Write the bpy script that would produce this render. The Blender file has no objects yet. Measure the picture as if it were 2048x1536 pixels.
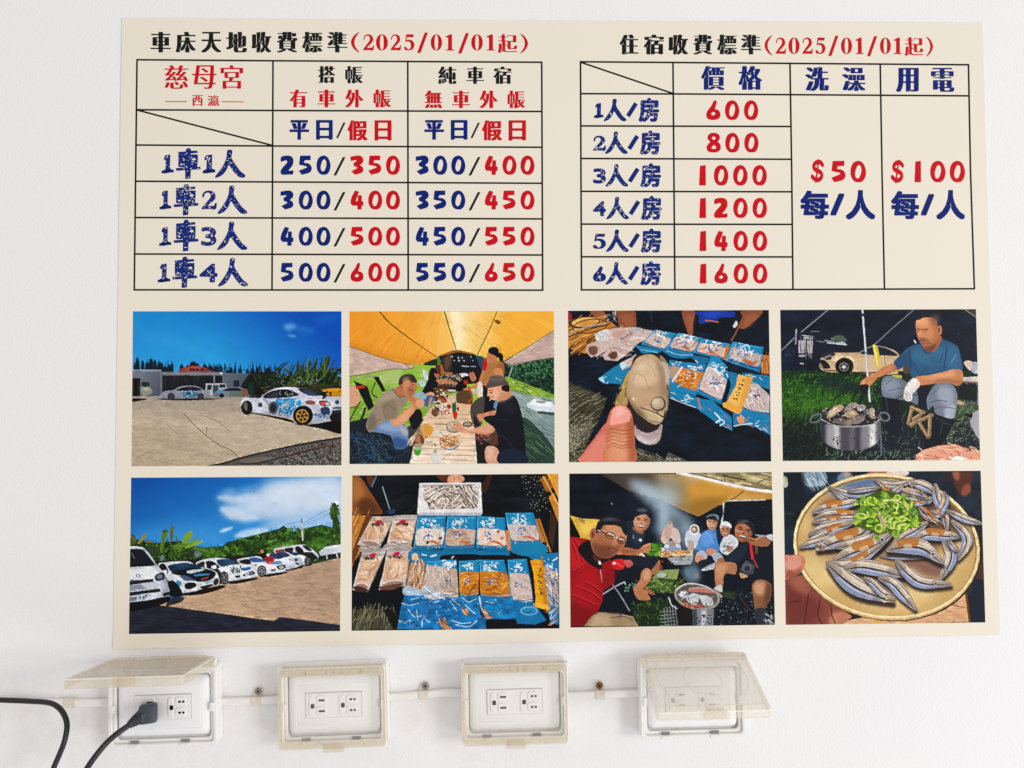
import bpy, math, numpy as np
from mathutils import Vector, Matrix

scene = bpy.context.scene
COL = scene.collection

# ------------------------------------------------------------------ camera (pose solved from the four corners of the poster)
F_PX, IMG_W, IMG_H = 1500.0, 2048, 1536
def _rot(rx, ry, rz):
    cx, sx, cy, sy, cz, sz = math.cos(rx), math.sin(rx), math.cos(ry), math.sin(ry), math.cos(rz), math.sin(rz)
    return np.array([[cz, -sz, 0], [sz, cz, 0], [0, 0, 1]]) @ np.array([[1, 0, 0], [0, cx, -sx], [0, sx, cx]]) @ np.array([[cy, 0, sy], [0, 1, 0], [-sy, 0, cy]])
CAM_R = _rot(-.0364, -.0256, -.0068)
CAM_T = np.array([.0614, -.0722, .9427])
CAM_C = -CAM_R.T @ CAM_T
cd = bpy.data.cameras.new('camera')
cam = bpy.data.objects.new('camera', cd)
COL.objects.link(cam)
scene.camera = cam
cd.sensor_width = 36.0
cd.lens = 36.0 * F_PX / IMG_W
cd.clip_start, cd.clip_end = .02, 50
_w = lambda v: Vector((v[0], v[2], -v[1]))                      # wall frame (x right, y down, z into the wall) -> world
_m = Matrix((_w(CAM_R[0]), _w(-CAM_R[1]), _w(-CAM_R[2]))).transposed().to_4x4()
_m.translation = _w(CAM_C)
cam.matrix_world = _m

# ------------------------------------------------------------------ light: soft daylight from an opening at the right, plus an added weak fill from low right
world = bpy.data.worlds.new('World'); scene.world = world; world.use_nodes = True
bg = world.node_tree.nodes['Background']
bg.inputs[0].default_value = (1.0, .98, .962, 1); bg.inputs[1].default_value = .725

def area(name, loc, target, sx, sy, power, col):
    l = bpy.data.lights.new(name, 'AREA'); l.shape = 'RECTANGLE'; l.size, l.size_y = sx, sy; l.energy = power; l.color = col
    o = bpy.data.objects.new(name, l); COL.objects.link(o)
    o.location = loc
    o.rotation_euler = (Vector(target) - Vector(loc)).to_track_quat('-Z', 'Y').to_euler()
    return o
area('daylight_opening', (6.5, -5.4, .5), (0, 0, -.2), 2.2, 2.2, 250, (1.0, .99, .975))
area('added_fill_low_side', (2.0, -1.3, -1.5), (.6, 0, -.5), .8, .8, 12, (.88, .94, 1.0))  # added cool fill without a source of its own, brightens the lower right wall

vs = scene.view_settings
vs.view_transform = 'Standard'; vs.look = 'None'; vs.exposure = 0; vs.gamma = 1; vs.use_curve_mapping = False

def pix(u, v, d=0.0):
    """photo pixel (2048 x 1536) -> world point on the plane d metres in front of the wall"""
    r = CAM_R.T @ np.array([(u - IMG_W / 2) / F_PX, (v - IMG_H / 2) / F_PX, 1.0])
    k = (-d - CAM_C[2]) / r[2]
    p = CAM_C + r * k
    return np.array([p[0], -d, -p[1]])

def pixs(uv, d):
    uv = np.asarray(uv, float)
    r = np.c_[(uv[:, 0] - IMG_W / 2) / F_PX, (uv[:, 1] - IMG_H / 2) / F_PX, np.ones(len(uv))] @ CAM_R
    d = np.broadcast_to(np.asarray(d, float), (len(uv),))
    p = CAM_C + r * ((-d - CAM_C[2]) / r[:, 2])[:, None]
    return np.c_[p[:, 0], -d, -p[:, 1]]
# ------------------------------------------------------------------ helpers
def lin(c):
    c = np.asarray(c, float)
    return np.where(c <= .04045, c / 12.92, ((c + .055) / 1.055) ** 2.4)

def hexlin(h):
    return tuple(lin([int(h[i:i + 2], 16) / 255 for i in (0, 2, 4)])) + (1.0,)

def mat(name, col, rough=.5, spec=.4, noise=None, bump=None, dirt=None):
    """principled material; noise=(scale, amount), bump=(scale, strength, distance), dirt=(scale, colour, low, high)"""
    m = bpy.data.materials.new(name); m.use_nodes = True
    nt = m.node_tree; b = nt.nodes['Principled BSDF']
    c = hexlin(col) if isinstance(col, str) else col
    b.inputs['Base Color'].default_value = c
    b.inputs['Roughness'].default_value = rough
    b.inputs['Specular IOR Level'].default_value = spec
    tc = nt.nodes.new('ShaderNodeTexCoord'); out = None
    def N(scale, detail=4, rough_=.6):
        n = nt.nodes.new('ShaderNodeTexNoise'); n.inputs['Scale'].default_value = scale; n.inputs['Detail'].default_value = detail; n.inputs['Roughness'].default_value = rough_
        nt.links.new(tc.outputs['Object'], n.inputs['Vector']); return n
    if noise:
        n = N(noise[0]); r = nt.nodes.new('ShaderNodeMapRange')
        r.inputs[1].default_value = .3; r.inputs[2].default_value = .7; r.inputs[3].default_value = 1 - noise[1]; r.inputs[4].default_value = 1 + noise[1] * .3
        nt.links.new(n.outputs['Fac'], r.inputs[0])
        v = nt.nodes.new('ShaderNodeMix'); v.data_type = 'RGBA'; v.blend_type = 'MULTIPLY'; v.inputs[0].default_value = 1
        v.inputs[6].default_value = c
        nt.links.new(r.outputs[0], v.inputs[7]); out = v.outputs[2]
    for dd in (dirt or ()):
        n = N(dd[0], 5, .65); r = nt.nodes.new('ShaderNodeMapRange'); r.inputs[1].default_value = dd[2]; r.inputs[2].default_value = dd[3]; r.inputs[4].default_value = dd[4] if len(dd) > 4 else 1
        nt.links.new(n.outputs['Fac'], r.inputs[0])
        v = nt.nodes.new('ShaderNodeMix'); v.data_type = 'RGBA'
        nt.links.new(r.outputs[0], v.inputs[0])
        if out is None: v.inputs[6].default_value = c
        else: nt.links.new(out, v.inputs[6])
        v.inputs[7].default_value = hexlin(dd[1]); out = v.outputs[2]
    if out is not None:
        nt.links.new(out, b.inputs['Base Color'])
    if bump:
        n = N(bump[0], 3); bp = nt.nodes.new('ShaderNodeBump'); bp.inputs['Strength'].default_value = bump[1]; bp.inputs['Distance'].default_value = bump[2]
        nt.links.new(n.outputs['Fac'], bp.inputs['Height']); nt.links.new(bp.outputs[0], b.inputs['Normal'])
    return m

def link(name, me, m, parent=None):
    o = bpy.data.objects.new(name, me); COL.objects.link(o)
    if m: me.materials.append(m)
    if parent: o.parent = parent
    return o

def tag(o, label=None, cat=None, group=None, kind=None):
    for k, v in (('label', label), ('category', cat), ('group', group), ('kind', kind)):
        if v: o[k] = v
    return o

def empty(name, loc, rot=(0, 0, 0)):
    o = bpy.data.objects.new(name, None); COL.objects.link(o); o.location = loc; o.rotation_euler = rot; o.empty_display_size = .02
    return o

class MB:
    """collects vertices and faces of ONE mesh"""
    def __init__(s): s.v, s.f = [], []
    def add(s, v, f):
        n = len(s.v); s.v += [tuple(map(float, p)) for p in v]; s.f += [[i + n for i in q] for q in f]; return s
    def loft(s, rings, cap0=True, cap1=True, closed=True):
        k = len(rings[0]); v = [p for r in rings for p in r]; f = []
        for i in range(len(rings) - 1):
            for j in range(k if closed else k - 1):
                f.append([i * k + j, i * k + (j + 1) % k, (i + 1) * k + (j + 1) % k, (i + 1) * k + j])
        if cap0: f.append(list(range(k))[::-1])
        if cap1: f.append([(len(rings) - 1) * k + j for j in range(k)])
        return s.add(v, f)
    def box(s, x0, x1, y0, y1, z0, z1, c=.0006):
        """chamfered box (along y)"""
        def rr(i, y): return [(x0 + i, y, z0 + i), (x1 - i, y, z0 + i), (x1 - i, y, z1 - i), (x0 + i, y, z1 - i)]
        c = min(c, abs(x1 - x0) * .3, abs(z1 - z0) * .3, abs(y1 - y0) * .3)
        return s.loft([rr(c, y0), rr(0, y0 + c), rr(0, y1 - c), rr(c, y1)])
    def build(s, name, m, parent=None, smooth=False):
        me = bpy.data.meshes.new(name); me.from_pydata(s.v, [], s.f); me.update()
        import bmesh
        b = bmesh.new(); b.from_mesh(me); bmesh.ops.recalc_face_normals(b, faces=b.faces); b.to_mesh(me); b.free()
        if smooth:
            me.polygons.foreach_set('use_smooth', [True] * len(me.polygons))
            me.set_sharp_from_angle(angle=math.radians(40)) if hasattr(me, 'set_sharp_from_angle') else None
        return link(name, me, m, parent)

def rrect(w, h, r, y, cx=0, cz=0, n=5):
    """rounded rectangle in the XZ plane at depth y"""
    o = []
    for sx, sz, a in ((1, 1, 0), (-1, 1, 90), (-1, -1, 180), (1, -1, 270)):
        for i in range(n + 1):
            t = math.radians(a + 90 * i / n)
            o.append((cx + sx * (w / 2 - r) + r * math.cos(t), y, cz + sz * (h / 2 - r) + r * math.sin(t)))
    return o

def tube(pts, rad, seg=14, flat=1.0, sub=8, sq=1.0):
    """rings of a tube along a smooth path (world points); rad = number or list"""
    p = np.asarray(pts, float)
    if sub > 1:
        q = np.vstack([2 * p[:1] - p[1:2], p, 2 * p[-1:] - p[-2:-1]]); t = np.linspace(0, 1, sub, endpoint=False)[:, None]; out = []
        for i in range(1, len(q) - 2):
            a, b, c, d = q[i - 1:i + 3]
            out.append(.5 * (2 * b + (c - a) * t + (2 * a - 5 * b + 4 * c - d) * t ** 2 + (3 * b - a - 3 * c + d) * t ** 3))
        pp = np.vstack(out + [p[-1:]])
    else:
        pp = p
    r = np.interp(np.linspace(0, 1, len(pp)), np.linspace(0, 1, len(np.atleast_1d(rad))), np.atleast_1d(rad)) if np.ndim(rad) else np.full(len(pp), rad)
    d = np.gradient(pp, axis=0); d /= np.linalg.norm(d, axis=1)[:, None]
    rings = []; up = np.array([0, 1.0, 0])
    for c, t, rr_ in zip(pp, d, r):
        s_ = np.cross(t, up); s_ /= np.linalg.norm(s_); u = np.cross(s_, t); up = u
        rings.append([c + rr_ * (math.copysign(abs(math.cos(a)) ** sq, math.cos(a)) * s_ + flat * math.copysign(abs(math.sin(a)) ** sq, math.sin(a)) * u) for a in np.linspace(0, 2 * math.pi, seg, endpoint=False)])
    return rings
# ------------------------------------------------------------------ 2-D raster engine (numpy) used for everything that is PRINTED on the poster
def A(p):
    if isinstance(p, str):
        p = np.array([float(v) for v in p.split()])
    return np.asarray(p, float).reshape(-1, 2)

def hx(c):
    if isinstance(c, str):
        return np.array([int(c[i:i + 2], 16) / 255 for i in (0, 2, 4)])
    return np.asarray(c, float)

def spline(p, closed=True, n=6):
    """Catmull-Rom through the points."""
    p = A(p)
    if len(p) < 3:
        return p
    if closed:
        q = np.vstack([p[-1:], p, p[:2]])
    else:
        q = np.vstack([2 * p[:1] - p[1:2], p, 2 * p[-1:] - p[-2:-1]])
    t = np.linspace(0, 1, n, endpoint=False)[:, None]
    out = []
    for i in range(1, len(q) - 2):
        a, b, c, d = q[i - 1:i + 3]
        out.append(.5 * (2 * b + (c - a) * t + (2 * a - 5 * b + 4 * c - d) * t ** 2 + (3 * b - a - 3 * c + d) * t ** 3))
    r = np.vstack(out)
    return r if closed else np.vstack([r, p[-1:]])

def fill(loops, W, H, ss=3, pad=0):
    """anti-aliased non-zero fill; returns x0, y0, coverage"""
    allp = np.vstack(loops)
    x0 = max(0, int(np.floor(allp[:, 0].min())) - pad); x1 = min(W, int(np.ceil(allp[:, 0].max())) + 1 + pad)
    y0 = max(0, int(np.floor(allp[:, 1].min())) - pad); y1 = min(H, int(np.ceil(allp[:, 1].max())) + 1 + pad)
    if x1 <= x0 or y1 <= y0:
        return 0, 0, None
    w, h = (x1 - x0) * ss, (y1 - y0) * ss
    fl = np.zeros((h, w + 1), np.int32)
    for lp in loops:
        a = (lp - [x0, y0]) * ss
        b = np.roll(a, -1, 0)
        sg = np.where(b[:, 1] > a[:, 1], 1, -1)
        lo = np.where((sg > 0)[:, None], a, b); hi = np.where((sg > 0)[:, None], b, a)
        r0 = np.clip(np.ceil(lo[:, 1] - .5), 0, h).astype(int); r1 = np.clip(np.ceil(hi[:, 1] - .5), 0, h).astype(int)
        n = np.maximum(r1 - r0, 0)
        tot = n.sum()
        if tot == 0:
            continue
        ix = np.repeat(np.arange(len(a)), n)
        row = r0[ix] + np.arange(tot) - np.repeat(np.cumsum(n) - n, n)
        dy = hi[ix, 1] - lo[ix, 1]
        x = lo[ix, 0] + (row + .5 - lo[ix, 1]) * (hi[ix, 0] - lo[ix, 0]) / np.where(dy == 0, 1, dy)
        np.add.at(fl, (row, np.clip(np.ceil(x - .5), 0, w).astype(int)), sg[ix])
    m = (np.cumsum(fl, 1)[:, :w] != 0).astype(np.float32)
    return x0, y0, m.reshape(y1 - y0, ss, x1 - x0, ss).mean((1, 3))

def boxblur(m, r):
    r = int(round(r))
    if r < 1:
        return m
    for ax in (0, 1):
        for _ in range(2):
            pad = [(0, 0)] * m.ndim; pad[ax] = (r + 1, r)
            c = np.cumsum(np.pad(m, pad, mode='edge'), ax, dtype=np.float64)
            n = m.shape[ax]
            m = (np.take(c, range(2 * r + 1, 2 * r + 1 + n), ax) - np.take(c, range(0, n), ax)) / (2 * r + 1)
    return m

def vnoise(h, w, sx, sy, rs, oct=3):
    out = np.zeros((h, w)); amp = 1.
    for o in range(oct):
        gx, gy = int(w / sx) + 3, int(h / sy) + 3
        g = rs.rand(gy, gx) * 2 - 1
        x = np.arange(w) / sx; y = np.arange(h) / sy
        xi, yi = x.astype(int), y.astype(int); fx, fy = x - xi, y - yi
        fx = fx * fx * (3 - 2 * fx); fy = fy * fy * (3 - 2 * fy)
        a = g[yi][:, xi] * (1 - fx) + g[yi][:, xi + 1] * fx
        b = g[yi + 1][:, xi] * (1 - fx) + g[yi + 1][:, xi + 1] * fx
        out += amp * (a * (1 - fy[:, None]) + b * fy[:, None])
        amp *= .55; sx = max(sx / 2, 1); sy = max(sy / 2, 1)
    return out

def ribbon(p, w, w2=None, wm=None):
    """outline of a stroke along p, width w -> (wm) -> w2"""
    p = A(p)
    w2 = w if w2 is None else w2
    d = np.gradient(p, axis=0)
    d /= np.maximum(np.hypot(d[:, 0], d[:, 1]), 1e-6)[:, None]
    nrm = np.c_[-d[:, 1], d[:, 0]]
    t = np.linspace(0, 1, len(p))
    ww = w + (w2 - w) * t
    if wm is not None:
        ww = np.where(t < .5, w + (wm - w) * np.sin(t * np.pi), w2 + (wm - w2) * np.sin(t * np.pi))
    ww = ww[:, None] / 2
    L, R = p + nrm * ww, p - nrm * ww
    cap = []
    for c, dd, n2, r in ((p[-1], d[-1], nrm[-1], ww[-1]), (p[0], -d[0], -nrm[0], ww[0])):
        an = np.linspace(0, np.pi, 6)[1:-1, None]
        cap.append(c + r * (np.cos(an) * n2 + np.sin(an) * dd))
    return np.vstack([L, cap[0], R[::-1], cap[1]])

class Paint:
    K = .4
    def __init__(s, zw, zh, bg, seed=1):
        s.W, s.H = int(zw * s.K), int(zh * s.K)
        s.im = np.zeros((s.H, s.W, 3)) + hx(bg)
        s.rs = np.random.RandomState(seed); s.clip = None
    def put(s, x0, y0, m, col, a=1.):
        if m is None:
            return
        h, w = m.shape
        if s.clip is not None:
            m = m * s.clip[y0:y0 + h, x0:x0 + w]
        m = (m * a)[..., None]
        v = s.im[y0:y0 + h, x0:x0 + w]
        v += (col - v) * m
    def loops(s, loops, col, a=1, b=0):
        b = b * s.K
        x0, y0, m = fill([l * s.K for l in loops], s.W, s.H, 3, int(b * 2.2) + (1 if b else 0))
        if m is not None and b >= 1:
            m = boxblur(m, b)
        s.put(x0, y0, m, hx(col), a)
    def P(s, p, col, a=1, b=0, sm=1):
        s.loops([spline(p) if sm else A(p)], col, a, b)
    def Q(s, p, col, a=1, b=0):
        s.P(p, col, a, b, 0)
    def ell(s, cx, cy, rx, ry, rot=0):
        t = np.linspace(0, 2 * np.pi, 40, endpoint=False); c, q = np.cos(np.radians(rot)), np.sin(np.radians(rot))
        x, y = rx * np.cos(t), ry * np.sin(t)
        return np.c_[cx + x * c - y * q, cy + x * q + y * c]
    def E(s, cx, cy, rx, ry, col, rot=0, a=1, b=0):
        s.loops([s.ell(cx, cy, rx, ry, rot)], col, a, b)
    def O(s, cx, cy, rx, ry, w, col, rot=0, a=1, b=0):
        s.loops([s.ell(cx, cy, rx, ry, rot), s.ell(cx, cy, rx - w, ry - w, rot)[::-1]], col, a, b)
    def L(s, p, w, col, a=1, b=0, w2=None, wm=None, sm=1):
        p = A(p)
        if sm and len(p) > 2:
            p = spline(p, False, 5)
        elif wm is not None and len(p) == 2:
            p = np.linspace(p[0], p[1], 7)
        s.loops([ribbon(p, w, w2, wm)], col, a, b)
    def G(s, p, c1, c2, g, sm=0, a=1):
        """polygon with a linear gradient between the two points of g"""
        p = spline(p) if sm else A(p)
        x0, y0, m = fill([p * s.K], s.W, s.H)
        if m is None:
            return
        g = A(g) * s.K; d = g[1] - g[0]
        yy, xx = np.mgrid[y0:y0 + m.shape[0], x0:x0 + m.shape[1]]
        t = np.clip(((xx - g[0, 0]) * d[0] + (yy - g[0, 1]) * d[1]) / (d @ d), 0, 1)[..., None]
        s.put(x0, y0, m, hx(c1) * (1 - t) + hx(c2) * t, a)
    def C(s, p=None, sm=1):
        """clip everything that follows to this outline"""
        s.clip = None
        if p is not None:
            p = spline(p) if sm else A(p)
            x0, y0, m = fill([p * s.K], s.W, s.H)
            s.clip = np.zeros((s.H, s.W)); s.clip[y0:y0 + m.shape[0], x0:x0 + m.shape[1]] = m
    def N(s, p, amp, sx, sy=None, oct=3, col=None, b=0):
        """value noise over a polygon: brightness, or towards a colour"""
        b = int(b * s.K)
        x0, y0, m = fill([A(p) * s.K], s.W, s.H, 3, b * 2)
        if m is None:
            return
        if b:
            m = boxblur(m, b)
        n = vnoise(m.shape[0], m.shape[1], max(1, sx * s.K), max(1, (sy or sx) * s.K), s.rs, oct)
        if s.clip is not None:
            m = m * s.clip[y0:y0 + m.shape[0], x0:x0 + m.shape[1]]
        v = s.im[y0:y0 + m.shape[0], x0:x0 + m.shape[1]]
        if col is None:
            v *= 1 + amp * (n * m)[..., None]
        else:
            v += (hx(col) - v) * (np.clip(n * amp, 0, 1) * m)[..., None]
        np.clip(v, 0, 1, v)
    def S(s, p, n, ln, w, ang, da, cols, a=1, cur=0., w2=None):
        """n short strokes scattered inside the polygon's bounding box (clipped to the polygon)"""
        p = A(p)
        x0, y0, m = fill([p * s.K], s.W, s.H, 1)
        if m is None:
            return
        cols = cols.split()
        lo, hi = p.min(0), p.max(0)
        for i in range(n):
            c = lo + s.rs.rand(2) * (hi - lo)
            q = (c * s.K).astype(int) - [x0, y0]
            if not (0 <= q[1] < m.shape[0] and 0 <= q[0] < m.shape[1]) or m[q[1], q[0]] < .5:
                continue
            t = np.radians(ang + (s.rs.rand() * 2 - 1) * da); l = ln * (.5 + s.rs.rand())
            d = np.array([np.cos(t), np.sin(t)]) * l / 2; nn = np.array([-d[1], d[0]]) * cur * (s.rs.rand() * 2 - 1)
            s.L(np.array([c - d, c + nn, c + d]), w, cols[s.rs.randint(len(cols))], a, w2=w2 if w2 is not None else w * .4)
    def D(s, p, n, r, cols, a=1):
        s.S(p, n, r * .3, r * 2, 0, 180, cols, a, w2=r * 2)
    def done(s, sharp=.85):
        """unsharp mask: the print has hard, slightly haloed edges"""
        # irregular edges and fine tonal detail, as in a printed photograph: small warp, grain where the picture is busy
        yy, xx = np.mgrid[0:s.H, 0:s.W].astype(float)
        for sx, am in ((8, .55),):
            xx = xx + am * vnoise(s.H, s.W, sx, sx, s.rs, 1); yy = yy + am * vnoise(s.H, s.W, sx, sx, s.rs, 1)
        xx, yy = np.clip(xx, 0, s.W - 1.01), np.clip(yy, 0, s.H - 1.01)
        xi, yi = xx.astype(int), yy.astype(int); fx, fy = (xx - xi)[..., None], (yy - yi)[..., None]
        w = (s.im[yi, xi] * (1 - fx) + s.im[yi, xi + 1] * fx) * (1 - fy) + (s.im[yi + 1, xi] * (1 - fx) + s.im[yi + 1, xi + 1] * fx) * fy
        im = .6 * w + .4 * boxblur(w, 1)
        lum = im.mean(2); busy = np.clip(3.2 * np.sqrt(np.maximum(boxblur(lum * lum, 7) - boxblur(lum, 7) ** 2, 0)), 0, 1)
        for sx, am in ((16, .12), (6, .11), (2.6, .09)):
            n = vnoise(s.H, s.W, sx, sx, s.rs, 1)
            im = im * (1 + (am * busy * n)[..., None])
        im = im * (1 + .018 * vnoise(s.H, s.W, 40, 40, s.rs, 2)[..., None])
        im = im + sharp * (im - boxblur(im, 2))
        return np.clip(im, 0, 1) ** 1.05
# ------------------------------------------------------------------ the eight photographs printed on the poster (drawn in print coordinates)
def car_wheel(q, x, y, rx, ry, rim, n=6):
    q.E(x, y, rx, ry, '0c0d10'); q.E(x, y, rx * .72, ry * .72, '17181b')
    q.O(x, y, rx * .74, ry * .74, rx * .12, rim)
    for k in range(n):
        t = k * 2 * math.pi / n + .4
        q.L([[x, y], [x + math.cos(t) * rx * .66, y + math.sin(t) * ry * .66]], rx * .15, rim)
    q.E(x, y, rx * .14, ry * .14, rim)

def photo_yard():
    q = Paint(2048, 1525, '0a70c4', 1)
    q.G('0 0 2048 0 2048 720 0 720', '0450b4', '2a9fe0', '1500 0 1000 640')
    q.G('0 0 900 0 700 720 0 720', '0a78c6', '30a2e0', '200 0 260 640', a=.6)
    q.P('80 230 400 290 700 420 500 400 200 300', '4aa6e0', .35, 40)
    q.P('1450 180 1540 170 1550 215 1470 230', '7ab4e8', .7, 14); q.P('1480 270 1550 275 1545 292 1500 290', '8abce8', .7, 8)
    q.P('1560 190 1720 220 1700 260 1580 240', '4a90d8', .4, 20); q.P('1700 130 1900 90 1930 130 1760 170', '2a78cc', .4, 30)
    # far conifers
    for x, t, b, w in ((112, 475, 590, 34), (160, 500, 590, 30), (200, 520, 590, 34), (238, 485, 590, 38), (275, 500, 590, 22), (315, 512, 590, 44), (365, 555, 610, 40), (400, 540, 610, 36), (428, 530, 610, 26), (515, 535, 600, 34), (570, 545, 600, 40), (620, 515, 560, 60), (655, 530, 570, 40), (730, 540, 610, 40), (775, 545, 615, 44), (828, 555, 620, 50), (876, 550, 620, 26), (930, 590, 625, 30), (963, 565, 625, 36), (1000, 575, 625, 24), (1048, 568, 625, 30), (1115, 578, 650, 34), (1150, 580, 650, 26), (1205, 562, 700, 44), (1300, 570, 720, 70), (1240, 600, 720, 60), (1345, 600, 720, 50)):
        q.P([[x, t], [x + w * .5, t + (b - t) * .35], [x + w * .45, b + 8], [x - w * .45, b + 8], [x - w * .5, t + (b - t) * .4]], '10202e')
    q.S('80 500 440 530 440 590 80 590', 60, 60, 9, -88, 6, '10202e 0c1824', .9); q.S('700 540 1380 560 1380 640 700 600', 110, 56, 9, -88, 8, '10202e 152a30 0c1824', .9)
    q.Q('1366 550 1378 550 1382 720 1366 720', '1c2b3a')
    q.P('500 612 520 575 600 555 700 560 760 590 800 615', '8d3a36'); q.P('530 590 640 560 700 575 620 600', 'b8544a', .8, 6)
    for x in (600, 625, 700, 660): q.E(x, 588, 16, 12, '3a2224')
    # buildings
    q.G('60 588 330 592 330 830 60 860', '7c8290', '4c5464', '60 600 330 800'); q.Q('60 588 330 590 330 602 60 600', '9aa2b0')
    q.Q('318 610 886 612 886 640 318 640', '7d8088'); q.G('330 640 886 640 886 830 330 830', '222329', '101217', '300 640 300 830')
    q.N('330 640 886 640 886 830 330 830', .35, 14, 90); q.Q('322 620 340 620 338 820 320 820', '6c7078'); q.Q('804 640 820 640 820 720 804 720', '767a82')
    q.G('886 620 1150 622 1150 830 886 830', '68727f', '3f4a59', '886 620 1150 800'); q.Q('986 684 1040 684 1040 760 986 760', '1c2733'); q.Q('1066 706 1108 706 1108 760 1066 760', '1c2733')
    q.E(877, 622, 10, 9, 'e8ecee')
    q.Q('60 665 140 665 135 850 60 880', '1b1413'); q.N('60 665 140 665 135 850 60 880', .8, 20, 200)
    q.P('150 750 190 735 240 760 245 800 170 830 150 810', '8b9480'); q.P('160 760 200 750 230 775 180 780', 'aab09c'); q.P('155 700 215 705 225 730 180 748 155 735', '20301f')
    # trees on the right
    q.P('1120 640 1240 620 1330 600 1390 660 1500 640 1700 600 1980 640 1980 830 1120 830', '14201a')
    q.S('1150 640 1970 620 1970 800 1150 820', 260, 46, 12, 70, 60, '0d1712 1c2d18 263a1a 18251c 31401e')
    for p in ('1470 520 1490 560 1520 640 1500 600', '1570 500 1590 540 1600 640 1560 600', '1680 490 1690 560 1640 660 1650 580', '1755 505 1740 560 1680 660 1690 590', '1850 460 1862 520 1800 660 1800 540', '1960 560 1890 590 1810 660 1850 590', '1640 530 1620 600 1600 660 1590 600', '1380 620 1450 640 1520 680 1440 670', '1440 570 1500 610 1540 680 1490 640'):
        q.P(p, '26371a'); q.L(A(p)[[0, 2]], 9, '56682c', .8)
    q.S('1400 560 1960 540 1960 720 1400 700', 46, 130, 20, -62, 38, '18260f 24361a 38501e 10190e 4c6428', .95, .25); q.S('1500 520 1920 500 1900 660 1520 660', 16, 120, 14, -70, 30, '5a7a2c 2a3e18 6c8a3a', .8, .2)
    q.Q('1960 590 1975 570 1975 680 1940 660', '0f2436'); q.P('1910 585 1975 580 1975 600', '0a1a2a'); q.P('1930 640 1975 630 1975 660', '3a90c8')
    q.D('1380 660 1800 660 1800 730 1400 730', 26, 5, 'c8cfc8 8a968a', .8)
    q.Q('1100 740 1975 740 1975 860 1100 850', '0f1512'); q.S('1260 730 1960 730 1960 800 1260 800', 90, 60, 12, 5, 20, '2c3420 3d4224 1a1f14 54512c')
    q.E(1145, 780, 32, 70, '18302a')
    # ground
    q.G('60 830 1975 826 1975 1470 60 1470', 'a4988a', 'c2b29c', '900 830 900 1060'); q.G('60 1100 1975 1100 1975 1470 60 1470', 'c2b29c', 'b5a48c', '900 1100 700 1460', a=.8)
    q.N('60 850 1975 840 1975 1470 60 1470', .05, 80, 24); q.N('60 850 1975 840 1975 1470 60 1470', .035, 12, 8)
    q.S('60 880 1975 880 1975 1460 60 1460', 200, 90, 4, -12, 30, '8f7d69 85735f cdbca6', .45, .4)
    q.L('540 990 620 1080 740 1190 870 1280 960 1320 1040 1390', 7, '7a6750'); q.L('690 1000 820 1050 960 1150', 5, '8a755e'); q.L('745 1110 740 1180', 6, '6f5c48'); q.L('380 1080 480 1180', 4, '917c64'); q.L('100 1400 260 1310', 5, '917c64')
    q.Q('60 850 180 850 210 858 60 885', '16120f')
    # gravel verge
    q.Q('760 1470 1040 1400 1400 1310 1975 1205 1975 1470', '57534f'); q.N('1000 1470 1400 1330 1975 1220 1975 1470', .5, 12); q.S('1150 1470 1975 1250 1975 1470', 320, 26, 7, 30, 90, '8d8a86 3a3835 a39f9a 6a6763 2a2927')
    q.L('760 1466 900 1440 1060 1390 1400 1310 1700 1250 1975 1206', 16, '18130f'); q.L('1040 1440 1200 1440 1500 1370 1700 1320 1900 1270', 10, '241d1a'); q.L('1500 1360 1700 1310 1950 1260', 8, '7a4238', .8); q.P('1040 1430 1100 1400 1300 1380 1350 1400 1150 1440', '6e6762')
    # far cars
    q.P('340 862 600 868 830 858 820 850 340 850', '0d0d10')
    q.Q('735 715 920 712 928 760 930 830 728 830', 'b4b8c0'); q.Q('750 728 792 728 785 770 745 775', '20262e'); q.Q('858 724 912 722 914 752 858 754', '252c36'); q.Q('800 730 850 728 850 830 800 830', '3c4450')
    q.P('340 800 380 780 440 775 500 742 590 734 660 742 720 775 765 785 772 820 760 840 350 850', '8d909f'); q.P('475 780 520 752 600 744 660 752 690 778', '161a24'); q.L('595 745 600 780', 5, '5a5e6a')
    q.P('520 800 580 785 650 790 660 820 600 836 530 830', '2b6f9a'); q.E(545, 810, 26, 22, '18334c'); q.S('520 790 660 790 660 832 520 832', 40, 30, 6, 10, 80, '7ab4cc 1c4a70 c8d4dc 123048'); q.L('345 835 700 840 765 825', 8, '6a6e7c')
    car_wheel(q, 420, 832, 32, 32, '50545c'); car_wheel(q, 690, 832, 30, 30, '50545c')
    q.P('808 815 830 785 900 770 950 748 1040 748 1100 775 1120 810 1110 838 815 838', '78828f'); q.P('880 780 945 756 1030 755 1060 782', '1b232e'); q.P('810 810 850 775 900 778 890 800 840 800', '4c8fb8'); q.E(830, 815, 18, 12, '7a5030', a=.8); q.E(880, 825, 22, 20, '17181c'); q.Q('950 790 1100 785 1100 830 950 830', '5d6c60'); q.P('1060 780 1110 765 1120 838 1070 838', '7e5848')
    # near sports car
    q.P('1060 975 1200 985 1500 1040 1560 1090 1700 1085 1850 1060 1975 1050 1975 1170 1800 1130 1560 1080 1250 1005', '0e0c0c')
    body = '1052 930 1055 880 1075 850 1110 835 1190 825 1250 820 1300 790 1370 758 1450 748 1540 750 1640 775 1760 820 1840 835 1975 850 1975 1010 1880 1040 1800 1070 1720 1075 1560 1040 1400 1010 1200 980 1120 970 1065 960'
    q.P(body, 'c2c5d2'); q.C(body)
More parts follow.
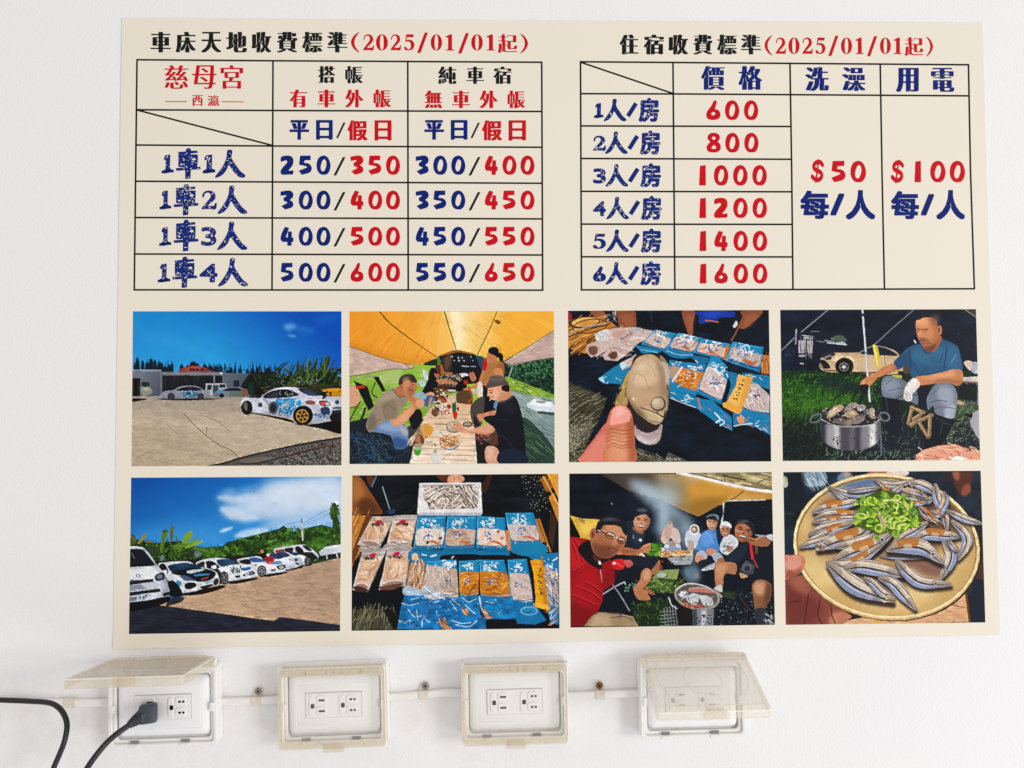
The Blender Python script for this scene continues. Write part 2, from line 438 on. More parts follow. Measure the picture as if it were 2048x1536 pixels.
    q.P('1300 790 1450 748 1560 752 1620 780 1560 800 1500 770 1400 772', 'dcdfe8'); q.P('1060 900 1100 850 1200 850 1400 880 1300 960 1160 960', 'd4d6e0', .8, 14); q.P('1250 1000 1500 1040 1500 1000 1300 970', '9ba0b4', .8, 10); q.P('1600 860 1760 850 1900 880 1900 930 1700 900', 'dfe1ea', .9, 12)
    q.P('1720 1075 1740 1000 1880 980 1975 960 1975 1090', 'a4a8bc', .7, 14)
    q.C()
    q.P('1105 838 1190 826 1245 822 1235 845 1190 848', '1b1c22'); q.P('1255 830 1310 795 1380 772 1480 768 1560 800 1575 822 1480 840 1290 850', '16181f'); q.P('1290 830 1380 790 1385 840 1300 846', '303640'); q.L('1392 772 1400 842', 10, '0a0b0e'); q.D('1400 790 1540 790 1540 830 1400 830', 18, 5, '6d7680 9aa3a8')
    q.P('1570 765 1640 768 1760 810 1800 820 1700 828 1620 800', '232a46'); q.P('1640 775 1740 815 1700 822 1630 790', '3a4a78', .8)
    q.P('1250 850 1280 850 1320 900 1330 960 1290 900', '8d93a6', .8)
    q.P('1370 862 1450 850 1560 850 1600 870 1610 910 1560 930 1520 980 1500 1015 1440 1000 1390 960', '2492c8'); q.E(1350, 935, 44, 58, '22262e'); q.O(1350, 935, 40, 52, 10, '5a6470'); q.O(1580, 890, 38, 40, 12, 'b8dcf0')
    q.S('1380 860 1600 860 1520 1000 1400 990', 90, 36, 7, -30, 50, 'b8dcec 0f2f4a 7a6a6a 4ab0dc d8e6f0 1a4468 2a88b8'); q.D('1400 900 1520 900 1480 1000 1400 1000', 22, 5, 'e8c8b8 c8e8f0 17324a'); q.L('1400 975 1500 1010', 8, 'd88a80', .8)
    q.Q('1212 892 1250 892 1250 930 1212 930', '3a3e46'); q.P('1640 880 1680 865 1730 880 1720 905 1660 905', '8c4f44'); q.L('1670 855 1700 850', 8, 'c88a80'); q.P('1765 875 1830 872 1872 900 1860 920 1790 918', '1a1216'); q.P('1780 884 1830 880 1826 910 1790 910', 'd84c50'); q.P('1830 885 1862 895 1855 915 1830 912', 'c8ccd8')
    q.P('1780 940 1850 930 1865 990 1800 1000', '283c58'); q.S('1725 990 1860 990 1860 1030 1725 1030', 30, 26, 8, 0, 60, '4a80b0 8ab4d0 1e3c60'); q.Q('1890 930 1975 925 1975 945 1890 950', '5a5e70'); q.Q('1890 960 1975 950 1975 1000 1860 1030', '2a2c34'); q.E(1930, 885, 20, 18, '3a4050'); q.P('1870 1000 1975 980 1975 1050 1880 1055', '15151a')
    q.P('1800 772 1900 758 1972 762 1972 780 1900 790 1810 788', 'd89a20'); q.P('1790 850 1830 790 1850 790 1820 848', '15161a'); q.P('1840 800 1960 790 1960 830 1860 826', 'c88a14'); q.Q('1860 790 1880 790 1880 830 1860 830', '2a2010')
    q.E(1110, 935, 52, 66, '14151a'); q.E(1100, 920, 18, 40, '5c564c'); q.L('1085 900 1110 960', 6, '8a8478'); q.P('1052 920 1062 925 1080 960 1060 950', '14151a')
    q.E(1620, 1005, 92, 90, '0d0d10'); car_wheel(q, 1614, 1010, 78, 82, 'c2923c', 6); q.E(1614, 1010, 14, 14, '2a241c')
    return q

def photo_tent():
    q = Paint(2001, 1536, 'a4bc4a', 2)
    # grass and hedge behind
    q.G('40 520 1000 480 1000 1100 40 1100', '98c04a', '7fa63a', '400 500 300 1000'); q.S('40 560 1000 500 900 900 40 1100', 240, 60, 8, -14, 20, 'b4d468 7aa438 c4d88c 8eb848', .7)
    q.P('300 640 520 600 500 720 350 740', 'c0cc94', .6, 20)
    q.Q('1460 480 1950 470 1950 860 1460 800', '1d3a2c'); q.D('1470 490 1950 480 1950 850 1480 720', 420, 15, '14281f 28523a 356a44 1a3628 0f1f1a 12241c', .8); q.D('1500 500 1950 490 1950 700 1520 640', 160, 8, '4f8a54 3f7a4c 5c9860', .7)
    q.P('1490 670 1600 700 1750 760 1950 840 1950 900 1700 850 1530 790', '86a838'); q.S('1500 690 1940 820 1940 880 1540 780', 120, 34, 9, 10, 40, 'a4c44a 5c8030 c0d078 3e6a2c')
    q.G('1520 790 1700 840 1950 880 1950 1480 1200 1480 1400 900', '9aaeb4', '4d6462', '1600 840 1500 1400'); q.S('1560 800 1950 880 1950 1450 1640 1300', 340, 110, 7, 30, 18, 'b4c4bc 6c8078 8ca0a0 48605a a8b89c', .7)
    q.P('1640 1060 1800 1150 1950 1350 1950 1480 1680 1480', '22392f', .85); q.S('1660 1080 1950 1380 1950 1480 1690 1480', 150, 90, 6, 40, 20, '4c6c50 16261f 68885c', .7)
    # canopy
    q.P('40 380 300 470 600 560 770 540 900 470 1060 420 1230 460 1300 480 1480 520 1700 390 1945 230 1945 40 40 40', 'f0a838', sm=0)
    q.C('40 390 200 440 400 505 600 556 680 556 770 535 850 490 960 440 1060 418 1230 462 1300 480 1480 520 1700 390 1945 230 1945 60 40 60', 0)
    q.G('40 40 900 40 850 600 40 600', 'ee9c2a', 'f4ac40', '100 300 800 200'); q.G('900 40 1950 40 1950 560 840 560', 'fbe0a0', 'f2b23c', '1030 200 1500 300')
    q.E(1040, 160, 60, 300, 'fff6dc', a=.9, b=40); q.E(1000, 240, 160, 240, 'fde4a8', a=.5, b=70); q.P('800 60 930 60 1020 420 860 480 700 300', 'f7b850', .8, 20)
    q.S('100 330 600 300 880 470 620 560 380 480', 80, 150, 9, -58, 14, 'd88818 cc7a10 eca030 f8bc58', .45, .1); q.S('60 70 900 70 800 400 60 360', 40, 160, 14, -50, 25, 'f8b850 e8982a f4b048', .35, .2)
    q.S('1240 150 1900 70 1900 250 1500 480 1300 440', 46, 190, 8, 38, 10, 'e0a034 fbd070 e8ac3c', .5, .1); q.S('1100 250 1400 200 1400 440 1180 440', 40, 150, 6, 42, 8, 'd89c38 fbd888', .6)
    q.P('40 340 300 420 600 500 800 470 900 440 850 520 620 570 300 480 40 420', 'c87818', .35, 26)
    q.C()
    q.L('320 62 420 170 600 310 850 482', 12, '5a4418', w2=7); q.L('925 60 975 230 1035 418', 13, '54592c', w2=8); q.L('1415 60 1340 240 1230 465', 9, '6a5c24'); q.E(1420, 157, 30, 18, '8c4f18', 30)
    # pale side flaps
    q.P('40 385 200 440 400 510 600 560 640 575 605 595 400 600 200 640 40 665', 'cdb2a4', sm=0); q.C('40 385 200 440 400 510 600 560 640 575 605 595 400 600 200 640 40 665', 0); q.N('40 380 640 380 640 670 40 670', .08, 60, 30); q.S('60 440 600 560 600 590 60 600', 40, 60, 6, 30, 30, 'b0948a e0c8bc', .6); q.C()
    q.L('40 385 200 440 400 508 600 556', 7, '8a5a20'); q.L('40 664 200 640 400 600 605 594 640 572', 7, '6a5a50'); q.L('545 540 605 592', 5, '5a4a40')
    q.P('1480 530 1700 400 1945 240 1945 490 1700 530 1540 565', 'cbaea6', sm=0); q.N('1480 530 1700 400 1945 240 1945 490 1700 530 1540 565', .09, 80, 30); q.L('1480 520 1700 390 1945 235', 7, '8a6a28'); q.L('1500 560 1700 525 1945 488', 7, '74625c'); q.S('1700 300 1940 300 1940 470 1600 520', 30, 60, 6, -25, 20, 'b0948e e0ccc4', .6)
    q.L('1560 570 1525 670', 8, 'a8b4b8'); q.L('1570 580 1640 700 1720 740', 5, '50664c'); q.L('850 490 850 550', 6, '8a9468')
    # vehicle and people at the back
    q.P('740 540 850 500 850 560 740 560', '22301c'); q.P('860 480 960 460 900 560 870 560', '4c7a3c')
    q.P('880 480 960 440 1060 432 1200 460 1280 520 1300 600 1300 720 860 720 900 560', '14181f'); q.P('870 478 980 430 1060 420 1200 452 1180 460 1060 440 960 460', '9c6020'); q.P('900 500 1000 470 980 620 900 600', '3a2c28'); q.P('930 490 990 480 960 600 930 590', '5a4638')
    q.P('1220 480 1300 500 1330 640 1270 600', '2a4a5c'); q.Q('1060 470 1180 465 1190 540 1040 545', '1d232c'); q.D('980 470 1200 470 1200 520 980 520', 12, 5, 'c8d0d8'); q.L('1090 568 1150 572', 9, 'a8b0b8'); q.L('1170 572 1215 574', 8, '98a0a8'); q.P('1065 640 1130 635 1150 660 1080 672', 'd4d0cc'); q.P('1100 670 1160 660 1150 720 1090 720', '0c0e12')
    q.P('850 570 900 555 930 620 1000 630 990 660 900 650 850 640', 'a8683c'); q.P('840 570 880 560 890 650 850 680', '5c3420'); q.E(818, 620, 26, 34, '1a1614')
    q.P('1165 610 1190 605 1210 700 1180 710 1160 660', 'b07050'); q.L('1200 640 1215 690', 14, 'c07c58'); q.E(1175, 612, 18, 18, '2a1c18')
    q.Q('880 660 1080 650 1090 760 880 770', '3a302c'); q.S('880 660 1080 660 1080 770 880 770', 90, 40, 8, 30, 90, 'a89884 c8c0b4 5a4636 84705c 1a1614 b8b0a8', .85); q.P('945 760 1035 765 1035 812 945 808', '26201e'); q.Q('948 785 1030 790 1030 808 948 804', 'cfc8bc'); q.P('1040 720 1120 720 1130 800 1040 800', '101014'); q.E(1125, 720, 22, 22, 'b02c20')
    # standing woman
    q.P('1270 750 1420 740 1400 960 1370 1100 1290 1060 1280 900', '12161e'); q.P('1330 540 1400 520 1470 540 1480 640 1460 740 1330 760 1265 720 1290 620', 'b47844'); q.P('1420 560 1480 540 1475 650 1400 660', '9c6234', .8, 8); q.P('1385 600 1450 590 1470 660 1440 720 1400 660', 'd08a5c'); q.L('1260 720 1180 770 1110 785', 30, 'c4804f', w2=20); q.L('1290 610 1260 700', 24, 'c4804f')
    q.P('1320 470 1340 430 1400 430 1420 500 1380 540 1340 540', 'c07c50'); q.P('1335 440 1345 400 1395 390 1430 420 1425 490 1390 470', '161214'); q.P('1425 450 1465 455 1472 520 1440 520', '14121a'); q.P('1285 530 1310 490 1325 540 1305 610 1285 600', 'c41c18'); q.L('1340 520 1320 490', 18, 'c07c50')
    q.P('1235 740 1275 720 1280 860 1240 850', 'dccfc0'); q.P('1180 780 1230 790 1230 830 1190 820', 'c8c0b4')
    # black-shirt person at left back
    q.P('790 600 840 590 870 680 860 780 830 850 730 850 720 800 770 700', '14161c'); q.P('860 690 960 700 1040 720 1040 740 960 730 860 720', 'c08058'); q.P('830 640 880 650 860 690', 'b06c48'); q.P('750 830 800 810 840 830 830 870 770 870', 'd89c74'); q.P('720 850 840 850 800 930 740 940', '48688c'); q.P('640 830 720 810 760 860 700 900 650 870', '94b4bc'); q.L('800 870 780 960', 22, 'b89078')
    q.P('860 750 940 740 960 780 880 800', '5a3024'); q.P('840 830 960 830 970 900 900 930 840 900', '7c3c22'); q.S('850 750 960 750 960 930 840 930', 50, 60, 12, 20, 50, '3a1c14 a85c34 d8c8b8 6a3020'); q.P('720 600 760 620 770 700 740 690', 'c8d4dc'); q.P('690 700 750 710 740 760 700 750', 'b8c8c8')
    q.P('1040 820 1170 800 1180 920 1060 950', '5c4428'); q.L('1150 760 1185 860 1150 900', 14, 'b8482c'); q.E(1155, 925, 20, 16, 'c81c1c')
    # table
    q.G('800 960 960 900 1170 930 1195 1000 1230 1475 470 1475 690 1100', 'dcb894', 'f0dcc8', '1000 900 900 1450'); q.Q('960 840 1035 840 1030 950 950 950', 'd8b894'); q.P('1170 940 1290 850 1290 1000 1260 1130 1190 1110', '4c443e'); q.Q('1195 1010 1230 1475 1480 1475 1380 1100 1260 1130', '201c1c')
    for y, x0, x1 in ((1010, 780, 1190), (1055, 770, 1195), (1110, 690, 1200), (1170, 880, 1205), (1230, 640, 1210), (1300, 590, 1215), (1340, 700, 1216), (1390, 560, 1222), (1440, 900, 1225)):
        q.L([[x0, y - 6], [x1, y + 14]], 6, 'a88460', .8)
    q.N('800 960 960 900 1170 930 1195 1000 1230 1475 470 1475 690 1100', .06, 90, 8)
    q.P('830 940 920 920 1000 960 960 1010 880 1000', 'dccabc'); q.P('810 980 860 950 880 990 850 1040 810 1020', '6a4634'); q.D('820 950 980 930 980 1010 820 1020', 50, 9, '8a6450 e8dcd0 c8a890 5a3c30 d89484'); q.L('930 1000 985 955', 9, 'd04038')
    q.P('1000 900 1030 900 1032 1000 1000 1000', '2c5a3c'); q.P('1005 1000 1045 1000 1040 1055 1015 1058', 'c82818'); q.P('1000 880 1020 880 1020 910 1000 910', 'd0c8bc'); q.P('1040 960 1060 950 1055 990', '4c2c1c')
    q.E(1010, 1135, 70, 56, '8a8078'); q.E(1010, 1130, 58, 44, 'c8b8a4'); q.S('960 1110 1050 1110 1050 1160 970 1160', 40, 26, 8, 30, 90, 'c89840 7c6434 e8d088 a8a098'); q.E(1140, 1110, 44, 28, '3a342c'); q.E(1140, 1108, 34, 18, '9c9480'); q.L('1170 1090 1230 1135', 6, '5a5450'); q.L('840 1105 950 1110', 6, '8a6c4c')
    q.E(977, 1275, 92, 76, '6a7a94'); q.E(977, 1268, 88, 70, 'ece4dc'); q.E(977, 1262, 76, 58, 'd8a868'); q.S('900 1220 1050 1210 1050 1320 910 1320', 90, 56, 10, -10, 40, 'b8743c e8cc98 8a4c24 f4e4c8 c88a4c', .9)
    q.E(890, 1190, 26, 16, 'd8dce0'); q.E(890, 1188, 16, 9, '9ca8b0')
    # pot of red soup, tongs, board, glass
    q.P('620 1190 740 1110 820 1140 810 1190 740 1250', 'dc9c3c'); q.P('670 1140 700 1120 690 1250 660 1260', '8c8880'); q.L('670 1150 760 1240', 8, '6a6058'); q.L('720 1120 740 1240', 8, 'b8b4ac')
    q.P('630 1280 690 1200 740 1260 700 1330 640 1320', '7c4428'); q.P('650 1260 690 1210 700 1280', 'c8886c', .8); q.P('645 1340 690 1320 710 1350 690 1400 655 1395', '3c9c28'); q.P('640 1300 720 1290 710 1340 650 1350', 'c8d0b8', .6); q.L('600 1260 620 1330', 8, 'b0b4b4')
    q.E(555, 1405, 74, 66, '94989c', -30); q.E(560, 1400, 64, 54, '5c6064', -30); q.E(566, 1420, 52, 42, 'd42418', -20); q.L('490 1460 560 1480 630 1420', 9, '4c88a0')
    q.P('800 1380 830 1340 900 1380 900 1460 830 1470', 'e4e0dc', .8); q.P('822 1350 850 1345 850 1375 826 1378', '8cac3c'); q.O(860, 1410, 60, 56, 7, 'c8c8c8', a=.8); q.L('760 1290 810 1270', 10, '88a8c8'); q.L('835 1290 845 1315', 8, '3a2c24'); q.L('900 1440 985 1380', 4, 'b89c80')
    # chairs at left
    q.P('40 780 110 770 140 900 40 940', 'd8a080'); q.Q('75 700 210 760 270 940 220 985 120 780', '15171c'); q.Q('265 670 310 665 380 800 350 810', '101318'); q.P('105 760 170 750 180 770 110 780', 'c83020'); q.L('100 690 280 660', 8, '8a9480'); q.L('140 900 40 1080', 12, '22241f'); q.L('190 960 150 1070', 20, '14161a'); q.L('120 940 40 960', 8, '3a3c34'); q.L('280 720 250 820 300 860', 10, '1c1e1c'); q.L('40 1100 220 1060', 24, '2c2a24')
    # netting at lower left
    q.P('40 1100 200 1060 240 1180 420 1200 480 1340 640 1300 600 1480 40 1480', '1a2330', sm=0); q.S('40 1200 240 1190 500 1340 400 1480 40 1480', 300, 60, 6, 30, 60, '2a4c7c 0d131c 3a5a6c 1c3454 506c58', .9, .5); q.Q('560 1150 700 1060 740 1060 640 1210 580 1260', '3c3c3c'); q.S('480 1330 640 1250 560 1480 420 1480', 60, 60, 6, -60, 20, '3a4048 16191f', .9); q.L('40 1230 240 1280 280 1440', 14, '2c5088', .7)
    # seated man in a grey-brown shirt
    q.P('250 1170 350 1080 480 1080 560 1120 590 1200 560 1330 470 1330 440 1230 330 1190', '6c88b4'); q.P('300 1130 420 1090 540 1130 500 1180 360 1170', '98aed0', .8, 12); q.P('440 1230 470 1330 560 1330 580 1260', '2c4c84', .8, 12); q.P('520 1120 580 1160 570 1220 520 1180', 'c8c0b8', .7, 10); q.P('610 1000 690 970 720 1030 700 1110 640 1160 600 1080', '16181e')
    shirt = '195 1110 230 1020 290 910 360 820 460 780 520 850 590 850 560 930 510 990 470 1060 380 1070 300 1130 240 1185 205 1160'
    q.P(shirt, '9c8a76'); q.C(shirt); q.P('350 900 460 900 480 1060 380 1060', '8a7864', .8, 12); q.P('300 900 420 800 500 850 420 880', 'b09e88', .9, 14); q.P('195 1100 260 1000 300 1130 220 1180', '75695e', .8, 16); q.L('340 960 400 930 470 980', 7, '6e6050', .7); q.L('380 1060 360 980 400 920', 7, '6e6050', .7); q.L('290 1080 340 1060', 7, '6e6050', .6); q.C()
    q.P('420 1070 480 1050 590 950 650 920 660 970 560 1090 480 1130 440 1110', 'd8946c'); q.P('450 1090 560 1000 640 950 560 1080 480 1120', 'e8ac88', .8, 10); q.P('590 870 640 850 720 890 730 930 660 960 630 930', 'd08860'); q.P('650 900 700 880 740 900 720 950 680 960', 'e0a07c'); q.P('570 850 610 840 660 890 640 920', 'c47c54')
    q.P('505 740 520 680 590 660 660 690 665 760 640 820 590 845 530 830 500 790', 'c88460'); q.P('590 760 660 740 640 830 590 840', 'b06848', .8, 10); q.P('500 740 510 680 560 645 630 650 668 700 660 725 580 700 540 720 530 760', '3c302c'); q.P('520 700 560 665 620 670 560 700', '6c5c54', .6, 8); q.P('465 790 520 750 560 840 510 860', 'b87450'); q.E(525, 760, 14, 24, 'a86444'); q.L('590 790 630 800', 8, '7c4430'); q.L('612 722 650 716', 8, '3a201a'); q.L('625 742 650 740', 7, '2c1812'); q.P('645 730 668 770 650 785 636 770', 'c07a58', .9); q.P('540 690 590 680 610 740 560 770', 'd89872', .6, 10); q.L('440 780 500 850 560 850', 9, '6c5c4c')
    # seated man in black with a hat
    q.P('1230 1020 1280 1010 1400 980 1400 1020 1300 1040 1270 1090 1240 1060', 'd08c68')
    tee = '1340 1090 1400 1010 1420 910 1500 880 1560 840 1610 900 1650 1050 1670 1200 1680 1400 1640 1475 1440 1475 1400 1300 1340 1220 1390 1160'
    q.P(tee, '14171e'); q.C(tee); q.P('1440 900 1540 880 1600 1000 1480 1000', '222631', .8, 20); q.L('1400 1200 1500 1240 1560 1330', 10, '2a2f3a', .7); q.L('1400 1080 1460 1060 1540 1080', 8, '2a2f3a', .6); q.C()
    q.P('1330 1180 1400 1150 1420 1300 1300 1260', '5c3a2c'); q.S('1210 1230 1340 1210 1340 1290 1220 1290', 30, 30, 9, 10, 60, '94242c c83830 3a2c30 7c7478')
    q.P('1040 1100 1060 1120 1160 1160 1280 1120 1340 1110 1396 1160 1330 1205 1200 1195 1090 1190 1030 1150', 'e0a484'); q.P('1160 1180 1330 1190 1390 1160 1330 1210 1200 1200', 'b87858', .8, 8); q.P('1030 1110 1080 1100 1110 1150 1060 1180', 'd89878')
    q.P('1310 1330 1360 1310 1420 1340 1440 1420 1435 1475 1330 1475 1300 1400', 'd8a084'); q.P('1320 1340 1380 1330 1370 1420 1330 1440', 'ecc0a8', .8, 12); q.P('1430 1380 1560 1330 1690 1400 1680 1475 1440 1475', '1c2438')
    q.P('1330 780 1340 850 1370 880 1440 890 1530 860 1540 800 1520 750 1400 740', 'e0a484'); q.P('1460 790 1540 790 1560 850 1460 900 1420 890', 'c88864', .8, 12); q.P('1440 770 1520 740 1530 800 1490 806', '1a1614'); q.E(1440, 785, 18, 28, 'd89474'); q.P('1310 770 1340 700 1360 665 1440 655 1490 690 1525 740 1460 750 1380 765', '5c4a46'); q.P('1340 700 1380 670 1450 665 1480 700 1400 720', '705e58', .9, 8); q.L('1345 812 1370 815', 7, '3c2018'); q.L('1340 795 1375 796', 6, '4a2a20'); q.P('1330 810 1345 820 1350 845 1322 846', 'e8b090', .9); q.P('1380 800 1430 800 1430 850 1390 860', 'f0b8a0', .6, 10); q.L('1350 855 1385 860', 8, 'b8604c'); q.L('1365 870 1345 890', 6, 'f0e8e0')
    q.P('1390 910 1420 890 1410 950 1385 960', '6c98b8')
    # white cooler box
    q.P('1690 920 1760 875 1900 900 1950 930 1950 1000 1790 990 1700 950', 'cfdce4', sm=0); q.P('1690 920 1760 875 1940 905 1930 950 1780 940', 'eef0f2', sm=0); q.P('1780 890 1870 895 1850 915 1790 908', '8c98a0'); q.Q('1790 985 1950 1000 1950 1030 1800 1010', '3c504c')
    return q

def scribble(q, x, y, w, h, col, n=7, t=9, rot=-12, a=1):
    """rows of little pen strokes that read as hand-lettered packet titles"""
    c, s_ = math.cos(math.radians(rot)), math.sin(math.radians(rot))
    for i in range(n):
        px, py = (q.rs.rand() - .5) * w, (q.rs.rand() - .5) * h
        an = q.rs.choice([0, 90, 35, -40]) + q.rs.rand() * 20 - 10
        l = min(w, h) * (.17 + .22 * q.rs.rand())
        dx, dy = math.cos(math.radians(an)) * l, math.sin(math.radians(an)) * l
        p = np.array([[px - dx / 2, py - dy / 2], [px + dy * .12, py - dx * .12], [px + dx / 2, py + dy / 2]])
        q.L(np.c_[x + p[:, 0] * c - p[:, 1] * s_, y + p[:, 0] * s_ + p[:, 1] * c], t, col, a)

def quadmap(p):
    a, b, c, d = A(p)
    return lambda u, v: (a * (1 - u) + b * u) * (1 - v) + (d * (1 - u) + c * u) * v

def packet(q, corners, food, blue='1888b8', title='f0f6f8', win=(.08, .3, .92, .78), detail='d8c4b8 b89c90 8c6c5c e8dcd4', fish=1, top=1, seed=0):
    """blue snack packet seen through its window"""
    m = quadmap(corners)
    q.Q(corners, blue)
    cl = q.clip
    q.C(corners, 0)
    pt = lambda *uv: np.array([m(u, v) for u, v in uv])
    q.Q(pt((0, .8), (1, .8), (1, 1), (0, 1)), '0f6c9c', .8); q.Q(pt((.93, 0), (1, 0), (1, 1), (.93, 1)), '0f6494', .5)
    q.L(pt((.02, .02), (.5, .05), (.98, .02)), 7, '5cb4dc', .7); q.L(pt((.03, .1), (.02, .5), (.04, .95)), 7, '7cc8e4', .7)
    u0, v0, u1, v1 = win
    w = pt((u0, v0 + .06), (u0 + .2, v0), (u1 - .15, v0 + .03), (u1, v0 + .1), (u1 - .02, v1 - .06), (u1 - .25, v1), (u0 + .2, v1 - .02), (u0 + .03, v1 - .08))
    q.P(w, food)
    q.S(w, 30, 70, 20, q.rs.randint(180), 50, detail, .6, .3)
    q.S(w, 9, 40, 5, q.rs.randint(180), 60, 'ffffff f0e8e4', .6, .3)
    if fish:
        a, b = m(u0 + .4, v1 - .16), m(u1 - .08, v1 - .02)
        q.L([a, (a + b) / 2 + [4, -10], b], 8, 'c05c28', wm=22); q.L([a, (a + b) / 2 + [4, -16], b], 4, 'e8a070')
    if top:
        c = m(.42, v0 * .6); ex = m(1, .2) - m(0, .2)
        sz = np.hypot(*ex); rot = math.degrees(math.atan2(ex[1], ex[0]))
        scribble(q, c[0], c[1], sz * .5, sz * .34, title, 20, 8, rot)
        c = m(.42, v0 + (v1 - v0) * .4); scribble(q, c[0], c[1], sz * .3, sz * .26, '2c5c9c', 13, 7, rot); scribble(q, c[0], c[1], sz * .3, sz * .26, 'dce8f4', 4, 5, rot)
    q.L(pt((.05, .88), (.5, .9), (.95, .87)), 6, '0a4c74', .8); q.L(pt((.05, .93), (.5, .95), (.95, .92)), 4, '54b0d8', .7)
    q.clip = cl

def photo_oyster():
    q = Paint(2032, 1536, '0c1622', 3)
    q.N('40 40 1980 40 1980 1500 40 1500', .4, 160, 60)
    q.D('1200 200 1950 200 1950 450 1300 300', 20, 3, '4a5460 2c3844', .7)
    # legs behind the table
    for p in ('260 50 380 55 410 110 380 130 300 110', '500 55 670 55 695 120 690 205 640 215 540 190 520 120', '1130 60 1250 60 1235 160 1230 280 1200 290 1165 210', '1690 60 1890 55 1820 150 1740 215 1690 225 1660 200 1700 110'):
        q.P(p, '8a4c30'); q.P(A(p) * .7 + A(p).mean(0) * .3 + [10, 10], 'a86444', .7, 16)
    q.L('1670 190 1630 280 1595 335', 14, '8c5438'); q.P('1280 60 1600 60 1615 110 1500 120 1440 150 1300 175 1290 110', '14399c'); q.P('1340 70 1500 70 1420 120 1350 110', '2450bc', .8, 10); q.L('1350 145 1470 160', 12, 'b8683c'); q.P('1610 200 1640 150 1655 180 1630 215', 'd0d4d8'); q.P('52 60 90 100 80 150 55 140', '982038')
    q.S('410 80 500 80 500 160 420 160', 14, 36, 8, 60, 60, 'a8a8ac 3c4048 d8d8d8'); q.L('830 60 845 160', 5, '3c4858')
    # bamboo trays
    q.P('52 150 160 115 320 110 460 160 520 210 580 200 560 240 300 330 220 460 52 410', 'c07c34', sm=0)
    q.S('52 150 330 110 560 210 300 340 210 460 52 410', 90, 170, 20, -26, 12, '7a4a1c d89848 a8682c e8b064 5a3616 c88438', .75, .2)
    q.E(205, 165, 150, 56, '4c3a2c', -6); q.E(215, 160, 128, 42, 'e8b468', -6); q.E(225, 168, 105, 28, 'd09444', -6); q.O(260, 200, 170, 70, 12, '6a4420', -8)
    q.L('60 280 200 215 420 170', 9, 'b8b4ac'); q.L('60 300 220 240 440 180', 12, '5c3c1c')
    # clear packets
    q.P('320 270 480 220 640 210 850 240 860 290 720 360 640 440 520 530 400 520 380 480 420 430 330 480 270 495 220 440 230 380 330 330', 'd0b8b0', sm=0)
    q.S('320 270 640 215 850 250 640 440 500 520 260 480 240 400', 90, 90, 20, 10, 50, 'e4d2cc bc9a90 c8a498 ecdeda b08880 d8c4bc', .6, .4)
    q.P('250 400 320 390 330 450 290 480 250 450', '6a4034', .9, 6); q.P('430 470 500 440 520 490 470 515', '5a342c', .9, 6); q.P('320 270 420 230 440 310 330 340', 'd8d8d4'); q.D('320 270 430 240 440 320 330 340', 26, 4, '5a5a5a 8c8c8c'); q.P('460 280 540 240 590 270 520 320', 'c89888', .8, 8); q.L('560 320 660 260', 6, '6a4a44'); q.E(560, 320, 18, 14, '8090b0'); q.P('620 215 740 215 760 250 660 250', 'c0b4b8')
    # hind row of blue packets
    packet(q, '870 232 1075 270 960 440 740 372', 'cdbab4', win=(.06, .25, .95, .9), fish=0)
    q.P('700 380 920 430 900 450 770 460 720 420', '1c80ac'); q.L('740 420 900 450', 6, '88c8e0')
    packet(q, '1095 262 1320 310 1230 470 970 420', 'd2b8ac', win=(.06, .2, .95, .85))
    q.P('950 420 1240 470 1200 500 1060 500 980 460', '167aa8'); q.L('980 430 1100 470 1230 470', 6, '9cd4e8')
    packet(q, '1320 318 1590 370 1530 520 1230 450', 'e0beb0', win=(.06, .26, .95, .9), detail='f0d4c8 d8a898 b87c68 e8c8bc'); q.E(1480, 430, 44, 40, 'd8b4a8', -20); q.E(1455, 428, 14, 12, '5c7c84')
    packet(q, '1605 345 1900 400 1865 640 1540 530', 'c8b8b4', win=(.05, .28, .95, .82), detail='b8a8a8 d8ccc8 a89490'); q.L('1700 520 1780 560 1840 530', 12, 'a86c50', wm=24)
    q.P('1250 480 1380 500 1370 545 1300 550 1220 500', '136c98'); q.Q('1545 380 1580 390 1545 520 1520 515', 'c87830'); q.Q('1890 470 1955 480 1955 655 1880 635', 'c07434'); q.S('1890 480 1955 490 1955 650 1880 630', 30, 90, 8, 85, 8, '8a4c1c e09850', .8)
    # front row
    q.P('345 690 480 590 620 510 700 460 660 600 590 760 480 740 400 745', '1a80ac', sm=0); q.P('560 540 640 500 700 465 650 580 600 600', 'c8aca8', sm=0); q.P('540 560 580 540 620 580 570 610', 'c0dce8'); q.S('380 640 600 600 580 740 400 730', 14, 40, 8, -10, 50, 'c8e0ea c07858 0e5880'); q.P('345 690 380 680 400 740 350 710', '9cd0e4')
    q.P('1010 520 1150 540 1360 560 1330 640 1260 860 1140 830 1010 790', '1884b4', sm=0); q.P('1010 580 1120 590 1340 640 1260 810 1130 770 1040 700', 'd07c2c', sm=0)
    q.S('1020 590 1320 640 1250 800 1040 720', 90, 70, 11, 40, 70, 'e89c4c a85818 f0b878 c87028 8c4410', .9, .3); q.P('1020 590 1100 590 1080 700 1020 680', 'b89c8c', .9); q.L('1130 590 1040 720', 16, 'e0e0dc')
    scribble(q, 1250, 580, 150, 90, 'f0f4f8', 12, 9, 10); scribble(q, 1220, 670, 100, 70, 'ccdcec', 9, 9, 10); scribble(q, 1080, 555, 90, 40, 'e0ecf2', 6, 8, 10)
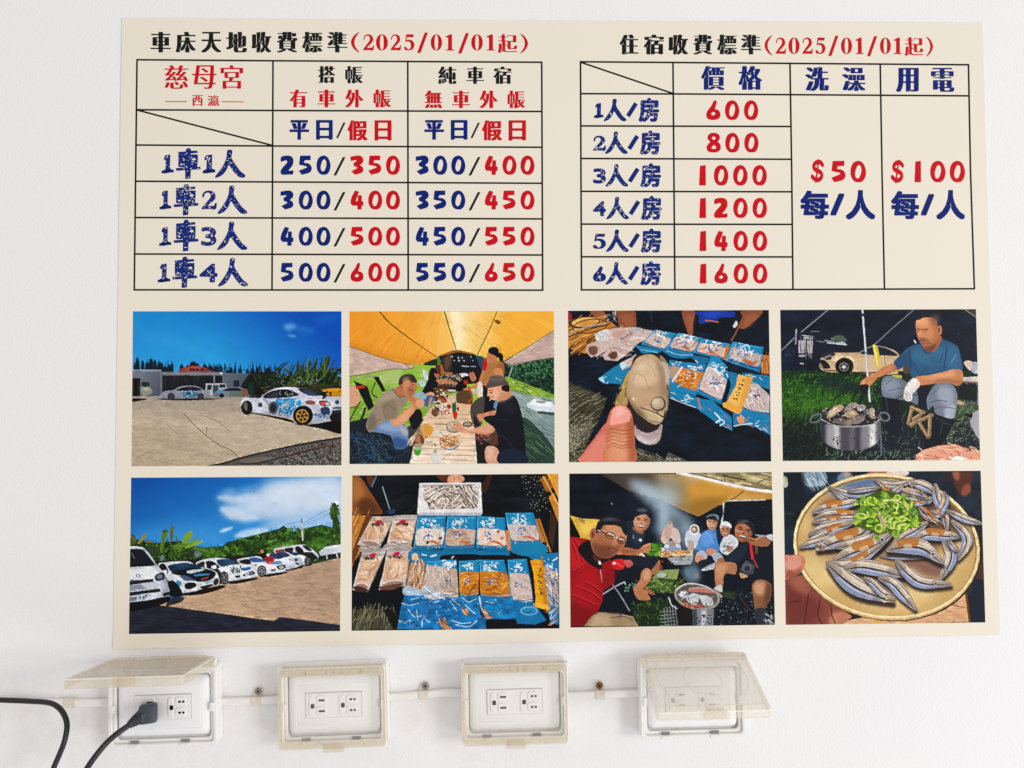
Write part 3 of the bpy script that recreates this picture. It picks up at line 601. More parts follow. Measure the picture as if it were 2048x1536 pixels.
    q.P('1010 790 1140 830 1260 870 1330 890 1420 900 1520 1000 1600 1060 1605 1190 1500 1140 1380 1060 1270 980 1150 920 1015 870', '1680b0', sm=0); q.S('1020 800 1240 850 1200 930 1020 880', 26, 50, 8, 20, 40, 'a8d8ea 0e5a88 e8f4f8'); q.S('1280 890 1560 1000 1590 1170 1300 990', 30, 44, 8, 30, 50, '0e5c8c 3ca4d0 c86c4c'); q.L('1020 880 1150 930 1260 970', 7, 'dcecf4'); q.L('1440 1020 1490 1080 1450 1110', 13, 'f4f8fa'); q.L('1500 1080 1530 1110 1490 1140', 10, 'f4f8fa'); q.L('1280 880 1300 980', 12, 'c08070')
    packet(q, '1400 500 1580 640 1500 940 1260 830', 'cdbcb8', win=(.03, .2, .97, .9), fish=0, detail='e4d8d4 b09c98 d8a898 c4b4b0'); scribble(q, 1460, 690, 150, 180, 'f0f4f8', 14, 10, 30); scribble(q, 1450, 740, 90, 90, '3c6ca4', 8, 8, 30)
    q.P('1420 470 1500 520 1560 600 1400 540', '1a84b4'); q.S('1400 500 1560 560 1560 620 1400 560', 12, 40, 7, 30, 40, 'd0e8f2 0c5078')
    q.P('1560 640 1660 660 1640 760 1560 880 1540 920 1590 760', '167ca8'); q.P('1700 640 1955 670 1955 800 1800 740 1700 720', '1678a6', sm=0); q.S('1640 640 1950 680 1950 780 1700 740', 20, 50, 8, 10, 40, 'c0e0ee 0c5480')
    q.P('1780 740 1850 750 1955 850 1955 1020 1800 1000 1690 960 1720 840', 'c4b4b0', sm=0); q.S('1720 760 1950 860 1950 1010 1700 960', 50, 80, 11, 70, 40, 'e0d4d0 a89490 d0a090 8c7c80 f0e8e4', .8, .3); scribble(q, 1770, 860, 90, 160, 'e8eef4', 12, 9, 10); scribble(q, 1830, 860, 60, 80, '2c5490', 7, 9)
    q.P('1690 970 1800 1000 1955 1030 1965 1230 1820 1150 1700 1130 1620 1150 1610 1030', '1880b0', sm=0); q.S('1640 1040 1940 1060 1940 1200 1660 1120', 26, 40, 8, 0, 60, 'd88858 e8f0f4 0e5c88 f0b090 3ca0cc'); q.P('1650 1060 1700 1050 1720 1110 1670 1120', 'e09868'); q.L('1620 1145 1700 1130 1790 1120', 8, 'e0ecf2')
    bar = '1660 655 1800 690 1780 730 1690 1000 1650 1030 1515 960 1540 930 1640 760'
    q.P(bar, 'f0b85c', sm=0); q.P('1740 690 1795 690 1700 990 1660 1000', 'd89840', .7, 8); q.P('1515 945 1560 920 1690 980 1650 1028', 'e8a848')
    for x, y in ((1685, 750), (1665, 795), (1648, 840), (1630, 880)):
        scribble(q, x, y, 44, 34, '2c2014', 6, 7, 20)
    q.E(1710, 712, 16, 10, 'b87830')
    # old boards
    q.P('52 720 200 800 320 830 420 880 380 1000 300 1150 170 1480 52 1480', '3c3a2c', sm=0); q.S('52 740 300 830 400 900 300 1150 160 1470 52 1470', 260, 90, 9, -28, 14, '6c6a50 8c8a6c 22221a 545240 a8a48c', .8); q.P('60 1180 200 1120 280 1050 240 1230 150 1350 60 1400', '8c8470', .6, 20); q.N('52 1050 330 1050 160 1480 52 1480', .5, 9)
    q.Q('690 1340 960 1440 940 1480 690 1480', '3a3a30'); q.S('690 1350 950 1440 930 1480 690 1480', 60, 80, 8, 30, 14, '74725c 1c1c18 a09c88', .8); q.Q('1000 1390 1180 1475 960 1478', '57564c'); q.S('1000 1400 1170 1470 970 1478', 30, 40, 7, 30, 30, '8c8a7c 26261f c8c8c0')
    # shell and oyster
    q.P('640 600 680 490 760 460 900 460 1000 560 1010 700 1010 900 980 1060 940 1140 930 1260 880 1310 820 1320 720 1280 660 1180 600 960 490 950 520 860 580 700', '2c2420')
    q.P('690 1120 760 1190 860 1180 940 1130 925 1260 880 1310 800 1318 720 1280 680 1220', 'b4a0a0'); q.P('720 1230 820 1280 900 1250 880 1300 800 1312 730 1280', 'd4c4c4', .9, 10); q.L('700 1160 800 1205 900 1170', 12, '3c2c34'); q.P('660 1060 720 1130 820 1150 920 1140 860 1190 760 1200 690 1140', '30222a')
    q.P('920 480 1000 560 1012 700 1005 860 990 1000 950 900 960 700', '8c7c6a'); q.L('930 590 970 700 1000 800', 9, '3c2c24'); q.P('930 540 1000 570 1010 700 980 760 950 640', 'c8bcac', .9, 8)
    ois = '620 720 640 620 690 520 760 475 850 470 920 520 970 640 975 800 985 900 980 1000 950 1080 930 1110 870 1130 780 1080 700 1020 640 930 605 830'
    q.P(ois, 'b89878'); q.C(ois)
    q.P('660 640 740 520 850 500 910 640 860 760 720 780 650 740', 'dabd9e', .9, 30); q.P('620 780 720 800 860 830 860 900 760 930 660 920', 'caa684', .8, 24); q.P('780 960 900 1010 960 1040 930 1110 850 1110 760 1040', 'c8b490', .9, 12); q.P('600 850 680 960 800 1060 720 1060 600 940', '5c4432', .75, 20); q.P('880 520 960 640 980 860 930 830 920 680', '977c62', .8, 18)
    q.L('720 650 780 690 800 760 840 800', 6, '8c7450', .7); q.L('660 720 700 640 760 620', 5, '947a58', .6); q.L('800 560 850 600 880 680', 5, '94805c', .6); q.L('740 970 860 1010 960 1060', 12, '5c4834', .8); q.L('700 1010 820 1090 930 1110', 10, '7c6648', .7); q.E(670, 890, 12, 12, 'f0e4cc', a=.8, b=4); q.E(740, 590, 60, 34, 'e8d8b8', a=.5, b=20)
    q.C(); q.E(905, 935, 74, 70, '5c4a38', -10); q.E(900, 930, 60, 56, 'b8a488', -10); q.E(890, 915, 38, 30, 'd4c4a8', -10, .9, 10); q.L('890 1010 950 1060 970 1000', 10, '3c3024')
    q.P('590 690 640 620 610 760 600 860 560 800', 'c09c58'); q.P('500 950 540 830 600 800 610 950', 'b09058'); q.S('500 830 610 700 610 950 500 950', 30, 50, 9, -70, 20, '8c6c3c d8bc80 5c4424', .8)
    # thumb
    q.P('160 1480 210 1380 300 1260 420 1110 480 1180 440 1480', 'cc6c60'); q.P('170 1480 240 1360 380 1200 420 1300 380 1480', 'e48c7c', .8, 16)
    th = '395 1480 405 1300 410 1180 430 1060 470 980 530 945 590 948 640 1000 665 1080 680 1200 685 1340 685 1480'
    q.P(th, 'd07c58'); q.C(th); q.P('440 1480 450 1250 520 1180 620 1220 640 1480', 'e09c78', .9, 30); q.P('610 1100 690 1100 690 1480 630 1480', 'a85434', .7, 20)
    q.P('450 1080 480 990 540 955 600 965 640 1040 620 1110 540 1130 460 1140', 'f0a498'); q.P('500 980 560 965 600 1010 520 1060', 'f8c0b4', .8, 14); q.L('450 1140 540 1130 625 1105', 7, 'b86450', .7)
    for y in (1180, 1215, 1250, 1285, 1320, 1345):
        q.L([[420, y + 10], [480, y - 14], [560, y + 8], [660, y - 4]], 7, '8c4428', .75)
    q.E(540, 1265, 70, 24, 'd89474', a=.8, b=8); q.C()
    return q

def photo_grill():
    q = Paint(2027, 1536, '10192a', 4)
    q.N('40 40 1970 40 1970 640 40 640', .3, 200, 100)
    q.D('1700 100 1920 100 1920 400 1750 400', 14, 4, '28344c 3a4a64')
    q.P('1700 50 1930 50 1930 130 1800 60', '5a4a48', .6, 16)
    q.L('505 55 380 160 200 310 55 450', 9, '8a909c', sm=0); q.L('1325 55 1120 230 945 392', 9, '747c8c', sm=0); q.L('1810 52 1920 125', 9, '8a8078', sm=0)
    # lit house far back
    q.P('200 300 330 260 520 270 680 320 690 390 520 390 400 380 380 470 220 470', '141d2c'); q.Q('195 240 210 240 205 380 192 390', '9aa4b0'); q.Q('225 345 290 350 275 470 225 470', 'b4a8ac'); q.Q('310 350 362 352 355 470 300 460', 'aca0a4')
    q.S('220 350 360 350 360 470 220 470', 40, 100, 6, 92, 4, '3a3a48 e4dcdc 70707c', .8); q.S('230 290 680 340 670 390 240 340', 60, 70, 9, 8, 14, 'c8d4dc 5c7068 90a49c 2c3a44 e8f0f0', .8); q.L('500 370 680 388', 12, 'dce8e8', .8); q.P('560 310 640 300 680 350 580 350', '4c6050'); q.E(258, 495, 36, 10, '9aa0a8'); q.L('420 265 410 262 340 262', 8, '6c7884'); q.S('80 420 180 420 180 500 80 500', 20, 30, 5, 60, 60, '40506a 28344a'); q.L('240 566 270 570', 10, 'c0c8d0')
    # grass
    q.G('55 640 1960 640 1960 1490 70 1490', '14301a', '141f1a', '500 640 600 1500'); q.P('60 760 500 800 800 900 800 1000 300 1060 70 1060', '2f6018', .75, 40); q.P('60 900 400 900 700 960 400 1040 80 1050', '4a8422', .5, 40)
    q.S('60 640 1000 650 1000 1000 60 1080', 620, 60, 8, -60, 60, '1a3a12 3f7420 11260e 5c9430 28521a 0c1c0c', .8, .3); q.S('65 1050 460 1000 460 1490 75 1490', 260, 56, 8, -60, 50, '1e3018 0f1a14 3c5a30 55744c 162418', .9, .3)
    q.P('70 1180 400 1250 460 1490 75 1490', '0c151c', .6, 50); q.P('430 700 800 760 820 830 500 800', '14242c', .7, 24); q.Q('1000 1100 1960 1100 1960 1490 460 1490', '18222a'); q.S('1000 1000 1960 900 1960 1480 460 1490', 520, 46, 7, -50, 60, '10181c 3c4c3c 55685c 28383a 0c1218 6c8068', .8, .3); q.P('1500 960 1950 940 1950 1040 1700 1090', '5c6c48', .6, 24); q.S('1720 900 1950 930 1950 1300 1640 1300', 200, 40, 7, -40, 50, '4c6848 7c9070 2c4034 94a488', .8, .3)
    q.S('470 1380 1350 1400 1350 1490 470 1490', 90, 40, 7, -70, 40, '5c7454 2c3c30 8ca07c', .8); q.D('900 700 1950 1000 1300 1400 700 1480', 60, 4, '8894a0 c0c8d0', .6)
    # car
    q.P('420 560 470 490 560 465 800 460 900 410 980 402 1080 420 1180 480 1200 660 760 655 470 640', 'c8ac88'); q.P('820 475 900 415 980 406 1080 430 1170 492 1040 490', '1a2030'); q.L('800 470 900 412 980 402 1080 424 1180 484', 8, '9c9488'); q.P('440 480 560 465 560 520 480 530', '2c2a30'); q.L('460 520 530 490', 9, 'a8a8a8'); q.P('420 540 480 540 530 610 440 610', '15161e'); q.P('430 560 460 600 450 610 425 600', '8c8478'); q.P('540 500 700 490 780 560 770 640 750 560 650 510 580 560', 'e8d4b4', .8, 6); q.P('760 520 980 510 1180 540 1180 640 780 630', 'd4b890', .8, 14); q.L('470 630 760 650 1100 655', 10, '2c2620'); q.L('1045 490 1052 580', 6, '4c4034')
    q.Q('1170 640 1290 640 1280 680 1180 680', '16202a'); q.E(1255, 620, 34, 50, '4c4630'); car_wheel(q, 662, 592, 88, 80, '5c5658', 5); q.E(662, 592, 84, 76, '111218'); car_wheel(q, 658, 600, 62, 58, '8a7c74', 5); q.E(658, 600, 18, 16, 'd8d8d8')
    q.P('930 390 985 430 1000 590 985 610 960 520', 'd8c43c'); q.P('935 400 960 430 985 600 960 530', 'f0e478', .8); q.P('1120 680 1200 680 1205 710 1130 700', 'b8b83c')
    q.Q('825 55 842 55 915 935 895 935', 'b8c0c8'); q.Q('828 55 834 55 904 935 898 935', 'eef0f4', .8); q.E(838, 105, 17, 16, '2a303a'); q.E(872, 465, 20, 8, '4c545e')
    # right-hand table and things
    q.P('1800 560 1840 540 1890 560 1890 640 1840 620', 'd8c0b0'); q.P('1890 560 1935 565 1935 660 1870 640', 'aeb4c0'); q.Q('1790 700 1940 690 1945 740 1785 735', 'd0ccc8'); q.Q('1785 735 1945 740 1945 755 1785 750', '8c6c58'); q.L('1820 750 1930 850', 7, '7c848c'); q.L('1925 760 1935 960', 10, '8a9098'); q.Q('1760 760 1930 770 1930 930 1740 900', '0f141c', .8); q.P('1860 1130 1880 1060 1950 1025 1955 1280 1900 1220', 'aca8b0'); q.P('1800 1050 1880 1050 1870 1090', '10161e'); q.P('1700 930 1760 920 1810 950 1760 960', 'c89c80')
    # seated man: boots, trousers
    q.P('1020 880 1170 880 1185 1000 1190 1180 1080 1220 1040 1080', '12161f'); q.L('1060 900 1080 1060', 10, '36404e', .8); q.P('1080 1060 1190 1060 1200 1220 1090 1250', '141a24')
    q.P('1500 1040 1700 1090 1680 1180 1640 1260 1580 1340 1420 1400 1430 1310 1500 1240', '10141d'); q.L('1600 1100 1580 1240', 12, '343e4e', .8); q.S('1560 1060 1700 1090 1640 1180 1560 1170', 8, 70, 8, 10, 10, '3a4656 242c38')
    q.P('1360 780 1460 780 1500 900 1480 1010 1360 960', '141824')
    tr = '1015 760 1040 700 1100 685 1190 710 1280 760 1330 800 1360 860 1360 960 1290 930 1180 910 1040 885 1020 850'
    q.P(tr, '6c7484'); q.C(tr); q.P('1020 780 1080 700 1180 740 1160 860 1050 850', '949cac', .8, 24); q.L('1060 760 1120 720', 6, '505868'); q.L('1080 830 1200 800 1290 830', 8, '4a5262', .8); q.L('1160 900 1250 860 1350 870', 12, '3c4454', .8); q.C()
    tr = '1450 900 1500 800 1560 750 1640 740 1710 790 1740 880 1730 1000 1700 1090 1620 1080 1530 1040 1510 970 1460 1010'
    q.P(tr, '747c8c'); q.C(tr); q.P('1540 830 1620 780 1700 830 1700 960 1600 960', 'a0a8b6', .9, 26); q.P('1620 1000 1720 960 1700 1090 1620 1080', 'b4bcc8', .8, 16); q.L('1480 940 1560 920 1640 930', 9, '4a5262', .8); q.L('1520 1000 1600 980 1720 1000', 8, '525a6a', .8); q.L('1500 860 1560 800', 8, '50586a', .8); q.C()
    # t-shirt
    sh = '1130 560 1200 480 1280 410 1390 380 1430 440 1500 450 1570 360 1600 335 1720 390 1760 460 1790 640 1700 625 1600 650 1580 690 1400 720 1300 690 1270 590 1160 630'
    q.P(sh, '2c587c'); q.C(sh); q.P('1300 440 1420 430 1600 400 1600 560 1350 560', '386c90', .9, 30); q.P('1130 560 1260 460 1280 590 1160 630', '244a6c', .7, 14); q.P('1620 420 1740 420 1780 630 1640 600', '34688c', .9, 20); q.L('1640 420 1610 620', 12, '1a3854', .8); q.L('1280 430 1300 620', 12, '1c3c58', .8); q.L('1320 560 1380 660 1460 600', 9, '1e4060', .7); q.L('1480 540 1560 560 1600 480', 9, '1e4060', .7); q.L('1380 680 1500 660 1600 640', 10, '1a3854', .8); q.L('1680 560 1730 480', 8, '88b0c8', .6); q.Q('1480 510 1560 505 1560 570 1490 575', '30607f', .8); q.C()
    q.L('1410 440 1450 470 1520 440 1570 365', 10, '1c3a58')
    # arms
    q.P('1125 570 1165 630 1090 660 980 700 930 670 960 650 1040 600', 'bc7850'); q.P('1120 580 1040 620 980 680 1090 640', 'd89468', .7, 12); q.P('940 660 980 690 950 740 900 785 870 770 840 790 810 790 820 740 870 700', 'c88458'); q.L('820 785 850 740', 14, 'dca07c'); q.L('885 780 920 740', 12, 'dca07c'); q.L('800 790 770 850 735 930', 13, '14161c'); q.L('850 800 820 900 800 960', 14, '14161c'); q.P('800 780 890 770 880 850 840 860', '16181f')
    q.P('1340 700 1460 680 1600 650 1700 622 1785 640 1790 740 1740 780 1640 745 1520 760 1380 770', 'c88458'); q.P('1400 700 1560 670 1700 640 1700 690 1500 720', 'e0a47c', .8, 12); q.P('1500 750 1640 740 1740 776 1780 730 1720 730 1600 710', '9c5c3c', .7, 12)
    q.P('1225 880 1245 790 1320 705 1385 760 1350 820 1310 860 1310 910 1270 930 1235 905', 'd8d0cc'); q.P('1250 800 1320 720 1350 760 1280 840', 'f0eae6', .9, 8); q.S('1230 860 1320 850 1310 920 1240 920', 16, 26, 8, 80, 20, 'b0a8a8 f4f0ee')
    # head
    q.P('1420 350 1560 300 1590 340 1520 450 1450 450 1410 400', 'a8643f'); q.P('1430 420 1540 380 1500 450 1440 455', '70402c', .8, 8)
    hd = '1345 240 1345 170 1380 110 1480 80 1560 120 1575 220 1570 300 1530 360 1480 400 1420 395 1385 370 1360 310'
    q.P(hd, 'd08a5e'); q.C(hd); q.P('1470 100 1600 100 1600 420 1480 400 1520 280', 'a8663f', .7, 20); q.P('1360 150 1440 130 1460 200 1370 210', 'e4a478', .9, 14); q.P('1340 240 1400 250 1390 320 1350 300', 'c07850', .8, 8); q.P('1370 330 1450 330 1500 390 1420 400 1380 380', '8a5840', .7, 8); q.C()
    q.P('1345 150 1370 100 1440 60 1520 55 1570 85 1580 200 1550 220 1540 160 1490 130 1420 130 1380 150', '1a1e2a'); q.P('1480 120 1560 110 1560 200 1510 190', '7c5c50', .6, 14)
    q.E(1570, 250, 24, 46, 'b87450'); q.E(1565, 250, 10, 26, '8a4c34'); q.L('1350 238 1385 242', 9, '4c2c20'); q.L('1405 245 1460 240', 10, '4c2c20'); q.L('1352 262 1378 266', 7, '6c4030'); q.L('1408 268 1450 266', 7, '6c4030'); q.P('1375 260 1395 260 1400 310 1370 320 1360 305', 'dc9468'); q.L('1365 320 1400 318', 6, '7c4830'); q.L('1375 345 1430 340', 8, '7c4434'); q.L('1330 350 1342 370', 14, 'd0d8e0')
    # folding stool
    for p in ('1310 980 1270 1140', '1300 985 1420 1035', '1290 1150 1500 1060', '1400 1040 1300 1160', '1380 1140 1460 1270', '1480 1060 1470 1260', '1320 1100 1380 1060'):
        q.L(p, 34, '8a6e50'); q.L(A(p) + [-6, -6], 12, 'c8a880', .8)
    # basin of oysters
    q.E(740, 1060, 300, 100, '24262c'); q.O(330 + 60, 1090, 66, 40, 14, '6c747c', -30); q.O(1045, 1075, 56, 44, 14, '6c747c', 30)
    b = '430 1080 450 1130 560 1160 740 1170 920 1150 1005 1100 1000 1280 940 1350 840 1390 720 1400 600 1385 500 1340 440 1260'
    q.P(b, '5c5a60'); q.C(b)
    for x, w, c, a in ((470, 40, '2c2c34', .9), (545, 60, 'a8a4a8', .9), (600, 30, 'd8d4d4', .8), (680, 60, '4c4a50', .9), (740, 30, '6c6a70', .8), (790, 26, '3c3a44', .9), (880, 60, '8c888c', .9), (940, 36, 'e8e4e4', .95), (985, 20, '5c5a60', .9)):
        q.Q([[x - w, 1060], [x + w, 1060], [x + w, 1410], [x - w, 1410]], c, a, 16)
    q.P('430 1330 740 1410 1010 1330 1010 1420 430 1420', '3c3840', .7, 14); q.D('530 1250 640 1250 640 1370 540 1340', 14, 7, '1c1c22'); q.D('900 1220 980 1220 970 1320 880 1340', 9, 6, '1c1c22'); q.E(755, 1280, 8, 8, '1c1c22'); q.E(755, 1390, 8, 8, '2a2a30'); q.C()
    q.L('440 1100 560 1155 740 1170 920 1150 1000 1100', 9, 'b0acb0'); q.S('460 1000 1000 1000 990 1120 560 1150 470 1090', 120, 40, 10, 30, 90, '15161c 6c6058 3c3a3c 9c9088 1e1e24', .9, .3)
    for p, c in (('490 1080 510 1030 560 980 620 960 660 985 620 1020 560 1070 510 1090', 'b49c80'), ('500 1060 560 1000 610 990 560 1050', 'e0ccb0'), ('660 1060 720 1010 770 1020 780 1060 720 1090', 'b89c78'), ('700 1050 750 1025 760 1060', 'e4d0b0'), ('660 1020 700 960 760 940 800 970 740 1000', '9c948c'), ('900 1010 930 990 950 1020 945 1090 910 1080', 'c0a890'), ('780 980 830 960 870 980 850 1010 800 1020', 'a8a09c'), ('720 1100 800 1070 860 1090 800 1140 740 1140', '8a7c74'), ('560 1100 640 1090 700 1120 660 1150 590 1140', '6c625c'), ('860 1010 900 1000 890 1040 850 1040', '5c6470'), ('660 1130 720 1100 730 1160 690 1160', '94887c')):
        q.P(p, c); q.L(A(p)[[0, 2]], 6, '5c4c40', .6)
    q.D('480 980 980 980 960 1130 500 1110', 50, 6, 'd8d0c8 2c2a2c f0ece8 544c48', .8)
    q.L('1010 1250 1015 1440', 12, '6c747c'); q.L('490 1370 495 1440', 8, '6c747c'); q.L('1040 1380 1045 1440', 8, '5c646c')
    # wrapped things bottom right
    q.P('1345 1440 1420 1390 1560 1350 1730 1335 1850 1370 1955 1400 1955 1490 1340 1490', 'e4a488', sm=0); q.S('1380 1400 1740 1340 1950 1400 1950 1490 1350 1490', 60, 90, 12, 10, 40, 'f4c8b0 c87c60 fbe0d0 b86c54 e89c80', .8, .4); q.L('1730 1340 1800 1360 1870 1390 1830 1400', 10, '3c2c28'); q.P('1680 1480 1740 1450 1820 1470 1800 1490', 'f0ece8')
    return q
def photo_carpark():
    q = Paint(2033, 1536, '0a62b8', 5)
    q.G('40 50 2000 50 2000 800 40 800', '0450a4', '2f8fd8', '200 60 500 800'); q.P('60 560 500 480 900 560 900 720 500 700 60 640', '4aa4e4', .5, 60)
    # clouds
    for p, c, a, b in (('830 250 960 190 1120 220 1300 130 1500 80 1960 70 1960 420 1700 470 1450 500 1300 480 1260 440 1100 470 960 440 860 380 960 320 900 290', 'a4c4e8', .75, 34), ('1100 260 1400 160 1800 90 1960 120 1960 330 1600 400 1300 420 1000 400 930 350 1100 320', 'c4d6ee', .8, 40), ('860 340 960 330 1100 380 1240 440 1100 460 940 430', 'd4e2f2', .8, 16), ('840 250 920 225 1040 250 1180 230 1060 290 900 280', 'd0e0f2', .7, 14), ('1300 200 1500 130 1700 130 1600 240 1350 280', 'dce6f4', .6, 30), ('1280 480 1600 430 1900 400 1960 480 1600 560 1250 520', 'b8d0ec', .7, 26), ('860 560 900 530 985 512 960 540 900 562', 'cfe0f2', .9, 8), ('1000 590 1100 540 1280 520 1300 570 1100 610 1010 612', 'd6e4f4', .8, 12), ('880 190 960 160 1020 190 960 230', '6ca8e0', .5, 16), ('1040 160 1200 130 1180 180 1060 190', '5c9cdc', .5, 14)):
        q.P(p, c, a, b)
    q.N('1000 160 1960 90 1960 460 960 420', .3, 150, 60, 3, 'e6eef8', 70); q.N('900 200 1960 100 1960 460 900 420', .22, 120, 50, 3, '5c98d8', 70)
    q.P('1250 110 1600 70 1960 60 1960 400 1700 380 1400 300', 'dfe8f5', .6, 60); q.P('1000 240 1200 190 1500 180 1700 300 1500 420 1150 380', 'd4e2f2', .45, 50); q.P('1600 420 1960 360 1960 470 1700 480', '9cc4ec', .6, 30)
    # hill of trees
    q.P('560 740 700 700 870 700 940 650 1080 610 1230 575 1400 530 1440 500 1520 560 1620 530 1790 495 1880 520 1965 540 1965 860 560 860', '27461a', sm=0)
    q.S('620 700 900 700 1000 640 1240 580 1440 530 1780 510 1965 550 1965 760 700 800', 300, 40, 15, -60, 60, '1c3514 4a7424 2e5220 5c8a2c 182c12 3c6420 6c9838', .85, .3)
    q.S('560 740 1000 650 1440 540 1800 500 1965 540 1965 570 1440 570 1000 690 560 770', 160, 34, 10, -80, 40, '24401a 36581f 1a3012', .95)
    q.D('620 710 900 690 1000 640 1240 590 1440 540 1780 520 1965 550 1965 780 700 820', 520, 14, '1c3514 3c6420 2a4c1c 4c7826 182c12 5c8a2c', .7)
    q.P('1060 690 1150 640 1240 680 1220 760 1080 760', '1a3014', .6, 20); q.P('1300 700 1500 640 1560 700 1400 740', '54802c', .6, 16); q.P('1560 660 1700 560 1820 600 1760 680', '1c3314', .6, 18); q.P('700 740 820 700 860 760 720 790', '40681e', .7, 10); q.P('1640 640 1960 600 1960 720 1700 700', '446c22', .7, 16)
    q.N('560 740 870 700 1230 575 1620 530 1965 540 1965 800 560 860', .3, 40, 30)
    q.P('1860 370 1880 310 1910 300 1940 370 1935 430 1950 560 1890 540 1885 450 1860 400', '2b461c'); q.S('1860 310 1945 310 1950 560 1880 560', 60, 30, 11, 70, 60, '1a2f14 4a6c28 35541f')
    q.Q('1600 465 1614 465 1622 640 1608 640', 'c8c4bc'); q.L('1605 440 1608 480', 9, '4c5864'); q.L('1600 460 1460 495', 4, '5c7c9c'); q.L('1620 480 1760 400 1870 350', 4, '5c7c9c'); q.L('1620 500 1780 430 1870 380', 4, '6c8cac')
    # banana plants
    q.P('55 620 200 640 300 660 500 640 720 720 640 830 300 850 55 700', '22381a', sm=0); q.S('60 640 700 680 640 830 250 840', 240, 50, 15, -60, 70, '16281a 40641f 2c4a1c 5c8a2c 0f1f16', .9)
    for p, c in (('345 560 375 535 395 560 370 640 350 720 325 730 335 640', '5c7c1e'), ('420 510 445 510 450 560 430 650 415 620 415 560', '5a6c24'), ('540 600 600 545 620 590 580 650 530 700 520 680', '7ca42c'), ('560 680 700 635 705 655 620 690 560 710', '88ac30'), ('590 660 650 615 660 630 600 680', '6c9428'), ('620 700 740 710 760 740 660 730', '4c7420'), ('470 580 490 640 510 700 480 690', '3c5c1c'), ('280 670 330 740 320 760 270 700', '28381a'), ('120 660 190 570 200 600 150 660', '86852e'), ('190 640 260 640 255 655 200 660', '5c6424'), ('60 600 90 580 110 640 80 680', '4c5c22'), ('450 680 540 660 560 690 470 720', '587e22'), ('380 600 430 680 480 760 440 740', '34521c'), ('350 540 390 540 395 560 350 565', '3c4820')):
        q.P(p, c); q.L(A(p)[[0, 2]], 5, 'a8c060', .4)
    q.P('200 700 260 690 300 760 250 760', '30442a'); q.P('340 770 360 790 340 840 320 830', '88a8b8', .6); q.P('640 730 700 750 690 780 640 780', '9cc0d8', .5)
    # ground
    q.P('400 1200 800 1060 1300 940 1960 800 1960 1480 400 1480', 'a68468', sm=0); q.G('300 1230 900 1000 1500 900 1960 790 1960 1480 300 1480', 'b4967e', 'c6a688', '1500 850 1100 1350'); q.N('300 1230 900 1000 1960 790 1960 1400 300 1480', .06, 70, 18); q.N('300 1230 900 1000 1960 790 1960 1400 300 1480', .035, 10, 6)
    q.S('600 1180 1200 1000 1950 880 1950 1380 1000 1280', 150, 110, 5, 4, 20, '7c6048 8c6c54 cca88c 6c5440', .6, .4); q.L('1140 980 1200 1100 1190 1280', 4, '947458', .5)
    q.Q('40 1220 350 1225 900 1300 1350 1362 1410 1328 1960 1400 1960 1490 40 1490', '232634'); q.N('40 1220 350 1225 1960 1400 1960 1490 40 1490', .2, 90, 14); q.L('350 1228 900 1302 1350 1364 1410 1330 1955 1402', 6, '54484c', .7)
    q.P('380 1230 420 1160 540 1150 520 1190 430 1220', '2c2c38')
    # far white boat / van
    q.P('1760 740 1830 690 1960 672 1960 760 1780 790', 'ccd2dc', sm=0); q.Q('1810 700 1960 672 1960 690 1830 715', 'f0f2f6'); q.Q('1750 780 1960 745 1960 795 1760 812', '1c1d22'); q.L('1830 770 1835 800', 10, 'c8ccd4'); q.L('1920 750 1930 790', 10, 'c8ccd4')
    v = '1355 720 1380 705 1500 685 1620 675 1660 690 1740 750 1755 800 1680 830 1600 840 1380 760'
    q.P(v, 'd8dce4'); q.P('1370 725 1440 718 1445 742 1380 750', 'a83430'); q.P('1455 712 1525 702 1520 742 1460 740', '1c232e'); q.P('1548 700 1580 690 1625 735 1600 750 1560 740', '141a24'); q.P('1612 686 1650 684 1698 728 1660 728', '18202c'); q.P('1680 760 1740 770 1750 800 1690 815', 'b0b8c4'); q.E(1690, 815, 26, 20, '2a2c34')
    q.P('180 830 700 800 1200 760 1700 740 1760 800 1500 900 1000 1000 520 1110 300 1180', '1a221c', sm=0)
    # row of white cars (far to near)
    def sal(p, sd, ws, wn, wh, x0=0):
        q.P(sd, '15130f'); q.P(p, 'd4d9e2')
        q.C(p); pp = A(p); c = pp.mean(0); q.P((pp - c) * [.9, .5] + c + [0, -14], 'eef1f6', .8, 12); q.P((pp - c) * [1, .4] + c + [0, 52], '8f97a8', .7, 14); q.C()
        q.P(ws, '18304e'); q.P((A(ws) - A(ws).mean(0)) * .6 + A(ws).mean(0) + [-8, -6], '34557c', .7, 8)
        if wn: q.P(wn, '151a22')
        for x, y, r in wh: car_wheel(q, x, y, r * .8, r, '8c8c94', 5)
    sal('1500 770 1560 760 1640 780 1680 820 1670 850 1600 860 1540 840', '1560 858 1680 840 1690 862 1600 872', '1490 745 1540 745 1580 765 1530 775', None, ((1660, 822, 40),))
    sal('1380 760 1440 740 1510 760 1580 800 1600 840 1580 870 1480 890 1400 850', '1440 890 1600 868 1600 888 1480 905', '1380 752 1450 742 1500 775 1430 790', '1350 762 1390 755 1410 790 1370 790', ())
    q.P('1440 810 1590 790 1595 850 1480 870', 'b8c4d4'); q.E(1490, 818, 18, 10, '20242c'); q.E(1555, 812, 18, 10, '20242c'); q.E(1560, 848, 22, 9, '1c1c20'); q.E(1500, 858, 16, 8, '1c1c20')
    sal('1300 800 1290 760 1360 755 1440 790 1530 830 1560 860 1540 880 1460 900 1380 860', '1440 910 1560 880 1560 895 1460 915', '1310 765 1370 755 1440 790 1370 805', None, ())
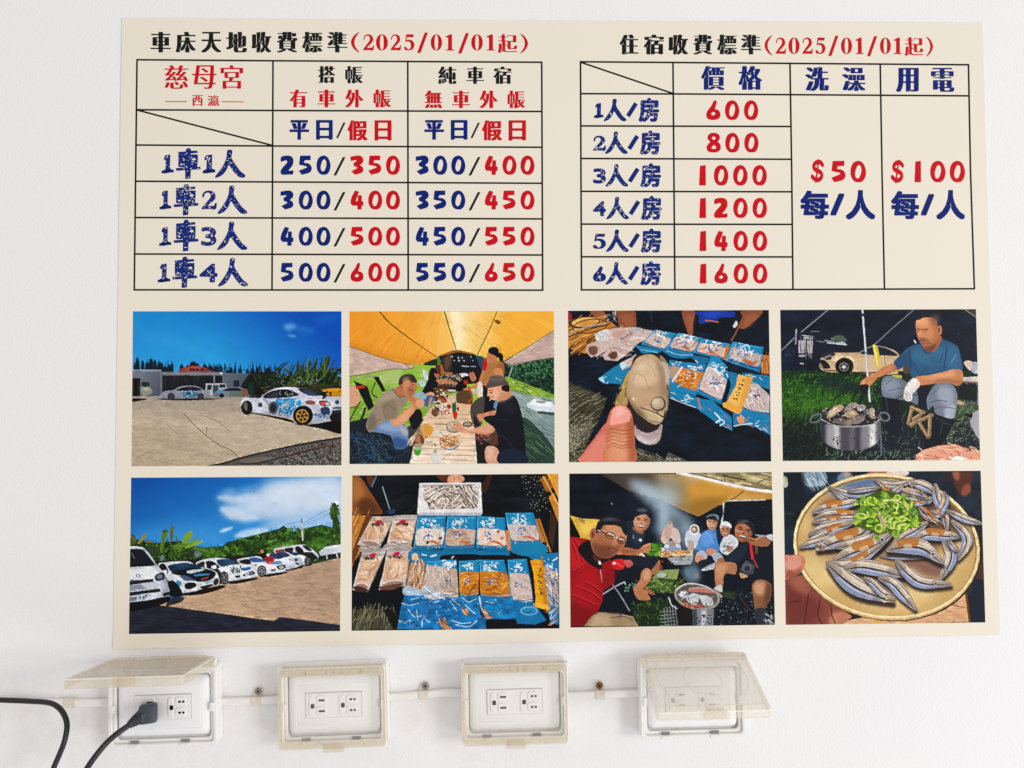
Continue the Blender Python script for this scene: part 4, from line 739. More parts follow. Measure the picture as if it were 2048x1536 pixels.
    q.P('1020 820 1060 800 1120 790 1200 780 1260 795 1330 830 1430 850 1460 880 1455 910 1400 930 1290 950 1200 960 1100 900', 'd8dce4'); q.P('1250 950 1450 920 1460 935 1300 965', '15130f'); q.P('1130 800 1200 790 1280 825 1190 835 1150 825', '2c5c94'); q.P('1040 822 1120 805 1150 848 1080 850', '181c24'); q.P('1240 840 1380 860 1300 930 1240 900', 'f2f4f8', .8, 10); q.P('1380 868 1450 855 1455 890 1400 900', '15171c'); q.P('1400 872 1440 865 1440 890 1410 892', 'a8b0bc'); q.P('1330 900 1370 895 1360 912 1330 912', '22242a'); q.P('1320 840 1400 820 1430 845 1350 855', '6494c4'); car_wheel(q, 1245, 915, 42, 52, '9c9ca4', 5); q.E(1190, 860, 10, 8, '30343c')
    q.P('1225 760 1270 750 1300 790 1320 830 1260 810', '16161c'); q.P('1275 790 1330 780 1360 810 1320 850 1280 830', 'a02830'); q.E(1248, 735, 16, 16, 'c88c50'); q.P('1300 830 1340 830 1330 850', 'd05848')
    q.P('650 850 700 815 790 797 900 797 980 815 1060 850 1150 880 1180 930 1180 965 1080 990 950 1005 900 980 860 900 750 880', 'dde1e8'); q.P('940 1010 1180 970 1190 990 1000 1030', '16130f'); q.P('835 820 890 805 980 812 1045 848 960 860 880 875', '1c3656'); q.P('900 815 970 815 1010 840 930 845', '34587e', .7, 8); q.P('735 830 800 825 860 870 850 890 750 880', '171b24'); q.P('660 850 725 825 720 880 690 870', '1c222c'); q.L('732 830 745 885', 9, 'd8dce4'); q.P('790 870 830 860 830 890 795 890', 'e8eaf0'); q.P('860 900 1000 860 1120 900 1040 960 960 980', 'f4f6fa', .7, 14); q.P('1055 890 1130 875 1145 895 1090 912', '2c5ca0'); q.S('950 890 1060 880 1060 920 960 930', 26, 34, 8, 50, 50, '3c4450 586474'); q.P('1080 940 1160 915 1180 940 1090 962', '20242c'); q.D('1090 930 1170 920 1170 950 1100 960', 12, 6, 'a8b0b8 e0e4ea'); q.P('1005 955 1050 950 1045 970 1010 972', '24262c'); car_wheel(q, 905, 975, 40, 60, '8c8a8c', 5); q.L('900 1010 1000 1000 1170 970', 7, '8c94a4', .7)
    # black-bonneted car
    q.P('520 1110 640 1090 890 1040 890 1070 720 1120 560 1135', '14100e')
    c1 = '310 850 380 835 480 825 590 828 660 870 760 890 830 920 860 980 855 1030 800 1045 690 1080 560 1110 500 1100 450 1010 400 1000 360 920'
    q.P(c1, 'd0d6de'); q.P('390 870 480 845 600 845 700 885 600 895 420 920', '16304a'); q.P('460 860 560 850 600 870 500 890', '27486a', .8, 8); q.P('320 860 370 850 400 930 350 930', '12161e'); q.L('375 850 420 930', 10, 'e0e4ea'); q.P('350 910 385 905 385 940 355 940', 'e4e8ee')
    q.P('430 925 600 890 720 890 800 910 830 940 790 990 700 1010 640 1000 560 960 480 950', '0f1620'); q.P('570 912 700 895 720 905 600 935', 'c4d0dc'); q.P('640 945 760 935 765 948 650 960', '3c8cc0'); q.P('500 960 560 955 640 1000 590 1005 520 985', '44607c'); q.L('700 990 760 970', 9, 'b8402c'); q.P('440 940 520 975 540 1020 560 1100 500 1095 450 1010', 'dfe4ea'); q.P('470 1000 520 1010 500 1060', '3c88b8'); q.P('550 1025 620 1015 660 1030 640 1060 560 1080', '14161c'); q.O(600, 1045, 66, 44, 9, 'e8ecf0', -8); q.P('690 1055 800 1030 810 1040 720 1075', '14161c'); q.P('715 1015 800 995 800 1018 725 1038', 'c4dcec'); q.L('730 1020 790 1006', 7, '4c7898'); q.P('800 1000 850 970 860 1020 820 1045', '24282e'); q.O(832, 1010, 30, 40, 7, 'd8dce4', 20); q.P('400 1020 440 1000 490 1040 530 1130 420 1140', '0e0f13'); q.L('530 1100 660 1085', 12, 'e8ecf2')
    # white van at left
    vn = '50 690 120 690 180 700 230 760 300 860 370 940 410 1080 410 1140 340 1150 200 1180 50 1195'
    q.P('50 1190 320 1160 400 1140 410 1180 300 1230 50 1280', '0c0c10'); q.P(vn, 'd2d7e0', sm=0); q.C(vn, 0); q.P('50 880 250 870 330 980 300 1000 50 1010', 'f0f2f7', .8, 14); q.P('350 960 420 960 420 1160 350 1160', '9aa2b2', .8, 16); q.P('50 1030 330 1000 350 1090 50 1100', 'c4cad6', .8, 10); q.C()
    q.P('50 715 150 712 190 730 285 860 240 868 50 878', '131820', sm=0); q.L('70 750 95 800', 9, '6c7888', .8); q.L('170 705 230 780 298 865', 9, 'b4bcc8'); q.O(127, 955, 20, 16, 6, '3c4048'); q.Q('50 1000 265 985 262 1010 50 1040', '1c2028'); q.Q('60 985 110 1000 60 1010', '3c6078'); q.P('285 950 350 925 370 960 360 990 290 1000', '262c38'); q.P('300 955 340 945 345 975 305 985', '7c8ca0', .8); q.Q('50 1040 150 1035 200 1070 50 1095', '8c96a8'); q.Q('50 1105 325 1070 330 1100 50 1140', '191c24'); q.Q('50 1150 120 1140 120 1180 50 1190', '6c7484'); q.Q('112 1130 238 1110 242 1160 116 1188', 'c8d4e0'); q.S('125 1130 235 1118 235 1155 125 1175', 16, 22, 8, 60, 40, '3c5c80'); q.P('355 1115 410 1100 410 1130 360 1140', '24262c'); q.P('310 1160 400 1145 400 1190 320 1200', '0e0f13')
    return q

def photo_packets():
    q = Paint(2013, 1536, '0d1016', 6)
    q.N('40 40 1970 40 1970 440 40 440', .5, 180, 60); q.S('300 200 650 300 640 420 340 420', 20, 160, 12, -30, 20, '24302c 1c2420', .6)
    q.D('1600 60 1900 60 1900 420 1700 400', 90, 5, '8c9078 5c604c a4a890', .8)
    q.P('45 65 130 90 190 180 260 290 320 410 180 415 45 400', '8c5024'); q.P('50 100 120 110 160 240 110 300 50 280', 'b87840', .8, 20); q.P('110 280 240 290 310 410 120 410', '4c2a18', .7, 20); q.P('180 70 240 80 230 160 190 130', '5c3018'); q.L('265 70 225 160', 14, '4c7488'); q.L('325 165 390 370', 9, '8ca8b0'); q.P('380 385 440 375 430 412 380 412', '203c70')
    q.P('830 60 930 60 930 120 870 110', '5a2f20'); q.P('1240 160 1300 60 1340 60 1290 200 1250 210', '3c2018'); q.P('925 110 940 65 1000 52 1060 60 1085 95 1050 122 940 128', 'e0a080'); q.L('985 70 990 110', 5, 'b06c50'); q.L('1030 65 1035 105', 5, 'b06c50')
    # foam box of small fish
    q.P('665 130 1235 125 1248 410 1225 428 660 428 645 410', 'd4d2d4', sm=0); q.Q('650 405 1246 405 1235 432 660 432', 'b4bccc'); q.Q('665 130 1235 125 1246 402 648 402', 'e6e2e2')
    q.P('705 160 1180 145 1215 210 1200 360 760 372 700 230', '6c5a50', sm=0); q.C('700 155 1195 145 1215 250 1200 362 760 376 698 250', 0)
    q.S('690 140 1230 140 1230 380 690 380', 330, 150, 14, 20, 70, '9c8878 d8ccc0 4a3a34 c4b4a8 786458 efe8e2', .95, .5); q.P('700 240 740 180 830 170 760 260', 'b0a098', .5, 14)
    q.S('1050 160 1200 180 1190 360 1080 340', 40, 170, 12, 55, 10, 'd8ccc4 5c4a40 f0e8e0', .95, .2); q.S('740 190 900 160 900 230 740 320', 36, 150, 12, -32, 10, 'd8ccc4 5c4a40 f0e8e0', .95, .2); q.C()
    q.Q('690 145 1190 140 1185 150 700 158', 'a89c98')
    # wood trestle
    q.Q('45 430 230 430 140 740 45 880', 'c08038'); q.S('45 430 230 430 140 740 45 880', 40, 160, 9, -70, 6, '8a4c18 e8a850 a8682c', .9); q.Q('170 430 235 430 60 860 45 880 45 760', '6c3c18')
    q.Q('1845 45 1950 45 1950 270', 'dc9c30'); q.Q('1780 95 1830 60 1900 170 1850 225', 'a86420'); q.Q('1860 260 1910 220 1955 330 1950 490', 'c8842c'); q.L('1840 240 1900 200', 34, '14120f'); q.L('1810 70 1950 330', 9, 'e8b860'); q.Q('1880 380 1940 480 1900 740 1860 640', '3c2814'); q.Q('1730 465 1780 460 1890 770 1830 780 1770 640', 'c07a2c'); q.L('1760 470 1870 770', 10, '7c4818'); q.P('1800 690 1830 680 1870 770 1830 775', '0c0c0c'); q.D('1820 690 1860 700 1860 760 1830 760', 8, 5, 'b8b8b0')
    q.Q('45 1300 440 1300 420 1480 45 1490', '4c4a38'); q.S('45 1310 430 1310 400 1480 45 1490', 120, 130, 9, 110, 22, '6c6a50 2c2c22 8c8a6c 3a3a2c', .9); q.Q('330 1300 420 1300 480 1480 420 1480', '14140f')
    # clear packets of dried squid
    def clear(p, food, dot, seed):
        food = 'd8b094'
        m = quadmap(p); pt = lambda *uv: np.array([m(u, v) for u, v in uv]); cl = q.clip
        q.Q(p, 'c8b8ac'); q.C(p, 0); q.Q(pt((0, 0), (1, 0), (1, .16), (0, .16)), 'b4a8a4'); q.L(pt((0, .1), (1, .1)), 6, 'dcd4d0', .8); q.L(pt((0, .16), (1, .16)), 5, '8c7c74', .7)
        w = pt((.1, .3), (.5, .22), (.9, .25), (.92, .6), (.8, .82), (.4, .86), (.1, .74))
        q.P(w, food); q.S(w, 46, 110, 26, q.rs.randint(180), 30, 'ecccb0 b98a68 e2ba98 f4e0cc c4946c', .6, .4); q.L(pt((.05, .86), (.5, .8), (.95, .88)), 8, 'f0e8e0', .8); q.P(pt((.1, .88), (.5, .84), (.9, .9), (.5, .98)), '9c8478'); q.L(pt((.03, .2), (.02, .95)), 8, 'e8e0dc', .8); q.L(pt((.97, .2), (.98, .95)), 6, '7c6c64', .7)
        c = m(*dot); q.E(c[0], c[1], 34, 20, 'c41c48', -20); c = m(dot[0], dot[1] + .08); q.S([c + [-60, -9], c + [60, -9], c + [60, 9], c + [-60, 9]], 26, 20, 9, 60, 60, '3c241c 5a3a30'); q.clip = cl
    clear('230 440 440 440 300 730 90 700', 'd8ac7c', (.4, .2), 1); clear('430 430 650 425 590 720 360 710', 'dcac78', (.42, .22), 2)
    clear('140 750 370 730 190 1140 45 1120', 'd8a478', (.5, .15), 3); clear('370 740 590 730 540 1080 290 1120', 'dcb080', (.42, .14), 4)
    q.P('130 730 360 700 590 720 560 760 360 750 140 770', 'a89a98'); q.S('100 650 600 660 590 760 130 760', 40, 60, 7, 5, 20, 'e8e0dc 80706c c8bcb8'); q.P('50 1090 130 1090 200 1130 100 1136', '4c2c24'); q.P('300 1090 400 1070 520 1060 440 1110 320 1120', '6c4438')
    q.P('350 640 370 660 330 720 300 725', '14100f'); q.P('310 900 350 830 320 1000 290 1060 270 1020', '120f10')
    # blue packets
    for c, f, d in (('650 440 910 440 890 740 605 750', 'e0d2c8', 'e8dcd4 d4c4b8 b8a89c'), ('925 440 1195 440 1180 740 890 750', 'c8a890', 'e0d0c4 7c8074 b87850 a48c80 dcb898'), ('1200 435 1455 450 1480 750 1190 740', 'e0cabc', 'f0dcd0 d8a888 e8d0c4'), ('1460 405 1720 405 1800 700 1505 700', 'c8b8b4', 'e0d4d0 a89890 d8c4bc')):
        packet(q, c, f, win=(.04, .36, .97, .9), detail=d)
    for x, y, c in ((1395, 580, 'b85040'), (1430, 640, 'c07858'), (860, 640, '4a3c34'), (740, 680, '4a3c34')): q.E(x, y, 16, 14, c)
    q.P('560 790 610 750 880 750 900 780 880 850 600 860', '1478a8'); q.P('600 790 640 780 660 840 600 840', 'e0b888'); q.L('690 790 730 800', 10, 'd8ecf4'); q.L('770 810 820 795', 14, 'd0e8f2')
    q.P('890 750 1190 740 1180 800 1040 830 920 800', '1274a4'); q.P('1190 750 1480 750 1470 820 1320 830 1220 800', '1274a4'); q.P('1510 700 1800 690 1840 780 1680 810 1520 770', '1680ac'); q.Q('1465 560 1500 580 1510 750 1480 750', 'd8842c')
    for y in (735, 755): q.L([[610, y], [880, y + 2]], 5, '0c4870'); q.L([[900, y + 4], [1180, y]], 5, '0c4870'); q.L([[1195, y], [1470, y + 8]], 5, '0c4870')
    q.P('880 800 1190 790 1200 840 900 860', '0c1018'); q.P('1200 800 1480 800 1480 850 1220 840', '0c1018')
    packet(q, '730 850 890 840 880 1210 700 1190', 'c8b4a8', win=(.02, .14, .98, .96), top=0, fish=0, detail='e8dcd4 a89488 d8c8c0'); q.Q('580 870 720 860 700 1140 540 1120', 'b08c74'); q.S('580 880 720 870 700 1130 560 1120', 60, 110, 12, 100, 20, 'd8bca0 7c5c48 e8d4c0 c8843c', .9, .3)
    packet(q, '870 840 1010 840 1030 1200 860 1200', 'c0a898', win=(.02, .2, .98, .98), fish=0, detail='e8dcd0 a08878 d8c0b0 7c8478')
    scribble(q, 950, 870, 110, 100, 'e8f0f4', 12, 10, -10)
    for c in ('1030 850 1220 840 1210 1180 1040 1190', '1220 840 1450 840 1530 1190 1230 1200'):
        packet(q, c, 'c87c1c', win=(.0, .3, 1, .96), fish=0, detail='e8a440 9c5410 d8902c f0bc60 7c400c')
    packet(q, '1480 840 1660 830 1730 1260 1520 1260', 'd0bcb4', win=(.04, .3, .97, .92), fish=0, detail='e8dcd8 b09c98 d8b8a8')
    q.P('540 1120 700 1150 690 1480 460 1480 490 1300', '1a70ac', sm=0); q.P('700 1180 1030 1190 1280 1390 1280 1480 680 1480', '176ca8', sm=0); q.P('1030 1180 1220 1180 1230 1370 1050 1380', '1878b0', sm=0); q.P('1220 1190 1530 1180 1560 1390 1270 1390', '1878b0', sm=0); q.P('1530 1220 1740 1260 1840 1400 1740 1440 1570 1430', '1272a8', sm=0)
    q.P('540 1080 700 1130 690 1170 520 1160', 'a8bccc'); q.P('710 1070 860 1160 870 1200 720 1190', 'b8c4d0'); q.L('710 1090 800 1160 900 1200', 10, 'e8eef4'); q.L('1220 1180 1240 1290 1290 1370', 12, 'd0e0ec')
    for p in ('500 1240 580 1260 660 1240', '590 1210 660 1190', '520 1430 580 1400 575 1430', '470 1400 510 1410', '560 1300 620 1370 680 1360', '640 1300 650 1400', '960 1400 1060 1430 1140 1420', '1000 1440 1120 1460 1200 1400', '790 1240 850 1220', '950 1220 1010 1310', '970 1210 1040 1260', '1060 1190 1120 1230 1190 1200', '1090 1260 1180 1340', '1280 1230 1360 1240', '690 1460 700 1380 760 1420'):
        q.L(p, 8, 'c8dcea', .8)
    for p in ('840 1370 880 1400 900 1370 920 1440 970 1480 900 1480 860 1440', '1050 1270 1080 1300 1110 1290 1120 1350 1080 1340', '1260 1290 1290 1320 1310 1360 1350 1370 1280 1380'):
        q.P(p, 'd89c60'); q.L(A(p)[[0, 3]], 10, '6c3418', .8)
    q.S('480 1180 1540 1200 1540 1380 700 1470 480 1470', 60, 40, 7, 20, 80, 'd8e4ec 0c5084 b87850 6cb0d4 0c4c7c e0c8a8', .8, .4); q.N('460 1120 1560 1180 1560 1400 1280 1480 460 1480', .22, 60, 30); q.E(1680, 1320, 80, 46, '2c8cbc'); q.E(1680, 1370, 76, 60, '1878ac'); q.O(1680, 1312, 80, 40, 7, '8cc8e0')
    q.P('1680 790 1950 775 1955 960 1820 920 1820 860 1690 830', '1678ac', sm=0); q.L('1900 850 1945 820', 12, 'd8ecf4'); q.D('1700 800 1900 800 1900 900 1830 880', 12, 5, 'e0f0f6'); q.P('1810 900 1950 960 1955 1300 1840 1260', 'b8a8a4', sm=0); q.S('1820 910 1950 960 1950 1290 1850 1250', 50, 80, 12, 60, 30, 'e8e0dc 7c6c68 d0a898 1c6ca0', .9); scribble(q, 1850, 950, 60, 120, 'f0f4f8', 10, 9, 20); scribble(q, 1920, 1050, 60, 100, '2c5c94', 6, 9, 20); q.P('1840 1250 1955 1280 1955 1440 1880 1430', '1878ac', sm=0); q.S('1850 1270 1955 1300 1955 1430 1880 1420', 16, 60, 8, -50, 30, 'e8a070 d8e8f0 c87c4c')
    bar = '1690 850 1740 835 1810 850 1820 1000 1850 1220 1866 1305 1735 1275 1740 1180 1720 960'
    q.P(bar, 'eca41c', sm=0); q.P('1790 850 1812 850 1850 1220 1864 1300 1820 1290', 'c07c10', .8, 8); q.L('1700 880 1810 890', 6, 'b87410'); q.P('1735 1240 1850 1260 1864 1304 1735 1274', 'f4bc3c', .9)
    for y in (935, 990, 1045, 1100, 1150): scribble(q, 1770 + (y - 935) * .14, y, 40, 40, '20180c', 7, 7, 0)
    return q

def face(q, x, y, w, h, skin, dark, rot=0, grin=0, glasses=0):
    """small printed face: shaded oval, brows, eyes, nose, mouth"""
    c, s_ = math.cos(math.radians(rot)), math.sin(math.radians(rot))
    T = lambda p: A(p) * [w, h] @ np.array([[c, s_], [-s_, c]]) + [x, y]
    o = T('-.95 -.5 -.6 -1 .6 -1 .95 -.5 .95 .1 .75 .65 .3 1 -.3 1 -.75 .65 -.95 .1')
    cl = q.clip
    q.P(o, skin); q.C(o); q.P(T('.3 -1 1 -1 1 1 .2 1 .6 .2'), dark, .6, w * .2)
    for sx in (-1, 1):
        q.L(T([[sx * .62, -.28], [sx * .2, -.26]]), w * .13, '2c1a14', .85); q.L(T([[sx * .56, -.1], [sx * .24, -.08]]), w * .12, '20140f', .9)
    q.L(T('0 -.1 .04 .2'), w * .16, dark, .5); q.L(T('-.14 .26 .16 .26'), w * .1, dark, .8)
    if grin: q.P(T('-.42 .46 0 .44 .42 .44 .2 .66 -.2 .66'), '5c2418'); q.L(T('-.3 .5 .3 .49'), w * .12, 'f0e8e0')
    else: q.L(T('-.34 .54 0 .57 .34 .52'), w * .11, '6c3424')
    q.P(T('-.9 .5 0 .78 .9 .5 .4 1.1 -.4 1.1'), dark, .4, w * .15)
    q.clip = cl
    if glasses:
        for sx in (-.42, .42): q.O(*T([[sx, -.06]])[0], w * .38, h * .2, w * .08, 'c8ccd0', rot)
        q.L(T('-.1 -.08 .1 -.08'), w * .08, 'c8ccd0')

def photo_party():
    q = Paint(2020, 1536, '0c1420', 7)
    q.N('40 40 1960 40 1960 700 40 700', .4, 240, 120)
    # tarp
    tp = '330 60 1080 60 1500 140 1945 240 1945 300 1540 310 1440 370 1250 460 1100 400 900 300 600 220'
    q.G(tp, '3a3228', 'c08a34', '500 200 1350 260', sm=0); q.C(tp, 0); q.P('1150 100 1500 170 1900 260 1500 300 1250 440 1180 340', 'd09a3c', .8, 40); q.P('820 60 1080 60 1300 110 1150 160 900 120', 'b89c78', .7, 30); q.P('400 60 800 60 860 200 640 220', '4c4440', .8, 40); q.P('1250 300 1540 290 1400 380 1250 460 1140 400', '8a6428', .7, 30); q.P('1600 240 1945 280 1945 300 1560 308', 'c89c58', .8, 10); q.C()
    q.P('1200 55 1945 50 1945 230 1600 160', '8c7c54', sm=0); q.S('1250 55 1945 55 1945 220 1600 150', 46, 200, 22, 12, 10, 'd8c898 6c6044 b8a878 e0d4a8', .55, .2); q.L('1480 70 1560 95 1700 115', 11, '2c2a24'); q.L('1800 150 1860 120 1940 90', 9, '3a382c'); q.L('1500 95 1505 135', 6, '4c4838')
    q.L('1060 50 1250 90 1500 150 1720 200 1945 228', 30, 'dcd8d8'); q.L('1080 55 1300 100 1600 170 1945 230', 14, 'f8f8fa'); q.L('1100 70 1400 150 1700 210', 24, 'f0c884', .5, 12)
    q.L('1680 220 1600 280 1540 312', 9, '4c3a20'); q.L('1530 312 1880 306', 8, 'c8ccc8'); q.Q('1484 330 1498 330 1482 520 1466 520', 'c4ccd4'); q.D('1520 340 1930 340 1930 600 1560 600', 24, 3, '3c4c60')
    q.P('1220 470 1100 400 1250 462 1330 420 1470 350 1470 480 1330 500', '0c1420', .8)
    # smoke
    for p, a, b in (('900 500 880 380 780 300 600 180 640 140 800 200 900 140 1000 180 1140 260 1080 380 1000 480', .34, 60), ('920 480 900 340 820 280 740 240 860 260 960 360 980 470', .5, 24), ('640 120 760 200 860 260 760 260 620 180', .35, 30), ('850 380 900 460 940 700 880 720 840 560', .4, 30), ('980 380 1100 460 1180 560 1100 620 1000 560', .4, 34), ('1100 640 1240 640 1260 900 1140 900', .3, 40), ('860 120 1000 100 1120 200 1000 240', .3, 36)):
        q.P(p, '9ab4c8', a, b)
    q.N('620 160 1140 160 1160 600 860 600', .38, 130, 80, 3, '8ca8c0', 60); q.P('900 330 930 420 960 540 950 640 900 560 890 440', 'c8d8e4', .3, 14); q.P('430 330 450 340 440 352', '8c98a8', .8)
    for p, a, b in (('600 130 760 150 910 290 980 420 900 450 740 310', .55, 34), ('880 460 960 440 1020 560 970 640 890 620', .6, 30), ('760 180 920 160 1080 240 1060 340 900 310', .5, 44), ('1020 400 1140 430 1220 540 1160 620 1080 520', .5, 30), ('1100 560 1260 600 1280 760 1160 760', .3, 36), ('900 250 1000 260 1060 420 980 460', .35, 26)): q.P(p, 'b4c8d8', a, b)
    # tent at left
    q.P('45 450 160 480 330 490 300 560 240 600 240 680 130 660 100 560', 'd8b044', sm=0); q.P('150 520 320 500 260 600 160 620', 'f0d060', .8, 16); q.P('45 480 100 560 140 660 45 650', '0e0c0c'); q.P('120 480 180 490 185 530 150 510', 'a88c58')
    # grass
    q.P('780 720 880 715 930 760 900 830 760 820', '3c7a14', .95, 8); q.S('760 720 920 720 900 830 760 820', 50, 50, 8, 0, 20, '5ca41c 24500c 7cc83c'); q.P('780 1060 1080 1060 1040 1160 800 1150', '4c6a24', .8, 24); q.S('760 1050 1120 1050 1040 1180 780 1160', 110, 44, 8, 0, 50, '7c9c44 2c4418 a4bc6c 4c6c2c', .9, .4); q.P('650 1300 960 1240 940 1480 700 1480', '22381a', .7, 30); q.S('620 1260 960 1230 1000 1480 640 1480', 150, 40, 8, 40, 60, '16280f 35561c 4c7028 0c160c 5c8038', .7, .4)
    q.S('1400 1150 1960 1150 1960 1490 1400 1490', 260, 30, 6, 40, 90, '1c2c30 0a1016 3c4c50 283c34', .8); q.D('1420 1160 1950 1160 1950 1490 1420 1480', 90, 4, '5c6c74 8c9ca4 c0c8cc', .8); q.P('1440 1160 1600 1180 1560 1230 1460 1200', '3c5020', .7, 10); q.D('560 1060 780 1060 780 1160 560 1160', 40, 7, '5c9c78 2c5c48 a4d0b8', .8)
    # far people
    def far(x, y, w, skin, hair, cap=None):
        face(q, x, y, w, w * 1.25, skin, '8a5844', 0, 1); q.P([[x - w, y - w * .4], [x - w * .8, y - w * 1.4], [x, y - w * 1.7], [x + w * .8, y - w * 1.4], [x + w, y - w * .4], [x + w * .5, y - w * .8], [x - w * .5, y - w * .8]], cap or hair)
    q.P('905 640 940 570 1010 560 1070 600 1085 700 1040 720 990 660 960 720 910 700', 'd8b4a0'); q.E(985, 545, 28, 40, 'd0a490'); q.P('955 520 985 500 1005 520 980 540', 'a08c84'); q.P('940 580 1000 570 990 660 950 680', 'c89880'); q.P('940 720 1000 690 1080 720 1080 790 950 780', '8c98b4'); q.E(1010, 720, 30, 24, 'b07c64'); q.E(955, 740, 22, 18, 'd8dce4'); q.E(1060, 735, 22, 18, 'd0d4e0')
    q.P('1130 640 1160 590 1230 600 1290 640 1300 720 1220 760 1140 740', 'c8ccd8'); q.P('1150 690 1210 700 1200 790 1160 780', 'b89884'); q.E(1215, 585, 46, 50, 'd8d4d0'); q.E(1215, 582, 34, 36, '8c6450'); q.E(1212, 582, 18, 16, 'd8b8a4'); q.O(1215, 585, 46, 50, 9, 'f0eeee')
    q.P('1230 750 1270 650 1330 590 1420 580 1470 640 1480 740 1440 790 1300 790 1240 770', '4a80c4'); q.P('1290 620 1380 600 1400 700 1300 740', '6ca0e0', .8, 16); q.P('1420 580 1475 620 1480 740 1440 720', '18243c'); q.L('1330 600 1400 720', 5, '9cc0e8', .7); far(1382, 520, 52, 'd0a084', '2c3440'); q.P('1320 480 1350 440 1410 432 1445 460 1445 530 1420 500 1360 490 1330 490', '22262e'); q.P('1325 470 1370 440 1440 450 1440 500 1400 450', '8ca0b0', .8)
    q.P('1330 770 1380 760 1430 790 1380 830 1330 810', 'c48c70'); q.P('1240 800 1300 780 1340 840 1280 880 1230 860', 'b0b8c8'); q.P('1380 820 1450 800 1490 870 1420 890', 'a8b0c4'); q.E(1265, 860, 46, 40, 'c89078'); q.P('1250 890 1340 860 1400 920 1290 960', '18202c')
    q.P('1460 720 1500 650 1560 630 1620 680 1620 740 1560 820 1470 800', 'ccd0d4'); q.S('1480 700 1600 680 1580 800 1480 780', 24, 40, 9, 10, 50, '5c6068 f0f2f4 30343c'); far(1505, 590, 48, 'c08868', '2a2c34', 'd4d4dc'); q.P('1455 540 1500 505 1555 530 1560 570 1500 535', 'e8eaf0'); q.E(1550, 760, 30, 22, 'a87050')
    # small table of food
    q.P('890 800 1200 790 1210 850 1190 900 900 900', '1a1c22', sm=0); q.P('890 790 990 780 1000 830 900 840', 'c8a078'); q.P('1000 800 1200 790 1200 830 1010 835', 'e0c8a0', sm=0); q.P('1010 790 1080 775 1150 795 1080 815', 'd8a04c'); q.S('900 780 1200 780 1190 830 910 835', 50, 34, 8, 0, 40, '8c5428 f0dcb8 c87c3c 5c3820 e8b868', .9); q.P('960 850 1210 830 1180 910 1030 915', 'a8aab0', sm=0); q.S('970 840 1200 840 1180 900 1020 900', 40, 50, 6, -10, 40, 'e8e8ec 5c6068 84888c', .9); q.E(920, 770, 16, 18, 'e0dcd8'); q.Q('890 840 960 850 950 940 900 930', '0e1014'); q.D('890 870 920 870 920 950 895 950', 6, 8, 'a83c30')
    q.P('820 1040 880 965 1075 955 1050 1050', '8c9c5c', sm=0); q.E(912, 1018, 50, 28, '5a6440'); q.E(908, 1010, 46, 24, 'b8c0b4'); q.L('1120 930 1080 1020 1020 1100', 16, '10141a'); q.L('1070 950 1120 1030 1180 1090', 14, '2c3844'); q.P('1120 950 1240 940 1260 1040 1160 1060', '5c7c8c', .6, 16); q.E(1235, 1020, 24, 24, 'a86450', a=.7); q.Q('1100 960 1280 960 1280 1070 1150 1080', '6c8ca8', .3, 20)
    # man in black with a peace sign (right)
    q.P('1500 870 1600 760 1680 700 1800 640 1950 690 1950 1100 1870 1060 1780 1090 1740 1020 1600 960', '131824'); q.P('1520 860 1620 760 1700 700 1700 800 1600 900', '1f2a3a', .9, 12); q.P('1890 640 1950 630 1950 690 1900 660', 'c8ccd4'); q.P('1780 630 1890 640 1850 660', '8c94a0')
    q.P('1280 960 1400 900 1460 880 1480 890 1360 960', 'b8bcc4'); q.L('1290 965 1390 950', 12, 'd8dce0'); q.L('1330 930 1420 890', 8, '8c9098')
    q.P('1405 930 1440 890 1600 900 1600 1000 1500 1000 1480 1130 1420 1130', 'b07854'); q.P('1420 920 1520 910 1500 990 1440 1060', 'd09c74', .8, 14); q.P('1400 1140 1460 1100 1480 1140 1470 1170', 'c8c8cc'); q.P('1430 860 1480 850 1500 880 1440 900', 'a86c4c')
    q.P('1640 960 1700 870 1790 920 1770 1000 1690 1020', '3c424c', sm=0); q.P('1680 900 1760 920 1740 980 1670 970', '5a626c', .8); q.E(1712, 950, 26, 26, '24282e'); q.P('1640 990 1720 1020 1660 1040', 'c8a070'); q.L('1745 730 1760 850', 26, 'd42438'); q.L('1770 860 1810 940', 12, 'b83c28'); q.L('1795 720 1800 800', 26, '5c4c28')
    q.P('1760 1110 1800 1060 1880 1060 1940 1110 1930 1230 1880 1330 1870 1440 1800 1420 1770 1230', '8a5a40'); q.P('1770 1100 1850 1070 1900 1120 1870 1200 1790 1190', 'd8a480', .8, 14); q.P('1880 1100 1950 1130 1920 1240 1880 1330', '5a3424', .7, 14); q.P('1780 1340 1880 1330 1880 1490 1810 1480', '30303a'); q.S('1860 1380 1960 1370 1960 1480 1880 1480', 20, 50, 8, 40, 40, 'd8dce4 5c6470'); q.L('1650 1230 1740 1340', 14, '3c2c20')
    face(q, 1680, 600, 88, 96, 'b07450', '6c3c28', 14, 1); q.P('1595 560 1610 510 1680 485 1750 510 1785 600 1760 620 1740 570 1690 530 1630 530', '1e2028'); q.P('1610 520 1680 492 1730 510 1660 520', '5c6068', .7, 6); q.L('1600 590 1660 605', 6, 'c8b8a8')
    q.P('1720 680 1780 690 1850 650 1930 690 1900 740 1820 740 1740 720', 'a06846'); q.L('1720 662 1800 680', 16, 'b87c58'); q.L('1715 690 1790 700', 16, 'a06846'); q.L('1800 670 1850 650', 14, 'c88c68')
    # man in dark tee behind
    q.P('560 530 640 500 740 600 740 700 720 760 580 740 550 640', '1d2634'); q.P('640 520 700 560 740 640 700 720 640 680', '2c3a4c', .8, 16); q.E(710, 682, 14, 14, 'd0d8e0'); q.L('640 640 645 665', 7, 'a8b0b8')
